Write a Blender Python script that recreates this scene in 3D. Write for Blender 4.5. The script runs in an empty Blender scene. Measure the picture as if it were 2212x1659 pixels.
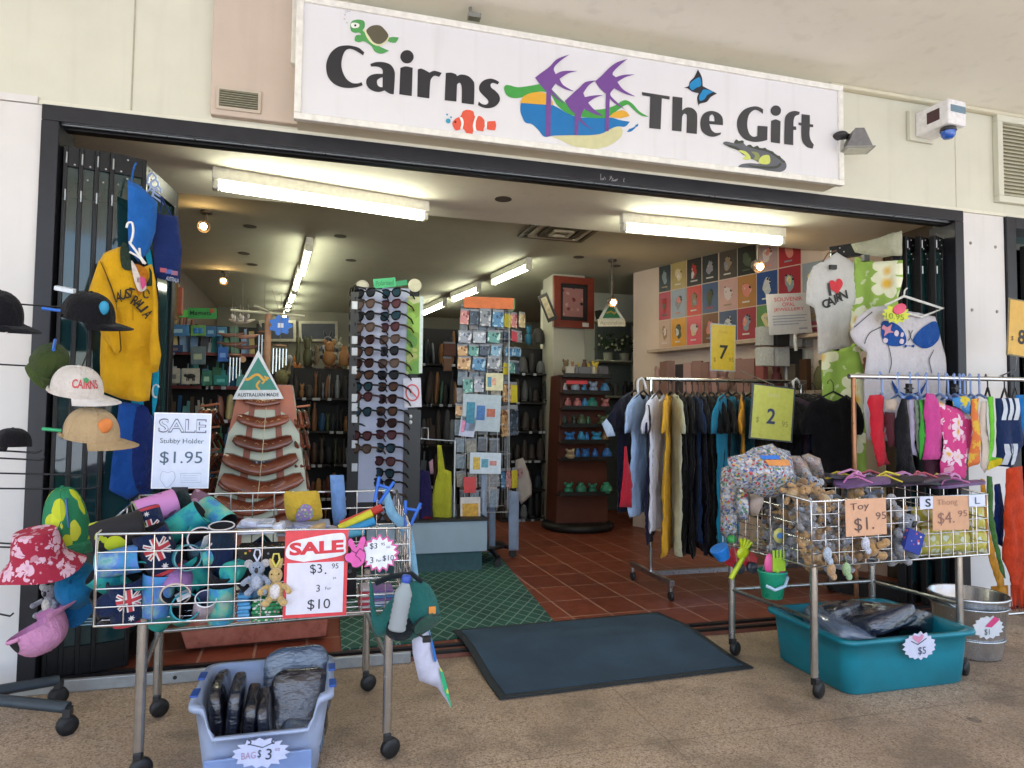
import bpy, math, random
from math import sin, cos, pi, radians as rad
from mathutils import Vector, Matrix, geometry, noise
SC = bpy.context.scene
COL = SC.collection
rnd = random.Random(11)
# ------------------------------------------------------------------ camera, sky, sun, exposure
FPX, YAW, PITCH, ROLL = 1450.0, rad(15.4), rad(2.71), rad(0.63)
EYE = Vector((0, -3.4, 1.2))
_f = Vector((sin(YAW)*cos(PITCH), cos(YAW)*cos(PITCH), sin(PITCH)))
_r0 = Vector((cos(YAW), -sin(YAW), 0)); _u0 = _r0.cross(_f)
_r = cos(ROLL)*_r0 + sin(ROLL)*_u0; _u = -sin(ROLL)*_r0 + cos(ROLL)*_u0
cd = bpy.data.cameras.new('camera'); cam = bpy.data.objects.new('camera', cd); COL.objects.link(cam)
cam.matrix_world = Matrix(((_r.x, _u.x, -_f.x, EYE.x), (_r.y, _u.y, -_f.y, EYE.y), (_r.z, _u.z, -_f.z, EYE.z), (0, 0, 0, 1)))
cd.sensor_width = 36; cd.lens = 36*FPX/2212; cd.clip_start = 0.05; cd.clip_end = 400
SC.camera = cam
W = bpy.data.worlds.new('World'); SC.world = W; W.use_nodes = True
_nt = W.node_tree; _bg = _nt.nodes['Background']
_sky = _nt.nodes.new('ShaderNodeTexSky'); _sky.sky_type = 'NISHITA'; _sky.sun_disc = False
SUN_EL, SUN_AZ = rad(68), rad(195)
_sky.sun_elevation = SUN_EL; _sky.sun_rotation = SUN_AZ
_sky.dust_density = 2.0; _sky.air_density = 1.0
_nt.links.new(_sky.outputs[0], _bg.inputs[0]); _bg.inputs[1].default_value = 0.15
ld = bpy.data.lights.new('sun', 'SUN'); ld.energy = 4.0; ld.angle = rad(0.5); ld.color = (1, .985, .96)
sun = bpy.data.objects.new('sun', ld); COL.objects.link(sun)
# high sun over the street: the verandah roof keeps the shop front in open shade
_sd = Vector((sin(SUN_AZ)*cos(SUN_EL), cos(SUN_AZ)*cos(SUN_EL), sin(SUN_EL)))
sun.rotation_euler = _sd.to_track_quat('Z', 'Y').to_euler()
SC.view_settings.view_transform = 'Standard'; SC.view_settings.look = 'None'
SC.view_settings.gamma = 1; SC.view_settings.exposure = 1.92
SC.render.engine = 'CYCLES'
SC.cycles.max_bounces = 8; SC.cycles.diffuse_bounces = 5; SC.cycles.use_denoising = True
SC.cycles.caustics_reflective = False; SC.cycles.caustics_refractive = False
SC.cycles.sample_clamp_indirect = 6

# ------------------------------------------------------------------ picture-to-place maths (pixels of a 2212 x 1659 view)
def ray(u, v):
    return _r*((u-1106)/FPX) - _u*((v-829.5)/FPX) + _f
def U(u, v, Y=None, Z=None, X=None):
    d = ray(u, v)
    t = (Y-EYE.y)/d.y if Y is not None else (Z-EYE.z)/d.z if Z is not None else (X-EYE.x)/d.x
    return EYE + d*t
def crop(x0, y0, s):
    def g(*pts):
        out = [((x0+x/s)/1.85172, (y0+y/s)/1.85172) for x, y in pts]
        return out
    return g
cA = crop(0, 0, 1.6591); cB = crop(1000, 0, 1.58); cC = crop(2000, 0, 1.58); cD = crop(3200, 200, 2.0737)
cE = crop(0, 900, 2.07375); cF = crop(0, 1600, 1.1275); cG = crop(600, 1000, 1.65875); cH = crop(350, 1900, 2.552)
cI = crop(900, 1900, 2.0733); cJ = crop(600, 2400, 1.7015); cK = crop(1350, 1050, 2.37); cL = crop(1350, 1650, 2.37)
cM = crop(2000, 1000, 1.3829); cN = crop(2550, 900, 2.37); cO = crop(2350, 1400, 1.659); cQ = crop(3250, 900, 1.6596)
cR = crop(2800, 1700, 1.7068); cS = crop(2500, 2100, 1.386); cT = crop(1650, 2150, 1.6385); cV = crop(2800, 1700, 2.765)
cW = crop(3300, 1750, 2.5528); cX = crop(600, 700, 1.3825); cY = crop(1950, 650, 1.5255); cZ = crop(600, 2500, 2.6024)

class PL:
    """A real upright plane in the place: origin O, turned by yaw about z; l(u, v) gives local (x, z)."""
    def __init__(s, u, v, Y=None, yaw=0, X=None, Z=None, O=None):
        s.O = O if O is not None else U(u, v, Y=Y, X=X, Z=Z); s.yaw = yaw
        s.ex = Vector((cos(yaw), sin(yaw), 0)); s.n = Vector((sin(yaw), -cos(yaw), 0))
    def l(s, u, v):
        d = ray(u, v); t = (s.O-EYE).dot(s.n)/d.dot(s.n); p = EYE+d*t-s.O
        return (p.dot(s.ex), p.z)
    def L(s, pts): return [s.l(*p) for p in pts]

# ------------------------------------------------------------------ mesh builder
def smooth_line(pts, closed=True, n=5):
    """Catmull-Rom through pts; a third value (anything true) marks a corner."""
    P = [(p[0], p[1]) for p in pts]; K = [len(p) > 2 and p[2] for p in pts]; N = len(P); out = []
    for i in range(N if closed else N-1):
        a, b = i, (i+1) % N
        p1, p2 = P[a], P[b]
        p0 = p1 if K[a] or (not closed and a == 0) else P[a-1]
        p3 = p2 if K[b] or (not closed and b == N-1) else P[(b+1) % N]
        k = 1 if (K[a] and K[b]) else n
        for j in range(k):
            t = j/k; t2 = t*t; t3 = t2*t
            out.append(tuple(.5*(2*p1[c]+(p2[c]-p0[c])*t+(2*p0[c]-5*p1[c]+4*p2[c]-p3[c])*t2+(-p0[c]+3*p1[c]-3*p2[c]+p3[c])*t3) for c in (0, 1)))
    if not closed: out.append(P[-1])
    return out
def K(s):
    """'x,y x,y! ...' -> points; ! marks a corner."""
    out = []
    for w in s.split():
        c = w.endswith('!'); x, y = w.rstrip('!').split(',')
        out.append((float(x), float(y), c))
    return out
def kmap(g, pts):
    """keep corner marks through a crop mapping"""
    return [q+(p[2] if len(p) > 2 else False,) for p, q in zip(pts, g(*[(p[0], p[1]) for p in pts]))]

def inside(p, poly):
    x, y = p; c = False; j = len(poly)-1
    for i in range(len(poly)):
        xi, yi = poly[i]; xj, yj = poly[j]
        if (yi > y) != (yj > y) and x < (xj-xi)*(y-yi)/(yj-yi)+xi: c = not c
        j = i
    return c
def bdist(p, poly):
    b = 1e9; x, y = p; j = len(poly)-1
    for i in range(len(poly)):
        ax, ay = poly[j]; bx, by = poly[i]; dx, dy = bx-ax, by-ay
        q = dx*dx+dy*dy or 1e-12
        t = max(0, min(1, ((x-ax)*dx+(y-ay)*dy)/q)); ex, ey = ax+t*dx-x, ay+t*dy-y
        b = min(b, ex*ex+ey*ey); j = i
    return math.sqrt(b)
def resample(poly, step):
    out = []
    for i in range(len(poly)):
        a, b = poly[i], poly[(i+1) % len(poly)]
        n = max(1, round(math.hypot(b[0]-a[0], b[1]-a[1])/step))
        for k in range(n): out.append((a[0]+(b[0]-a[0])*k/n, a[1]+(b[1]-a[1])*k/n))
    return out
def area2(poly): return sum(poly[i-1][0]*poly[i][1]-poly[i][0]*poly[i-1][1] for i in range(len(poly)))
def fill(poly, step=None):
    """triangles inside a 2D outline; extra points every step"""
    if area2(poly) < 0: poly = poly[::-1]
    vs = [Vector(p) for p in poly]; n = len(vs)
    if step:
        x0, x1 = min(p[0] for p in poly), max(p[0] for p in poly); y0, y1 = min(p[1] for p in poly), max(p[1] for p in poly)
        j = 0; y = y0+step*.5
        while y < y1:
            x = x0+step*(.3+.5*(j % 2))
            while x < x1:
                if inside((x, y), poly) and bdist((x, y), poly) > step*.45: vs.append(Vector((x, y)))
                x += step
            y += step*.87; j += 1
    r = geometry.delaunay_2d_cdt(vs, [], [list(range(n))], 1, 1e-6)
    return [(v.x, v.y) for v in r[0]], [tuple(f) for f in r[2]]

class MB:
    def __init__(s): s.v = []; s.f = []; s.m = []; s.s = []; s.M = None
    def add(s, vs, fs, mat=0, sm=False):
        b = len(s.v)
        s.v += [tuple(s.M @ Vector(p)) for p in vs] if s.M is not None else [tuple(p) for p in vs]
        s.f += [tuple(i+b for i in f) for f in fs]; s.m += [mat]*len(fs); s.s += [sm]*len(fs); return s
    def box(s, x0, x1, y0, y1, z0, z1, mat=0):
        return s.add([(x, y, z) for x in (x0, x1) for y in (y0, y1) for z in (z0, z1)],
                     [(0, 1, 3, 2), (4, 6, 7, 5), (0, 4, 5, 1), (2, 3, 7, 6), (0, 2, 6, 4), (1, 5, 7, 3)], mat)
    def tube(s, pts, r, n=8, mat=0, closed=False, taper=None, flat=1):
        P = [Vector(p) for p in pts]; N = len(P); vs = []; fs = []
        prev = None
        for i in range(N):
            a = P[i-1] if (i or closed) else P[i]; b = P[(i+1) % N] if (i < N-1 or closed) else P[i]
            t = (b-a).normalized() if (b-a).length > 1e-9 else Vector((0, 0, 1))
            if prev is None: x = t.orthogonal().normalized()
            else:
                x = prev-t*prev.dot(t); x = x.normalized() if x.length > 1e-6 else t.orthogonal().normalized()
            prev = x; y = t.cross(x); rr = r*(taper(i/(N-1)) if taper else 1)
            for k in range(n):
                c = 2*pi*k/n+pi/n; vs.append(P[i]+x*(rr*cos(c))+y*(rr*flat*sin(c)))
        for i in range(N if closed else N-1):
            for k in range(n):
                a = i*n+k; b = i*n+(k+1) % n; j = ((i+1) % N)*n
                fs.append((a, b, j+(k+1) % n, j+k))
        s.add(vs, fs, mat, n > 4)
        if not closed: s.add(vs[:n], [tuple(range(n))[::-1]], mat); s.add(vs[-n:], [tuple(range(n))], mat)
        return s
    def lathe(s, prof, n=24, c=(0, 0, 0), mat=0, sm=True, sx=1, sy=1, caps=True):
        vs = [(c[0]+r*sx*cos(2*pi*k/n), c[1]+r*sy*sin(2*pi*k/n), c[2]+z) for r, z in prof for k in range(n)]
        fs = [(i*n+k, i*n+(k+1) % n, (i+1)*n+(k+1) % n, (i+1)*n+k) for i in range(len(prof)-1) for k in range(n)]
        s.add(vs, fs, mat, sm)
        if caps:
            if prof[0][0] > 1e-4: s.add(vs[:n], [tuple(range(n))[::-1]], mat)
            if prof[-1][0] > 1e-4: s.add(vs[-n:], [tuple(range(n))], mat)
        return s
    def ell(s, c, rx, ry=None, rz=None, mat=0, n=12, m=8, R=None):
        ry = ry or rx; rz = rz or rx; vs = []; c = Vector(c)
        for i in range(m+1):
            a = pi*i/m-pi/2
            for k in range(n):
                p = Vector((rx*cos(a)*cos(2*pi*k/n), ry*cos(a)*sin(2*pi*k/n), rz*sin(a)))
                vs.append(c+(R @ p if R is not None else p))
        fs = [(i*n+k, i*n+(k+1) % n, (i+1)*n+(k+1) % n, (i+1)*n+k) for i in range(m) for k in range(n)]
        return s.add(vs, fs, mat, True)
    def prism(s, poly, y0, y1, mat=0, side=None):
        if area2(poly) < 0: poly = poly[::-1]
        n = len(poly); side = mat if side is None else side
        vs, fs = fill(poly)
        s.add([(x, y0, z) for x, z in vs], fs, mat); s.add([(x, y1, z) for x, z in vs], [f[::-1] for f in fs], mat)
        s.add([(x, y0, z) for x, z in poly]+[(x, y1, z) for x, z in poly], [(i, n+i, n+(i+1) % n, (i+1) % n) for i in range(n)], side)
        return s
    def grid(s, fn, nu, nv, mat=0, sm=True, wrap=False):
        vs = [fn(i/nu, j/nv) for j in range(nv+1) for i in range(nu+1)]; w = nu+1
        return s.add(vs, [(j*w+i, j*w+i+1, (j+1)*w+i+1, (j+1)*w+i) for j in range(nv) for i in range(nu)], mat, sm)

def props(o, label=None, cat=None, group=None, kind=None):
    if label: o['label'] = label
    if cat: o['category'] = cat
    if group: o['group'] = group
    if kind: o['kind'] = kind
    return o
def thing(name, label, cat, loc=(0, 0, 0), rz=0, group=None, rot=None):
    o = bpy.data.objects.new(name, None); COL.objects.link(o); o.empty_display_size = .1
    o.location = loc; o.rotation_euler = rot if rot else (0, 0, rz); return props(o, label, cat, group)
def obj(name, mb, mats, parent=None, bev=0, sub=0, loc=None, rot=None, label=None):
    me = bpy.data.meshes.new(name); me.from_pydata(mb.v, [], mb.f)
    mats = mats if isinstance(mats, (list, tuple)) else [mats]
    for m in mats: me.materials.append(m)
    me.polygons.foreach_set('material_index', mb.m); me.polygons.foreach_set('use_smooth', mb.s); me.update()
    o = bpy.data.objects.new(name, me); COL.objects.link(o); o.parent = parent
    if loc is not None: o.location = loc
    if rot is not None: o.rotation_euler = rot
    if label: o['label'] = label
    if bev:
        b = o.modifiers.new('edge', 'BEVEL'); b.width = bev; b.segments = 2; b.limit_method = 'ANGLE'
    if sub:
        b = o.modifiers.new('sub', 'SUBSURF'); b.levels = b.render_levels = sub
    return o
def solo(name, label, cat, mb, mats, loc=(0, 0, 0), rz=0, group=None, bev=0, rot=None, sub=0):
    return props(obj(name, mb, mats, None, bev, sub, loc, rot if rot else (0, 0, rz)), label, cat, group)
def struct(name, mb, mats, bev=0):
    return props(obj(name, mb, mats, None, bev), kind='structure')
def kids(o): return [c for c in COL.objects if c.parent == o]
def dup(o, loc=None, rz=None, label=None, rot=None, parent=None, _ch=None):
    ch = _ch if _ch is not None else list(o.children)
    c = o.copy(); COL.objects.link(c); c.parent = parent
    if loc is not None: c.location = loc
    if rot is not None: c.rotation_euler = rot
    elif rz is not None: c.rotation_euler = (0, 0, rz)
    if label: c['label'] = label
    for k in ch: dup(k, parent=c)
    return c

# ------------------------------------------------------------------ materials
def lin(c):
    return c/12.92 if c <= .04045 else ((c+.055)/1.055)**2.4
def rgb(h): return tuple(lin(int(h[i:i+2], 16)/255) for i in (0, 2, 4))+(1,)
_mats = {}
class NT:
    def __init__(s, name):
        s.m = bpy.data.materials.new(name); s.m.use_nodes = True; s.t = s.m.node_tree; s.b = s.t.nodes['Principled BSDF']
    def n(s, typ, **kw):
        nd = s.t.nodes.new('ShaderNode'+typ)
        for k, v in kw.items():
            if k[0] == 'i' and k[1:].isdigit(): s.set(nd.inputs[int(k[1:])], v)
            else: setattr(nd, k, v)
        return nd
    def set(s, sock, v):
        if hasattr(v, 'is_output') or isinstance(v, bpy.types.NodeSocket): s.t.links.new(v, sock)
        elif isinstance(v, bpy.types.Node): s.t.links.new(v.outputs[0], sock)
        else: sock.default_value = v
    def math(s, op, a, b=0.0, c=0.0):
        nd = s.n('Math', operation=op); s.set(nd.inputs[0], a); s.set(nd.inputs[1], b)
        s.set(nd.inputs[2], c); return nd.outputs[0]
    def mix(s, f, a, b, blend='MIX'):
        nd = s.n('Mix', data_type='RGBA', blend_type=blend); s.set(nd.inputs[0], f); s.set(nd.inputs[6], a); s.set(nd.inputs[7], b); return nd.outputs[2]
    def co(s, obj=True): return s.n('TexCoord').outputs['Object' if obj else 'Generated']
    def geo(s): return s.n('NewGeometry').outputs['Position']
    def noise(s, vec, scale, det=3, rough=.5, out=0):
        nd = s.n('TexNoise'); s.set(nd.inputs['Vector'], vec); nd.inputs['Scale'].default_value = scale; nd.inputs['Detail'].default_value = det; nd.inputs['Roughness'].default_value = rough; return nd.outputs[out]
    def voro(s, vec, scale, feature='F1', out='Distance', rand=1):
        nd = s.n('TexVoronoi', feature=feature); s.set(nd.inputs['Vector'], vec); nd.inputs['Scale'].default_value = scale; nd.inputs['Randomness'].default_value = rand; return nd.outputs[out]
    def ramp(s, f, stops, interp='LINEAR'):
        nd = s.n('ValToRGB'); nd.color_ramp.interpolation = interp; e = nd.color_ramp.elements
        while len(e) < len(stops): e.new(.5)
        for q, (p, c) in zip(e, stops): q.position = p; q.color = c if len(c) == 4 else c+(1,)
        s.set(nd.inputs[0], f); return nd.outputs[0]
    def bump(s, h, strength=.3, dist=.01):
        nd = s.n('Bump'); nd.inputs['Strength'].default_value = strength; nd.inputs['Distance'].default_value = dist; s.set(nd.inputs['Height'], h)
        s.t.links.new(nd.outputs[0], s.b.inputs['Normal'])
    def P(s, **kw):
        for k, v in kw.items(): s.set(s.b.inputs[{'col': 'Base Color', 'rough': 'Roughness', 'metal': 'Metallic', 'spec': 'Specular IOR Level', 'trans': 'Transmission Weight', 'sheen': 'Sheen Weight', 'alpha': 'Alpha', 'emit': 'Emission Color', 'estr': 'Emission Strength', 'coat': 'Coat Weight', 'ior': 'IOR'}[k]], v)
        return s.m
def M(h, rough=.55, metal=0, var=.1, sc=30, bump=0, bs=400, **kw):
    """plain surface: hex colour with a little mottling"""
    key = (h, rough, metal, var, sc, bump, bs, tuple(sorted(kw.items())))
    if key in _mats: return _mats[key]
    t = NT('surface_'+h); co = t.co(); c = rgb(h)
    if var:
        f = t.noise(co, sc, 4)
        lo = tuple(x*(1-var) for x in c[:3])+(1,); hi = tuple(min(1, x*(1+var)) for x in c[:3])+(1,)
        t.P(col=t.ramp(f, [(.3, lo), (.7, hi)]))
        t.P(rough=t.math('ADD', t.math('MULTIPLY', f, .18), rough-.09))
    else: t.P(col=c, rough=rough)
    if bump: t.bump(t.noise(co, bs, 2), bump, .004)
    t.P(metal=metal, **kw); _mats[key] = t.m; return t.m
def cloth_m(h, var=.12, fold=True):
    key = ('cloth', h, var)
    if key in _mats: return _mats[key]
    t = NT('fabric_'+h); co = t.co(); c = rgb(h)
    f = t.noise(co, 14, 5)
    t.P(col=t.ramp(f, [(.25, tuple(x*(1-var) for x in c[:3])), (.75, tuple(min(1, x*(1+var)) for x in c[:3]))]), rough=.92, sheen=.1, spec=.12)
    mp = t.n('Mapping'); t.set(mp.inputs[0], co); mp.inputs[3].default_value = (1, 1, .45)
    h1 = t.math('ADD', t.math('MULTIPLY', t.noise(mp.outputs[0], 22, 3), 1.0), t.math('ADD', t.math('MULTIPLY', t.noise(co, 500, 1), .14), t.math('MULTIPLY', t.noise(co, 65, 3, .6), .45)))
    t.bump(h1, .7, .02); _mats[key] = t.m; return t.m
def chrome(): return M('d5d6d8', .16, 1, .05, 60)
def steel(): return M('a9adb0', .3, 1, .08, 50)
def emit_m(h, s):
    key = ('emit', h, s)
    if key in _mats: return _mats[key]
    t = NT('lamp_'+h); t.P(col=(0.9, .9, .9, 1), emit=rgb(h), estr=s); _mats[key] = t.m; return t.m
def spotty(name, base, cols, scale=40, cut=.35, feature='F1', rough=.8, dist=.0, sep=None):
    """fabric or film printed with patches of several colours"""
    key = ('spot', name)
    if key in _mats: return _mats[key]
    t = NT(name); co = t.co()
    if dist:
        w = t.noise(co, scale*.6, 3, out=1); co2 = t.n('VectorMath', operation='MULTIPLY_ADD'); t.set(co2.inputs[0], w); co2.inputs[1].default_value = (dist,)*3; t.set(co2.inputs[2], co); co = co2.outputs[0]
    d = t.voro(co, scale); cc = t.voro(co, scale, out='Color')
    sp = t.n('SeparateColor'); t.set(sp.inputs[0], cc)
    n = len(cols); pal = t.ramp(sp.outputs[0], [(i/n, rgb(c)) for i, c in enumerate(cols)], 'CONSTANT')
    t.P(col=t.mix(t.math('LESS_THAN', d, cut), rgb(base), pal), rough=rough)
    t.bump(t.noise(co, 30, 3), .4, .01)
    _mats[key] = t.m; return t.m

# ------------------------------------------------------------------ writing
_txt = {}
def text2d(s, bold=0.0, spacing=1.0):
    k = (s, bold, spacing)
    if k in _txt: return _txt[k]
    cu = bpy.data.curves.new('t', 'FONT'); cu.body = s; cu.size = 1; cu.offset = bold; cu.resolution_u = 3; cu.space_character = spacing
    o = bpy.data.objects.new('t', cu); me = o.to_mesh()
    vs = [(v.co.x, v.co.y) for v in me.vertices]; fs = [tuple(p.vertices) for p in me.polygons]
    o.to_mesh_clear(); bpy.data.objects.remove(o); bpy.data.curves.remove(cu)
    _txt[k] = (vs, fs); return _txt[k]
def put_text(mb, s, cx, cz, h=None, w=None, y=-.002, bold=.0, rot=0, surf=None, mat=0, slant=0, wob=0, spacing=1.0):
    """writing centred on (cx, cz) of a local x-z plane; h = height of the inked box, w = its width (either may set the scale)"""
    vs, fs = text2d(s, bold, spacing)
    if not vs: return mb
    x0, x1 = min(v[0] for v in vs), max(v[0] for v in vs); y0, y1 = min(v[1] for v in vs), max(v[1] for v in vs)
    sy = h/(y1-y0) if h else w/(x1-x0); sx = w/(x1-x0) if w else sy
    mx, my = (x0+x1)/2, (y0+y1)/2; out = []
    for a, b in vs:
        p, q = (a-mx)*sx, (b-my)*sy; p += slant*q
        if wob: q += wob*sin((a+cx*40)*5.1+cz*37)*.5; p += wob*sin(b*6+cx*50)*.3
        X = cx+p*cos(rot)-q*sin(rot); Z = cz+p*sin(rot)+q*cos(rot)
        out.append((X, (surf(X, Z) if surf else 0)+y, Z))
    return mb.add(out, fs, mat)
def stroke(mb, pts, w, y=-.002, mat=0, closed=False, surf=None):
    """a pen line in the local x-z plane"""
    vs = []; fs = []; n = len(pts)
    for i, p in enumerate(pts):
        a = pts[i-1] if i or closed else p; b = pts[(i+1) % n] if i < n-1 or closed else p
        dx, dz = b[0]-a[0], b[1]-a[1]; l = math.hypot(dx, dz) or 1
        for sg in (1, -1):
            X, Z = p[0]-dz/l*w/2*sg, p[1]+dx/l*w/2*sg; vs.append((X, (surf(X, Z) if surf else 0)+y, Z))
    fs = [(2*i, 2*i+1, (2*i+3) % (2*n), (2*i+2) % (2*n)) for i in range(n if closed else n-1)]
    return mb.add(vs, fs, mat)
def decal(mb, poly, y=-.002, mat=0, surf=None, step=None):
    vs, fs = fill(poly, step)
    return mb.add([(x, (surf(x, z) if surf else 0)+y, z) for x, z in vs], fs, mat)

# ------------------------------------------------------------------ cloth and other soft solids
def cloth(outline, th=.04, res=.035, folds=.008, fl=11, seed=0, back=1, hang=True):
    """hang: thin draped cloth with the outline (local x-z), folded all over; else a soft solid puffed to thickness th. Returns (MB, front surface function)"""
    if area2(outline) < 0: outline = outline[::-1]
    if hang: th = .01+.2*th; folds *= 1.5; res = min(res, .024)
    ol = resample(outline, res)
    vs, fs = fill(ol, res)
    E_ = min(th*.45, .012) if hang else th*.4
    zt = max(p[1] for p in ol); zh = max(zt-min(p[1] for p in ol), .01)
    def h(d): return th/2*(1-math.exp(-d/E_))
    def w(x, z, d):
        if hang:
            g = .35+.65*(zt-z)/zh; v = Vector((x*fl+seed*7.3, z*fl*.22+seed, seed))
            return folds*g*(noise.noise(v)*1.2+.7*noise.noise(v*2.1+Vector((3, 1, 7)))+.35*noise.noise(Vector((x*fl*2.5, z*fl*2.2, seed+4.5))))
        return folds*min(1, d/E_)*(noise.noise(Vector((x*fl+seed*7.3, z*fl+seed, seed)))+.5*noise.noise(Vector((x*fl*2.3, z*fl*1.6+seed*3, 5.5))))
    D = [bdist(p, ol) for p in vs]; n = len(vs)
    g_ = .0012; mb = MB()
    allv = [(x, -h(d)-g_-w(x, z, d), z) for (x, z), d in zip(vs, D)]+[(x, back*h(d)+g_-w(x, z, d)*(1 if hang else .6), z) for (x, z), d in zip(vs, D)]
    eg = {}
    for f in fs:
        for a, b in zip(f, f[1:]+f[:1]):
            if (b, a) in eg: del eg[(b, a)]
            else: eg[(a, b)] = 1
    mb.add(allv, list(fs)+[tuple(k+n for k in reversed(f)) for f in fs]+[(b, a, a+n, b+n) for a, b in eg], 0, True)
    def surf(x, z):
        d = bdist((x, z), ol) if inside((x, z), ol) else 0
        return -h(d)-g_-w(x, z, d)
    return mb, surf

def card(name, label, cat, corners, Y, yaw=0, th=.004, mats=None, group=None, frame=None):
    """a flat card seen at four picture corners TL TR BR BL: becomes a true rectangle on an upright plane at its own distance. Returns (thing, w, h)"""
    cu = sum(c[0] for c in corners)/4; cv = sum(c[1] for c in corners)/4
    pl = PL(cu, cv, Y=Y, yaw=yaw); a, b, c, d = pl.L(corners)
    w = (math.hypot(b[0]-a[0], b[1]-a[1])+math.hypot(c[0]-d[0], c[1]-d[1]))/2
    h = (math.hypot(d[0]-a[0], d[1]-a[1])+math.hypot(c[0]-b[0], c[1]-b[1]))/2
    r = (math.atan2(b[1]-a[1], b[0]-a[0])+math.atan2(c[1]-d[1], c[0]-d[0]))/2
    t = thing(name, label, cat, pl.O, group=group, rot=(Matrix.Rotation(yaw, 3, 'Z') @ Matrix.Rotation(-r, 3, 'Y')).to_euler())
    return t, w, h
def starburst(n, r0, r1, sx=1, sz=1, seed=0):
    q = random.Random(seed)
    return [((r1 if i % 2 == 0 else r0)*sx*cos(pi*i/n)*(1+.05*q.uniform(-1, 1)), (r1 if i % 2 == 0 else r0)*sz*sin(pi*i/n)*(1+.05*q.uniform(-1, 1))) for i in range(2*n)]
def rect(w, h, r=0, n=3):
    if not r: return [(-w/2, -h/2), (w/2, -h/2), (w/2, h/2), (-w/2, h/2)]
    return [(sx*(w/2-r)+r*cos(a), sz*(h/2-r)+r*sin(a)) for sx, sz, a0 in ((1, -1, -90), (1, 1, 0), (-1, 1, 90), (-1, -1, 180)) for a in [rad(a0+90*k/n) for k in range(n+1)]]
# ================================================================== ground, street, shell of the building
def aggregate():
    t = NT('exposed_aggregate'); co = t.co()
    v = t.voro(co, 170, out='Color'); sp = t.n('SeparateColor'); t.set(sp.inputs[0], v)
    big = t.noise(co, 1.3, 5); mid = t.noise(co, 9, 4)
    st = t.ramp(sp.outputs[0], [(0, rgb('5f5247')), (.2, rgb('98836f')), (.5, rgb('b29c87')), (.8, rgb('c9b6a2')), (1, rgb('806f60'))])
    c = t.mix(t.ramp(big, [(.38, (0, 0, 0)), (.62, (.6, .6, .6))]), st, rgb('77695a')); c = t.mix(t.math('MULTIPLY', mid, .4), c, rgb('a98c6c'))
    br = t.n('TexBrick', offset=0.0); t.set(br.inputs[0], co); br.inputs['Scale'].default_value = 1; br.inputs['Brick Width'].default_value = 1.25; br.inputs['Row Height'].default_value = 1.1; br.inputs['Mortar Size'].default_value = .004
    c = t.mix(t.math('MULTIPLY', br.outputs['Fac'], .35), c, rgb('4a4036'))
    gum = t.math('LESS_THAN', t.voro(co, 1.7), .045); c = t.mix(t.math('MULTIPLY', gum, .5), c, rgb('3a3530'))
    stain = t.ramp(t.noise(co, 2.6, 6, .65), [(.52, (0, 0, 0)), (.62, (1, 1, 1))]); c = t.mix(t.math('MULTIPLY', stain, .3), c, rgb('3e3a36'))
    t.bump(t.math('ADD', t.voro(co, 170), t.math('MULTIPLY', br.outputs['Fac'], -2)), .35, .003)
    return t.P(col=c, rough=.72)
def asphalt():
    t = NT('asphalt'); co = t.co(); n = t.noise(co, 120, 4)
    t.bump(n, .4, .004); return t.P(col=t.ramp(n, [(.3, (.04, .04, .042)), (.7, (.075, .075, .072))]), rough=.85)
def terracotta():
    t = NT('terracotta_tiles'); co = t.co(False); co = t.co()
    mp = t.n('Mapping'); t.set(mp.inputs[0], co); mp.inputs[1].default_value = (.06, -.01, 0); mp.inputs[2].default_value = (0, 0, rad(-2))
    br = t.n('TexBrick', offset=0.0); t.set(br.inputs[0], mp.outputs[0])
    for k, v in (('Scale', 1), ('Brick Width', .25), ('Row Height', .337), ('Mortar Size', .007), ('Bias', 0), ('Mortar Smooth', .2)): br.inputs[k].default_value = v
    br.inputs['Color1'].default_value = rgb('8e4630'); br.inputs['Color2'].default_value = rgb('7b3a28'); br.inputs['Mortar'].default_value = rgb('b58a76')
    n = t.noise(co, 5, 5); c = t.mix(t.math('MULTIPLY', n, .45), br.outputs[0], rgb('5e2c1e'))
    t.bump(t.math('SUBTRACT', t.math('MULTIPLY', n, .3), br.outputs['Fac']), .5, .004)
    return t.P(col=c, rough=t.math('ADD', t.math('MULTIPLY', t.noise(co, 14, 4), .25), .28))
def render_m(h, var=.06, sc=3, name='painted_render'):
    t = NT(name); co = t.co(); a = t.noise(co, sc, 6, .6); c = rgb(h)
    col = t.ramp(a, [(.3, tuple(x*(1-var) for x in c[:3])), (.7, tuple(min(1, x*(1+var*.5)) for x in c[:3]))])
    mp = t.n('Mapping'); t.set(mp.inputs[0], co); mp.inputs[3].default_value = (5, 5, .35)
    run = t.ramp(t.noise(mp.outputs[0], 2.2, 5), [(.55, (0, 0, 0)), (.75, (1, 1, 1))])
    col = t.mix(t.math('MULTIPLY', run, .13), col, rgb('8d8672'))
    t.bump(t.noise(co, 160, 3), .12, .003); return t.P(col=col, rough=.75)
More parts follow.
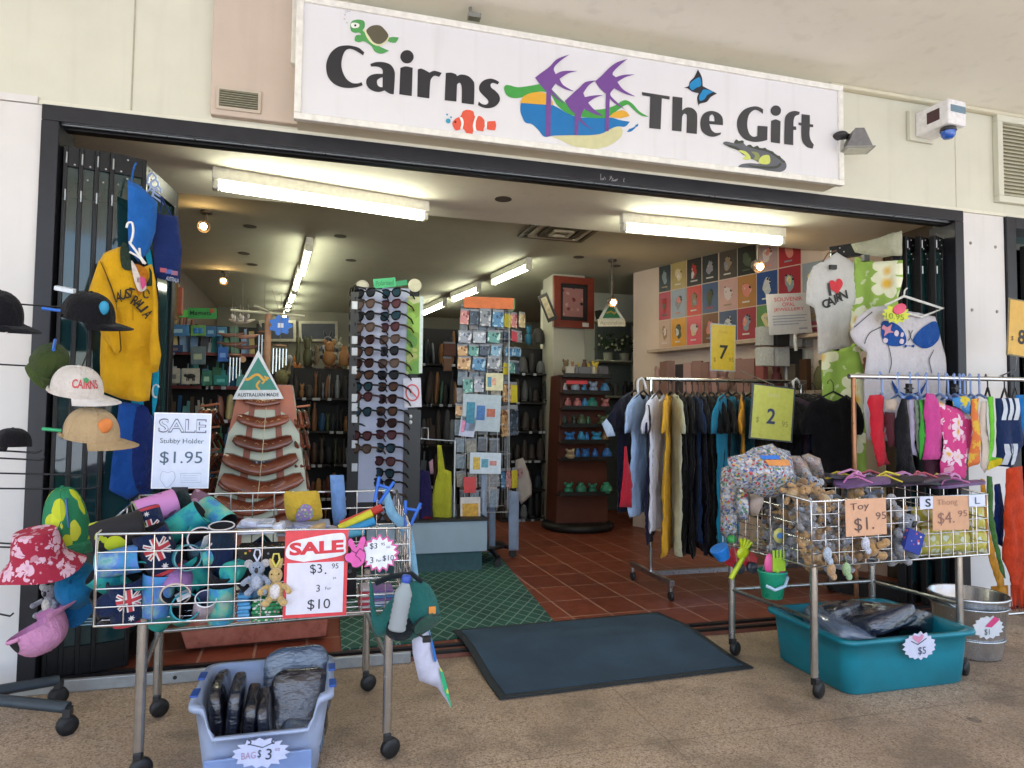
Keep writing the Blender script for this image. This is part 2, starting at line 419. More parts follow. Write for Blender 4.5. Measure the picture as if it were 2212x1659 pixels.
def lattice_mat():
    t = NT('lattice_carpet'); co = t.co(); sx = t.n('SeparateXYZ'); t.set(sx.inputs[0], co); x, y = sx.outputs[0], sx.outputs[1]
    nz = t.noise(co, 900, 2); fac = None
    for a, b, ph in ((1, .62, 0), (1, -.62, .2)):
        p = t.math('ADD', t.math('MULTIPLY', x, a*11.5), t.math('MULTIPLY', y, b*11.5))
        f = t.math('ABSOLUTE', t.math('SUBTRACT', t.math('FRACT', t.math('ADD', p, ph)), .5))
        l = t.math('LESS_THAN', f, .055); fac = l if fac is None else t.math('MAXIMUM', fac, l)
    col = t.mix(t.math('MULTIPLY', fac, .75), t.ramp(t.noise(co, 3, 4), [(.3, rgb('1f4a3e')), (.7, rgb('2e6658'))]), rgb('86a398'))
    t.bump(nz, .5, .004); return t.P(col=t.mix(t.math('MULTIPLY', nz, .25), col, rgb('0f2a22')), rough=.95)

m = MB(); m.box(-120, 120, -120, 120, -.4, -.16); struct('ground', m, render_m('b0b4b8', .08, 2, name='pale_bounce_ground'))  # unseen street sheet, made pale to bounce sunlight up to the soffit
m = MB(); m.box(-9, 14, -6.6, -.062, -.159, 0); struct('pavement', m, aggregate())
m = MB(); m.box(-9, 14, -6.78, -6.604, -.159, -.004); struct('kerb', m, M('8b877e', .8, bump=.3))
m = MB(); m.box(-1.9, 5.2, .066, 8.2, -.12, .014); struct('shop_floor', m, terracotta())
m = MB(); m.add([(x, y, z) for z in (.0145, .024) for x, y in ((.1, .12), (1.28, .2), (1.44, 2.3), (.1, 2.3))], [(4, 5, 6, 7), (0, 1, 5, 4), (1, 2, 6, 5), (2, 3, 7, 6), (3, 0, 4, 7)])
struct('lattice_carpet', m, lattice_mat())
# threshold: metal tracks with a band of tile between, a pale metal nosing on the side of the long table
m = MB(); m.box(-1.253, 3.956, -.06, .064, -.12, .02); m2 = MB()
t_ = struct('threshold', m, M('7a4a3c', .5))
for y0, y1 in ((-.058, -.03), (.03, .062)):
    k = MB(); k.box(-1.252, 3.955, y0, y1, .0202, .033); obj('track', k, M('2b2a2c', .4, .6), t_)
k = MB(); k.box(-1.252, .42, -.085, -.062, .0, .052); obj('nosing', k, M('9fa3a6', .42, .4), t_, bev=.004)
k = MB(); [k.tube([(x, -.0855, .026), (x, -.0875, .026)], .009, 8) for x in (-.62, .2)]; obj('screw', k, M('222222'), t_)

CREAM, WHITE = render_m('d2d2c2', name='cream_render'), render_m('d9d7d6', .04, name='white_render')
OX0, OX1, OZ = -1.25, 3.957, 2.562
fac = thing('shop_facade', 'cream painted shop front wall with a wide dark framed opening', 'wall')
m = MB(); m.box(-6, 8.5, 0, .2, OZ, 3.6); obj('upper_wall', m, CREAM, fac)
m = MB(); m.box(-6, OX0-.001, -.012, .2, 0, OZ-.002); obj('side_wall', m, WHITE, fac)
m = MB(); m.box(OX1+.001, 4.318, -.012, .2, 0, OZ-.002); obj('pillar', m, WHITE, fac, bev=.004)
for x, z in ((4.03, 2.36), (4.24, 2.35), (4.03, 1.92), (4.24, 1.92)):
    k = MB(); k.ell((x, -.013, z), .011, .007, .011); obj('screw', k, M('8d8a80', .5), fac)
m = MB(); m.box(-.905, -.899, -.003, 0, OZ+.02, 3.26); obj('joint', m, M('a9a592', .8), fac)
m = MB(); m.box(3.93, 3.934, -.002, 0, OZ+.03, 3.23); obj('joint', m, M('b3b0a0', .8), fac)
m = MB(); m.box(-6, OX0-.02, -.02, 0, OZ+.002, OZ+.034); obj('joint_trim', m, WHITE, fac)
m = MB(); m.box(OX0-.02, 8.4, -.012, 0, OZ+.002, OZ+.024); obj('drip_strip', m, render_m('dedccb', name='drip_paint'), fac, bev=.003)
# duct casing above the doorway with a small grille near its foot
d = thing('duct_casing', 'shallow pinkish boxed duct running up the wall beside the sign', 'duct casing')
m = MB(); m.box(-.56, -.16, -.045, 0, 2.6, 3.262); obj('casing', m, render_m('c6b6a8', name='pink_render'), d, bev=.006)
m = MB(); m.box(-.535, -.335, -.056, -.045, 2.625, 2.735); obj('grille_frame', m, render_m('c3b7a6', name='grille_paint'), d, bev=.004)
m = MB(); m.box(-.52, -.35, -.058, -.057, 2.64, 2.72); obj('grille_back', m, M('4c4c40', .7), d)
for i in range(7):
    k = MB(); k.box(-.518, -.352, -.066, -.0585, 2.643+i*.011, 2.648+i*.011); obj('slat', k, M('85846f', .6), d)
m = MB(); m.box(-.205, -.165, -.085, -.046, 2.88, 3.262); solo('cable_conduit', 'short white conduit cover beside the big sign', 'conduit', m, M('e2e0d6', .5), bev=.005)
# verandah ceiling
m = MB(); m.box(-9, 14, -5.0, 0, 3.264, 3.42); struct('verandah_ceiling', m, render_m('f0eee2', .04, 2, name='soffit_paint'))
m = MB(); m.box(2.92, 8, -.05, -.001, 3.235, 3.263); struct('ceiling_cornice', m, render_m('cfcab4', name='cornice_paint'), bev=.012)
# dark aluminium door frame
DARK = M('24242a', .38, .3, .12, 20); DARK2 = M('0d0d10', .4, .2, .12)
df = thing('door_frame', 'dark aluminium frame around the wide shop opening', 'door frame')
m = MB(); m.box(OX0, OX1, -.03, .09, OZ-.07, OZ); obj('header', m, DARK, df, bev=.004)
m = MB(); m.box(OX0+.06, OX1-.06, .03, .08, OZ-.085, OZ-.0705); obj('top_track', m, DARK2, df)
for x0, x1 in ((OX0, OX0+.07), (OX1-.07, OX1)):
    m = MB(); m.box(x0, x1, -.03, .17, .034, OZ-.0705); obj('jamb', m, DARK, df, bev=.004)
m = MB(); m.box(OX0+.07, OX1-.07, .0, .012, OZ-.077, OZ-.071); obj('silver_edge', m, steel(), df)

for i in range(9):
    k = MB(); x = 1.42+.016*i*(1+.3*sin(i*3)); stroke(k, [(x, OZ-.03-.03*abs(sin(i*2.2))), (x+.012*sin(i*5), OZ-.05-.014*cos(i)), (x+.02*cos(i*2), OZ-.06)], .0035, -.031); obj('scuff', k, M('8d8d90', .7, var=0), df)
# folded door leaves: each leaf a stile-and-glass panel, packed side by side
def glass_dark():
    t = NT('dark_door_glass'); co = t.co(); n = t.noise(co, 3, 3)
    return t.P(col=t.ramp(n, [(.3, rgb('14302a')), (.7, rgb('1f3e48'))]), rough=.06, spec=.8)
GD = glass_dark()
def leaf(name, label, x, y, yaw, w=.5, h=2.36, group=None, glass=True, cat='door leaf', st=.05):
    st = .018 if w < .2 else st
    t = thing(name, label, cat, (x, y, .036), yaw, group)
    for x0, x1 in ((0, st), (w-st, w)):
        k = MB(); k.box(x0, x1, -.018, .018, 0, h); obj('stile', k, DARK2, t, bev=.003)
    for z0, z1 in ((0, .12), (h-.09, h)):
        k = MB(); k.box(st+.0005, w-st-.0005, -.017, .017, z0, z1); obj('rail', k, DARK2, t)
    if glass:
        k = MB(); k.box(st+.0005, w-st-.0005, -.004, .004, .121, h-.091); obj('glass', k, GD, t)
    for z in (h-.03, h-.2):
        k = MB(); k.tube([(.012, -.022, z), (.012, -.022, z-.05)], .005, 8); obj('hinge', k, steel(), t)
    for q in range(5): k = MB(); k.ell((.03+.03*sin(q*2.1)+.04, -.0185, h-.02-.03*q), .0045, .003, .0045, n=8, m=5); obj('screw', k, M('c8c8c8', .4, .5), t)
    return t
for i, (x, yaw) in enumerate(((OX0+.075, 84), (OX0+.135, 81), (OX0+.195, 79), (OX0+.255, 76))):
    leaf('folding_door_leaf', ('outermost dark folding door leaf by the white wall', 'second dark folding door leaf from the white wall', 'third dark folding door leaf behind the hat stand', 'innermost dark folding door leaf beside the yellow jersey')[i], x, .02+.01*i, rad(yaw-62+i*3), w=.15)
lp = leaf('folding_door_leaf', 'open dark door leaf turned into the shop behind the blue bags', OX0+.36, .13, rad(82), w=.46)
for i, (x, w) in enumerate(((3.885, .13), (3.80, .14), (3.715, .14))):
    leaf('folding_door_leaf', ('dark folding door leaf beside the white pillar', 'middle dark folding door leaf of the pack near the pillar', 'inner dark folding door leaf near the hanging sarongs')[i], x-.125, .03+.03*i, rad(20), w=w)
leaf('folding_door_leaf', 'dark door leaf turned into the shop behind the printed sarongs', 3.35, .47, rad(-58), w=.44, glass=False)
# the neighbouring shop's opening beyond the pillar
nf = thing('neighbour_door_frame', 'dark door frame of the next opening beyond the white pillar', 'door frame')
m = MB(); m.box(4.32, 4.4, -.03, .17, .0, OZ-.002); obj('jamb', m, DARK, nf, bev=.004)
m = MB(); m.box(4.4005, 8.5, -.03, .17, OZ-.077, OZ-.002); obj('header', m, DARK, nf, bev=.004)
m = MB(); m.box(4.401, 8.5, .12, .15, 0, OZ-.078); obj('backing', m, GD, nf)
for i in range(3): leaf('folding_door_leaf', ('first', 'second', 'third')[i]+' dark folding door leaf beyond the white pillar', 4.42+.14*i, .05, rad(25), w=.15)

# ================================================================== inside of the shop
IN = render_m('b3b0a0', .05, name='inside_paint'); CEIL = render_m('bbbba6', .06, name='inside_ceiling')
m = MB(); m.box(-1.9, 5.2, .201, 1.25, 2.6, 3.0); struct('front_ceiling', m, render_m('ddd8c8', .04, name='tube_glow_ceiling'))  # front strip coloured paler, the glow of the tubes put into its tone
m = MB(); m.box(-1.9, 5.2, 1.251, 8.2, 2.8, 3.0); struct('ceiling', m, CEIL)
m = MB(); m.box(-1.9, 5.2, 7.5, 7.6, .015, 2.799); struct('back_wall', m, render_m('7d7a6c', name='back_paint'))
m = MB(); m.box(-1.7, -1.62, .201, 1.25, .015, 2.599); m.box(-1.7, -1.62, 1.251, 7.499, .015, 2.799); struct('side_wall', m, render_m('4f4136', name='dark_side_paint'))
# wall of prints runs at an angle; then a nook wall further in
P0, P1 = Vector((4.12, .8, 0)), Vector((3.25, 3.37, 0))
pw = (P1-P0).normalized(); pn = Vector((-pw.y, pw.x, 0))
if pn.dot(EYE-P0) < 0: pn = -pn
def pwall(s, z, off=0): p = P0+pw*s+pn*off; return (p.x, p.y, z)
m = MB(); L_ = (P1-P0).length; S_ = (1.27-P0.y)/pw.y
for sa, sb, zt_ in ((0, S_-.001, 2.599), (S_, L_, 2.799)):
    m.add([pwall(s, z, o) for s in (sa, sb) for o in (0, -.1) for z in (.015, zt_)], [(0, 1, 3, 2), (4, 6, 7, 5), (0, 4, 5, 1), (2, 3, 7, 6), (0, 2, 6, 4), (1, 5, 7, 3)])
struct('print_wall', m, render_m('d8c3b2', name='print_wall_paint'))
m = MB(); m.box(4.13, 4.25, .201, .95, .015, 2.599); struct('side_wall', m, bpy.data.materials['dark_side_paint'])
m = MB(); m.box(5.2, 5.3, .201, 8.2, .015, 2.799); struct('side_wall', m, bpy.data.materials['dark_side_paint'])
m = MB(); m.box(2.6, 5.199, 4.6, 4.7, .015, 2.799); struct('nook_wall', m, render_m('d6d6c4', name='nook_paint'))
m = MB(); m.box(2.42, 2.8, 3.68, 4.06, .015, 2.799); struct('column', m, IN, bev=.004)
FZ = 2.73
def batten(label, a, b, z, group='fluorescent battens on the shop ceiling', e=6.5, name='fluorescent_batten', ce=None):
    A = Vector(a); B = Vector(b); d = B-A; L = d.length
    t = thing(name, label, 'ceiling light', (A.x, A.y, z), math.atan2(d.y, d.x), group)
    k = MB(); k.box(-.02, L+.02, -.03, .03, -.006, .065); obj('tray', k, M('e6e4d8', .4), t, bev=.006)
    k = MB(); k.tube([(.03, 0, -.038), (L-.03, 0, -.038)], .024, 12); obj('tube', k, emit_m('f6f7e0', e), t)
    for x in (-.016, L-.02):
        k = MB(); k.box(x, x+.034, -.034, .034, -.064, -.007); obj('end_cap', k, M('dcdac8', .4), t, bev=.01)
    return t
batten('bright tube light just inside the opening above the boomerangs', U(466, 400, Z=2.5), U(918, 468, Z=2.5), 2.534, e=11)
batten('bright tube light just inside the opening near the wall of prints', U(1347, 492, Z=2.5), U(1688, 522, Z=2.5), 2.534, e=11)
for i, (a, b) in enumerate((((668, 528), (655, 578)), ((648, 585), (638, 618)), ((636, 626), (628, 645)), ((627, 649), (621, 663)), ((620, 668), (615, 678)))):
    p, q = U(*a, Z=FZ), U(*b, Z=FZ); q = p+(q-p).normalized()*1.2 if i == 0 else q
    batten(('first', 'second', 'third', 'fourth', 'last')[i]+' tube light in the row leading back over the wind chimes', p, q, FZ)
for i, (a, b) in enumerate((((1142, 570), (1066, 604)), ((1034, 620), (978, 642)), ((960, 652), (915, 672)))):
    batten(('first', 'second', 'last')[i]+' tube light in the row leading back over the postcard spinner', U(*a, Z=FZ), U(*b, Z=FZ), FZ)
def spot(label, u, v, Z, top=2.8, warm='ffcf8a', e=25):
    p = U(u, v, Z=Z); t = thing('spot_lamp', label, 'spot lamp', p)
    k = MB(); k.tube([(0, .02, .0), (.01, .04, top-p.z-.02)], .012, 8); k.lathe([(.045, 0), (.045, .02)], 16, (.01, .04, top-p.z-.022)); obj('bracket', k, M('6b625a', .4, .5), t)
    k = MB(); k.lathe([(.02, .09), (.04, .06), (.05, .0), (.048, 0)], 16, caps=False); obj('reflector', k, M('8a7d70', .3, .7), t, rot=(rad(-60), 0, 0))
    k = MB(); k.ell((0, -.012, .0), .026); obj('bulb', k, emit_m(warm, e), t)
    return t
spot('lit spot lamp on a bracket above the yellow jersey', 440, 490, 2.66)
spot('lit warm spot lamp over the wooden sticks', 483, 607, 2.68)
spot('lit warm spot lamp in front of the wall of prints', 1640, 577, 2.4)
spot('lit spot lamp above the hanging green sign by the column', 1324, 654, 2.35)
for i, (u, v) in enumerate(((1087, 431), (540, 490), (735, 511), (527, 548), (545, 572), (758, 563), (1250, 556), (1245, 555), (1330, 575), (1745, 490))):
    z = 2.6 if v < 440 else 2.8
    p = U(u, v, Z=z-.004); k = MB(); k.lathe([(.055, 0), (.055, .004)], 18)
    if i not in (7,): solo('ceiling_grommet', 'dark round disc set flush in the shop ceiling', 'ceiling disc', k, M('4a443c', .6), p, group='dark discs in the ceiling')
p = U(1212, 500, Z=2.78); t = thing('air_diffuser', 'square air conditioning diffuser on the shop ceiling', 'air vent', p)
for i in range(4):
    a, b = .3-.07*i, .265-.07*i; k = MB()
    for sx in (1, -1): k.box(min(sx*b, sx*a), max(sx*b, sx*a), -a, a, -.01*i, .019-.01*i); k.box(-b, b, min(sx*b, sx*a), max(sx*b, sx*a), -.01*i-.001, .018-.01*i)
    obj('vane', k, M('bdb5a2' if i % 2 else '55503f', .5), t)

# ================================================================== the big sign
SY = -.16
def sg(pts):
    out = []
    for p in pts:
        w = U(p[0], p[1], Y=SY-.002); out.append((w.x-1.35, w.z-2.86)+tuple(p[2:]))
    return out
sign = thing('shop_sign', 'long white lightbox sign with black lettering and a palm emblem above the opening', 'shop sign', (1.35, SY, 2.86))
SX0, SX1, SZ0, SZ1 = -.18-1.35, 2.9-1.35, 2.572-2.86, 3.17-2.86
m = MB(); m.box(SX0+.012, SX1-.012, .004, .157, SZ0+.012, SZ1-.012); obj('cabinet', m, render_m('d6d0ba', name='sign_cabinet'), sign)
m = MB(); m.box(SX0+.03, SX1-.03, -.001, .003, SZ0+.03, SZ1-.03); obj('face', m, render_m('dcdce0', .03, 2, name='sign_face'), sign)
for x0, x1, z0, z1 in ((SX0, SX1, SZ0, SZ0+.032), (SX0, SX1, SZ1-.032, SZ1), (SX0, SX0+.032, SZ0+.0325, SZ1-.0325), (SX1-.032, SX1, SZ0+.0325, SZ1-.0325)):
    m = MB(); m.box(x0, x1, -.016, .02, z0, z1); obj('frame_bar', m, M('e4e3dc', .4), sign, bev=.004)
def signshape(name, g, loops, h, y=-.004, holes=(), rough=.5):
    cu = bpy.data.curves.new('s', 'CURVE'); cu.dimensions = '2D'; cu.fill_mode = 'BOTH'
    for lp in loops:
        pts = smooth_line(sg(kmap(g, K(lp) if isinstance(lp, str) else lp)))
        sp = cu.splines.new('POLY'); sp.points.add(len(pts)-1); sp.use_cyclic_u = True
        for q, p in zip(sp.points, pts): q.co = (p[0], p[1], 0, 1)
    o = bpy.data.objects.new('s', cu); me = o.to_mesh()
    mb = MB(); mb.add([(v.co.x, y, v.co.y) for v in me.vertices], [tuple(p.vertices) for p in me.polygons]); o.to_mesh_clear()
    bpy.data.objects.remove(o); bpy.data.curves.remove(cu)
    return obj(name, mb, M(h, rough, var=.05), sign)
def circ(x, y, r, n=20): return [(x+r*cos(2*pi*i/n), y+r*sin(2*pi*i/n)) for i in range(n)]
BK = '26262a'
for lp in (["722,332! 690,305 650,292 605,288 555,298 510,335 485,390 482,440 495,490 530,530 580,552 630,557 675,552 712,540! 705,520! 680,528 645,525 610,500 588,460 578,420 580,380 590,345 605,320 630,310 660,318 690,335 715,352!"],
           ["760,405! 800,393 850,395 890,412 913,450 915,500 908,597! 880,592 850,572! 820,582 785,578 752,560 735,530 738,500 760,478 795,468 838,468! 838,445 825,430 800,422 765,422!", "838,490! 820,495 803,510 805,535 820,550 838,552!"],
           [circ(992, 360, 42), "950,430! 985,420 1028,430! 1022,608! 943,597!"],
           ["1060,440! 1085,435 1135,460! 1165,448 1212,462! 1195,487! 1165,480 1145,500 1138,530 1133,623! 1057,612!"],
           ["1237,462! 1270,460 1300,470 1308,482! 1335,472 1375,480 1405,505 1418,540 1415,662! 1337,652! 1338,560 1330,530 1320,525 1308,535! 1304,643! 1230,635!"],
           ["1575,520! 1550,505 1515,498 1475,510 1450,540 1450,575 1475,605 1500,630 1505,650 1490,662 1465,658 1445,642! 1440,665! 1470,680 1510,685 1550,672 1577,640 1575,605 1550,575 1525,555 1520,535 1535,525 1565,535!"]):
    signshape('letter', cB, lp, BK)
for lp in (["895,582! 1072,610! 1070,630! 1022,622! 1014,818! 943,810! 948,612! 898,604!"],
           ["1090,610! 1152,618! 1150,698! 1180,680 1215,685 1240,710 1246,745 1243,848! 1178,840! 1180,740 1172,722 1160,722 1150,740! 1146,832! 1086,826!"],
           ["1408,792! 1405,745 1380,715 1340,702 1300,710 1272,740 1265,785 1275,830 1310,858 1350,865 1392,852! 1397,838! 1360,840 1335,820 1322,785!", "1322,765! 1325,735 1340,725 1352,740 1355,768!"],
           ["1662,692! 1630,675 1590,675 1540,695 1505,740 1497,790 1510,840 1545,880 1600,897 1650,895 1688,885! 1690,800! 1627,795! 1625,860! 1600,865 1575,845 1562,800 1565,750 1580,715 1610,695 1640,705 1660,722!"],
           [circ(1742, 700, 33), "1712,765! 1742,755 1772,768! 1768,908! 1710,900!"],
           ["1893,708! 1860,702 1825,712 1802,740 1797,790 1795,912! 1852,918! 1853,822! 1872,822! 1870,800! 1853,799! 1855,760 1865,735 1890,725!"],
           ["1905,722! 1957,728! 1957,785! 1978,788! 1978,805! 1957,803! 1955,850 1962,885 1982,915! 1975,940! 1940,930 1910,895 1903,850 1903,795! 1885,790! 1885,775! 1903,777!"]):
    signshape('letter', cC, lp, '3a3a3d')
signshape('emblem_sand', cC, ["320,862! 450,856 560,856 640,846 700,815 745,800 775,825 760,870 700,915 620,940 530,940 440,915 380,885"], 'c9c79a', -.003)
signshape('emblem_sea', cC, ["130,652! 250,660 335,665! 380,690 430,720 500,742 600,745 700,745 760,760 820,770! 790,800 740,800 690,820 640,845 560,855 450,855 340,858 280,865 240,820 200,785 160,775 140,740 128,700", "800,835! 830,800 820,815 860,800 830,830", "850,800 872,782 868,800"], '0d6fb0', -.0036)
signshape('emblem_hill', cC, ["25,560 35,540 60,540 110,552 180,545 250,532! 290,545 340,580 400,640 470,685 560,695 650,690 720,670 770,640 800,635 840,660 880,705 940,740! 890,730 840,690 810,662 780,672 740,700 700,730 660,748 560,745 480,735 420,715 360,665 320,600 270,580 200,590 140,615 80,620 40,600"], '3f9a44', -.0042)
for lp in ("125,650! 150,610 200,588 260,583 300,600 330,640 335,665! 230,660!", "690,742! 720,712 770,698 800,710 818,735! 760,748!"): signshape('emblem_sun', cC, [lp], 'd9a534', -.0046)
signshape('emblem_palm', cC, ["220,492! 262,460 310,425 360,375 440,345! 395,375 350,415 338,440! 350,470! 400,450 490,450! 430,465 375,500! 400,540 470,580! 410,565 350,530! 325,565! 360,610 410,660! 350,620 322,590! 318,860! 287,865! 292,580! 255,540"], '6f4590', -.005)
signshape('emblem_palm', cC, ["408,640! 450,600 500,555 540,520 605,510! 560,540 525,590! 535,615! 590,605 655,602! 600,620 555,650! 590,690 650,735! 600,725 530,690! 510,745 545,790 590,825! 530,790 495,760! 492,855! 470,855! 472,720! 440,690"], '6f4590', -.0054)
signshape('emblem_palm', cC, ["600,515! 640,480 690,430 740,395 805,375! 760,410 715,455 710,475! 730,490! 780,475 850,472! 790,490 740,520! 780,570 855,612! 790,595 720,560! 695,600 740,650 790,695! 730,660 692,625! 685,830! 662,830! 668,595! 630,560"], '6f4590', -.0058)
signshape('butterfly_wing', cC, ["1250,440! 1275,490 1280,545! 1370,592! 1330,615 1305,645 1260,658 1258,680! 1250,655 1245,620 1255,590! 1215,580 1185,560 1160,555! 1190,545 1200,515 1225,490"], '22232b')
signshape('butterfly_patch', cC, ["1257,490 1270,520 1266,545 1240,556 1215,572 1196,550 1208,520", "1285,567 1320,572 1345,582 1310,600 1290,628 1262,638 1257,610 1270,587"], '1483bd', -.005)
signshape('turtle_body', cB, ["640,140 680,125 720,135 725,170 712,195 745,215 770,262 820,295 880,322! 830,340 790,328 765,290 720,262 690,268 662,258 670,225 700,222 690,208 660,208 636,190", "868,245 900,235 940,238! 920,270 880,266"], '4f9a55')
signshape('turtle_rim', cB, ["722,195 745,190 775,240 810,272 850,262 876,228 872,255 830,290 785,285 745,250"], 'd8d8b0', -.0046)
signshape('turtle_shell', cB, ["735,195 770,165 820,163 852,190 874,225 858,258 822,280 782,270 755,235"], '5a5443', -.005)
signshape('turtle_eye', cB, ["640,150 665,145 690,155 685,175 655,180 640,170"], 'e8ebe4', -.005)
signshape('turtle_pupil', cB, [circ(665, 163, 7, 10)], '222222', -.0056)
signshape('clownfish_body', cB, ["1278,780 1300,750 1330,735 1345,705 1375,695 1410,705 1420,735 1455,735 1480,760 1482,790 1500,770 1550,765! 1555,795 1548,825! 1505,820 1480,805 1475,832! 1430,825 1410,830 1405,868! 1370,845 1345,815 1300,825"], 'd9573f')
signshape('clownfish_band', cB, ["1322,740! 1340,745 1350,775 1342,818! 1328,815! 1335,780", "1424,735! 1440,735! 1428,765 1425,800 1432,828! 1412,828! 1408,790", "1484,765! 1498,772! 1495,818! 1482,806!"], 'ececea', -.005)
signshape('clownfish_eye', cB, [circ(1297, 772, 7, 10)], '222222', -.005)
signshape('bubble', cB, [circ(1252, 765, 15, 14), circ(1270, 742, 6, 10), circ(1245, 725, 6, 10)], '2f93b5')
for lp in ("1560,925 1580,915 1600,930 1625,922 1645,940 1675,935 1690,952 1722,958 1740,980 1768,988 1778,1012 1800,1020 1790,1030 1750,1000 1690,962 1620,945", "1478,905 1492,882 1508,892 1530,888 1540,900 1515,908", "1425,915 1480,925 1525,950 1545,975 1535,978 1500,950 1450,932", "1560,1040 1600,1048 1680,1052 1740,1050 1770,1030 1775,1045 1740,1066 1660,1066 1590,1056", "1585,960 1625,965 1640,990 1625,1015 1600,1010 1610,985"): signshape('crocodile_marking', cC, [lp], '3b4238' if lp[0:4] != '1585' else '86905a', -.0048)
signshape('crocodile_body', cC, ["1408,905 1430,895 1480,905 1490,890 1505,898 1530,895 1560,925 1620,932 1690,945 1750,980 1800,1020 1808,1060 1780,1085 1720,1088 1650,1070 1580,1062 1520,1060 1492,1070! 1520,1040 1580,1032 1640,1035 1600,1010 1560,1000 1530,960 1480,930 1425,920"], '5d6068')
for lp in ("1635,1010 1660,985 1700,985 1700,1035 1640,1035", "1505,952 1550,958 1580,990 1575,1010 1530,1005 1550,985"): signshape('crocodile_belly', cC, [lp], 'c6d16a', -.005)
for x, y, s_ in ((597, 122, 5), (608, 75, 7), (625, 68, 9), (600, 95, 5), (612, 145, 5)):
    k = MB(); w = sg(cB((x, y)))[0]; stroke(k, [(w[0]+s_/2926*2*cos(a*.7), w[1]+s_/2926*2*sin(a*.7)) for a in range(9)], .0016, -.005, closed=True); obj('turtle_bubble', k, M('9a9da2'), sign)
m = MB(); m.tube([(0, -.03, .12), (0, -.03, 0), (.03, -.05, -.02)], .008, 8); m.box(-.012, .05, -.06, -.02, -.035, -.01)
solo('sign_hanger', 'small steel hanger rod fixed above the sign', 'bracket', m, steel(), U(1013, 35, Y=-.12))

# ------------------------------------------------------------------ floodlight, alarm box, louvre vent
p = U(1850, 305, Y=-.22); t = thing('floodlight', 'grey metal floodlight mounted at the end of the sign', 'floodlight', p, rad(-20)); t.scale = (.85, .85, .8)
G6 = M('7d7d80', .4, .5)
m = MB(); m.prism([(-.085, -.06), (.085, -.06), (.03, .075), (-.03, .075)], -.055, .055); obj('housing', m, G6, t, bev=.008)
m = MB(); m.box(-.098, .098, -.07, .07, -.072, -.061); obj('rim', m, M('96968f', .4, .4), t, bev=.004)
m = MB(); m.box(-.08, .08, -.055, .055, -.0745, -.0725); obj('lens', m, M('c9cbbd', .1), t)
m = MB(); m.tube([(-.04, .03, .05), (-.1, .08, .07), (-.1, .2, .06)], .022, 10); obj('arm', m, M('3a3a3c', .5, .4), t)
m = MB(); m.ell((-.1, .02, .05), .05, .06, .03); obj('junction_box', m, M('303032', .5), t)
p = U(2049, 253, Y=-.19); t = thing('alarm_box', 'white alarm siren box with a blue strobe lamp underneath', 'alarm box', p, rad(4)); t.scale = (.84, .84, .84)
m = MB(); m.box(-.09, .09, -.07, .2, -.085, .1); obj('housing', m, M('e8e8ea', .4), t, bev=.012)
m = MB(); m.box(-.07, .078, -.0735, -.0705, .005, .055); obj('nameplate', m, M('6f8a9c', .4), t)
m = MB(); m.box(-.0935, -.0905, .0, .1, -.03, .055); obj('vent', m, M('4a3034', .6), t)
m = MB(); m.lathe([(.05, -.005), (.055, -.03), (.052, -.031)], 20, (-.02, -.01, -.085)); obj('collar', m, M('2e2c30', .5), t)
m = MB(); m.lathe([(.05, 0), (.046, -.03), (.03, -.05), (0, -.052)], 20, (-.02, -.01, -.117)); obj('strobe', m, M('2a5fc0', .12, spec=.7), t)
m = MB(); m.box(-.14, .1, .2, .232, -.11, .12); obj('back_plate', m, CREAM, t, bev=.004)
t = thing('louvre_vent', 'cream louvred vent panel high on the wall beyond the alarm', 'vent', (4.75, -.02, 2.945))
m = MB(); [m.box(*b) for b in ((-.5, .5, -.02, .019, -.295, -.25), (-.5, .5, -.02, .019, .25, .295), (-.5, -.455, -.02, .019, -.2495, .2495), (.455, .5, -.02, .019, -.2495, .2495))]; obj('frame', m, CREAM, t, bev=.004)
m = MB(); m.box(-.45, .45, .012, .018, -.248, .248); obj('backing', m, M('8f8d76', .8), t)
for i in range(20):
    k = MB(); z = -.237+i*.0245; k.add([(x, y, zz) for x in (-.452, .452) for y, zz in ((-.014, z-.006), (-.012, z-.008), (.008, z+.012), (.006, z+.014))], [(0, 1, 5, 4), (1, 2, 6, 5), (2, 3, 7, 6), (3, 0, 4, 7)]); obj('slat', k, render_m('cbc8b2', name='slat_paint') if i == 0 else bpy.data.materials['slat_paint'], t)
# ================================================================== soft goods helper
def soft(name, label, cat, pts, Y, mat, yaw=0, th=.05, res=.03, folds=.008, fl=11, seed=None, group=None, part='body', sm=None, hang=True, back=1):
    sm = (not hang) if sm is None else sm
    """cloth thing whose outline was read from the picture at its own distance; returns (thing, surf, plane)"""
    cu = sum(p[0] for p in pts)/len(pts); cv = sum(p[1] for p in pts)/len(pts)
    pl = PL(cu, cv, Y=Y, yaw=yaw); ol = pl.L([p[:2] for p in pts])
    if sm: ol = smooth_line([o+(len(p) > 2 and p[2],) for o, p in zip(ol, pts)], n=3)
    mb, sf = cloth(ol, th, res, folds, fl, rnd.randint(0, 99) if seed is None else seed, back, hang)
    if part:
        t = thing(name, label, cat, pl.O, yaw, group); obj(part, mb, mat, t)
    else: t = solo(name, label, cat, mb, mat, pl.O, yaw, group)
    return t, sf, pl
def sub_part(t, name, pl, sf, pts, mat, y=-.004, step=.02, sm=True):
    o = pl.L([p[:2] for p in pts])
    if sm: o = smooth_line([a+(len(p) > 2 and p[2],) for a, p in zip(o, pts)], n=3)
    k = MB(); decal(k, resample(o, step), y, 0, sf, step); return obj(name, k, mat, t)
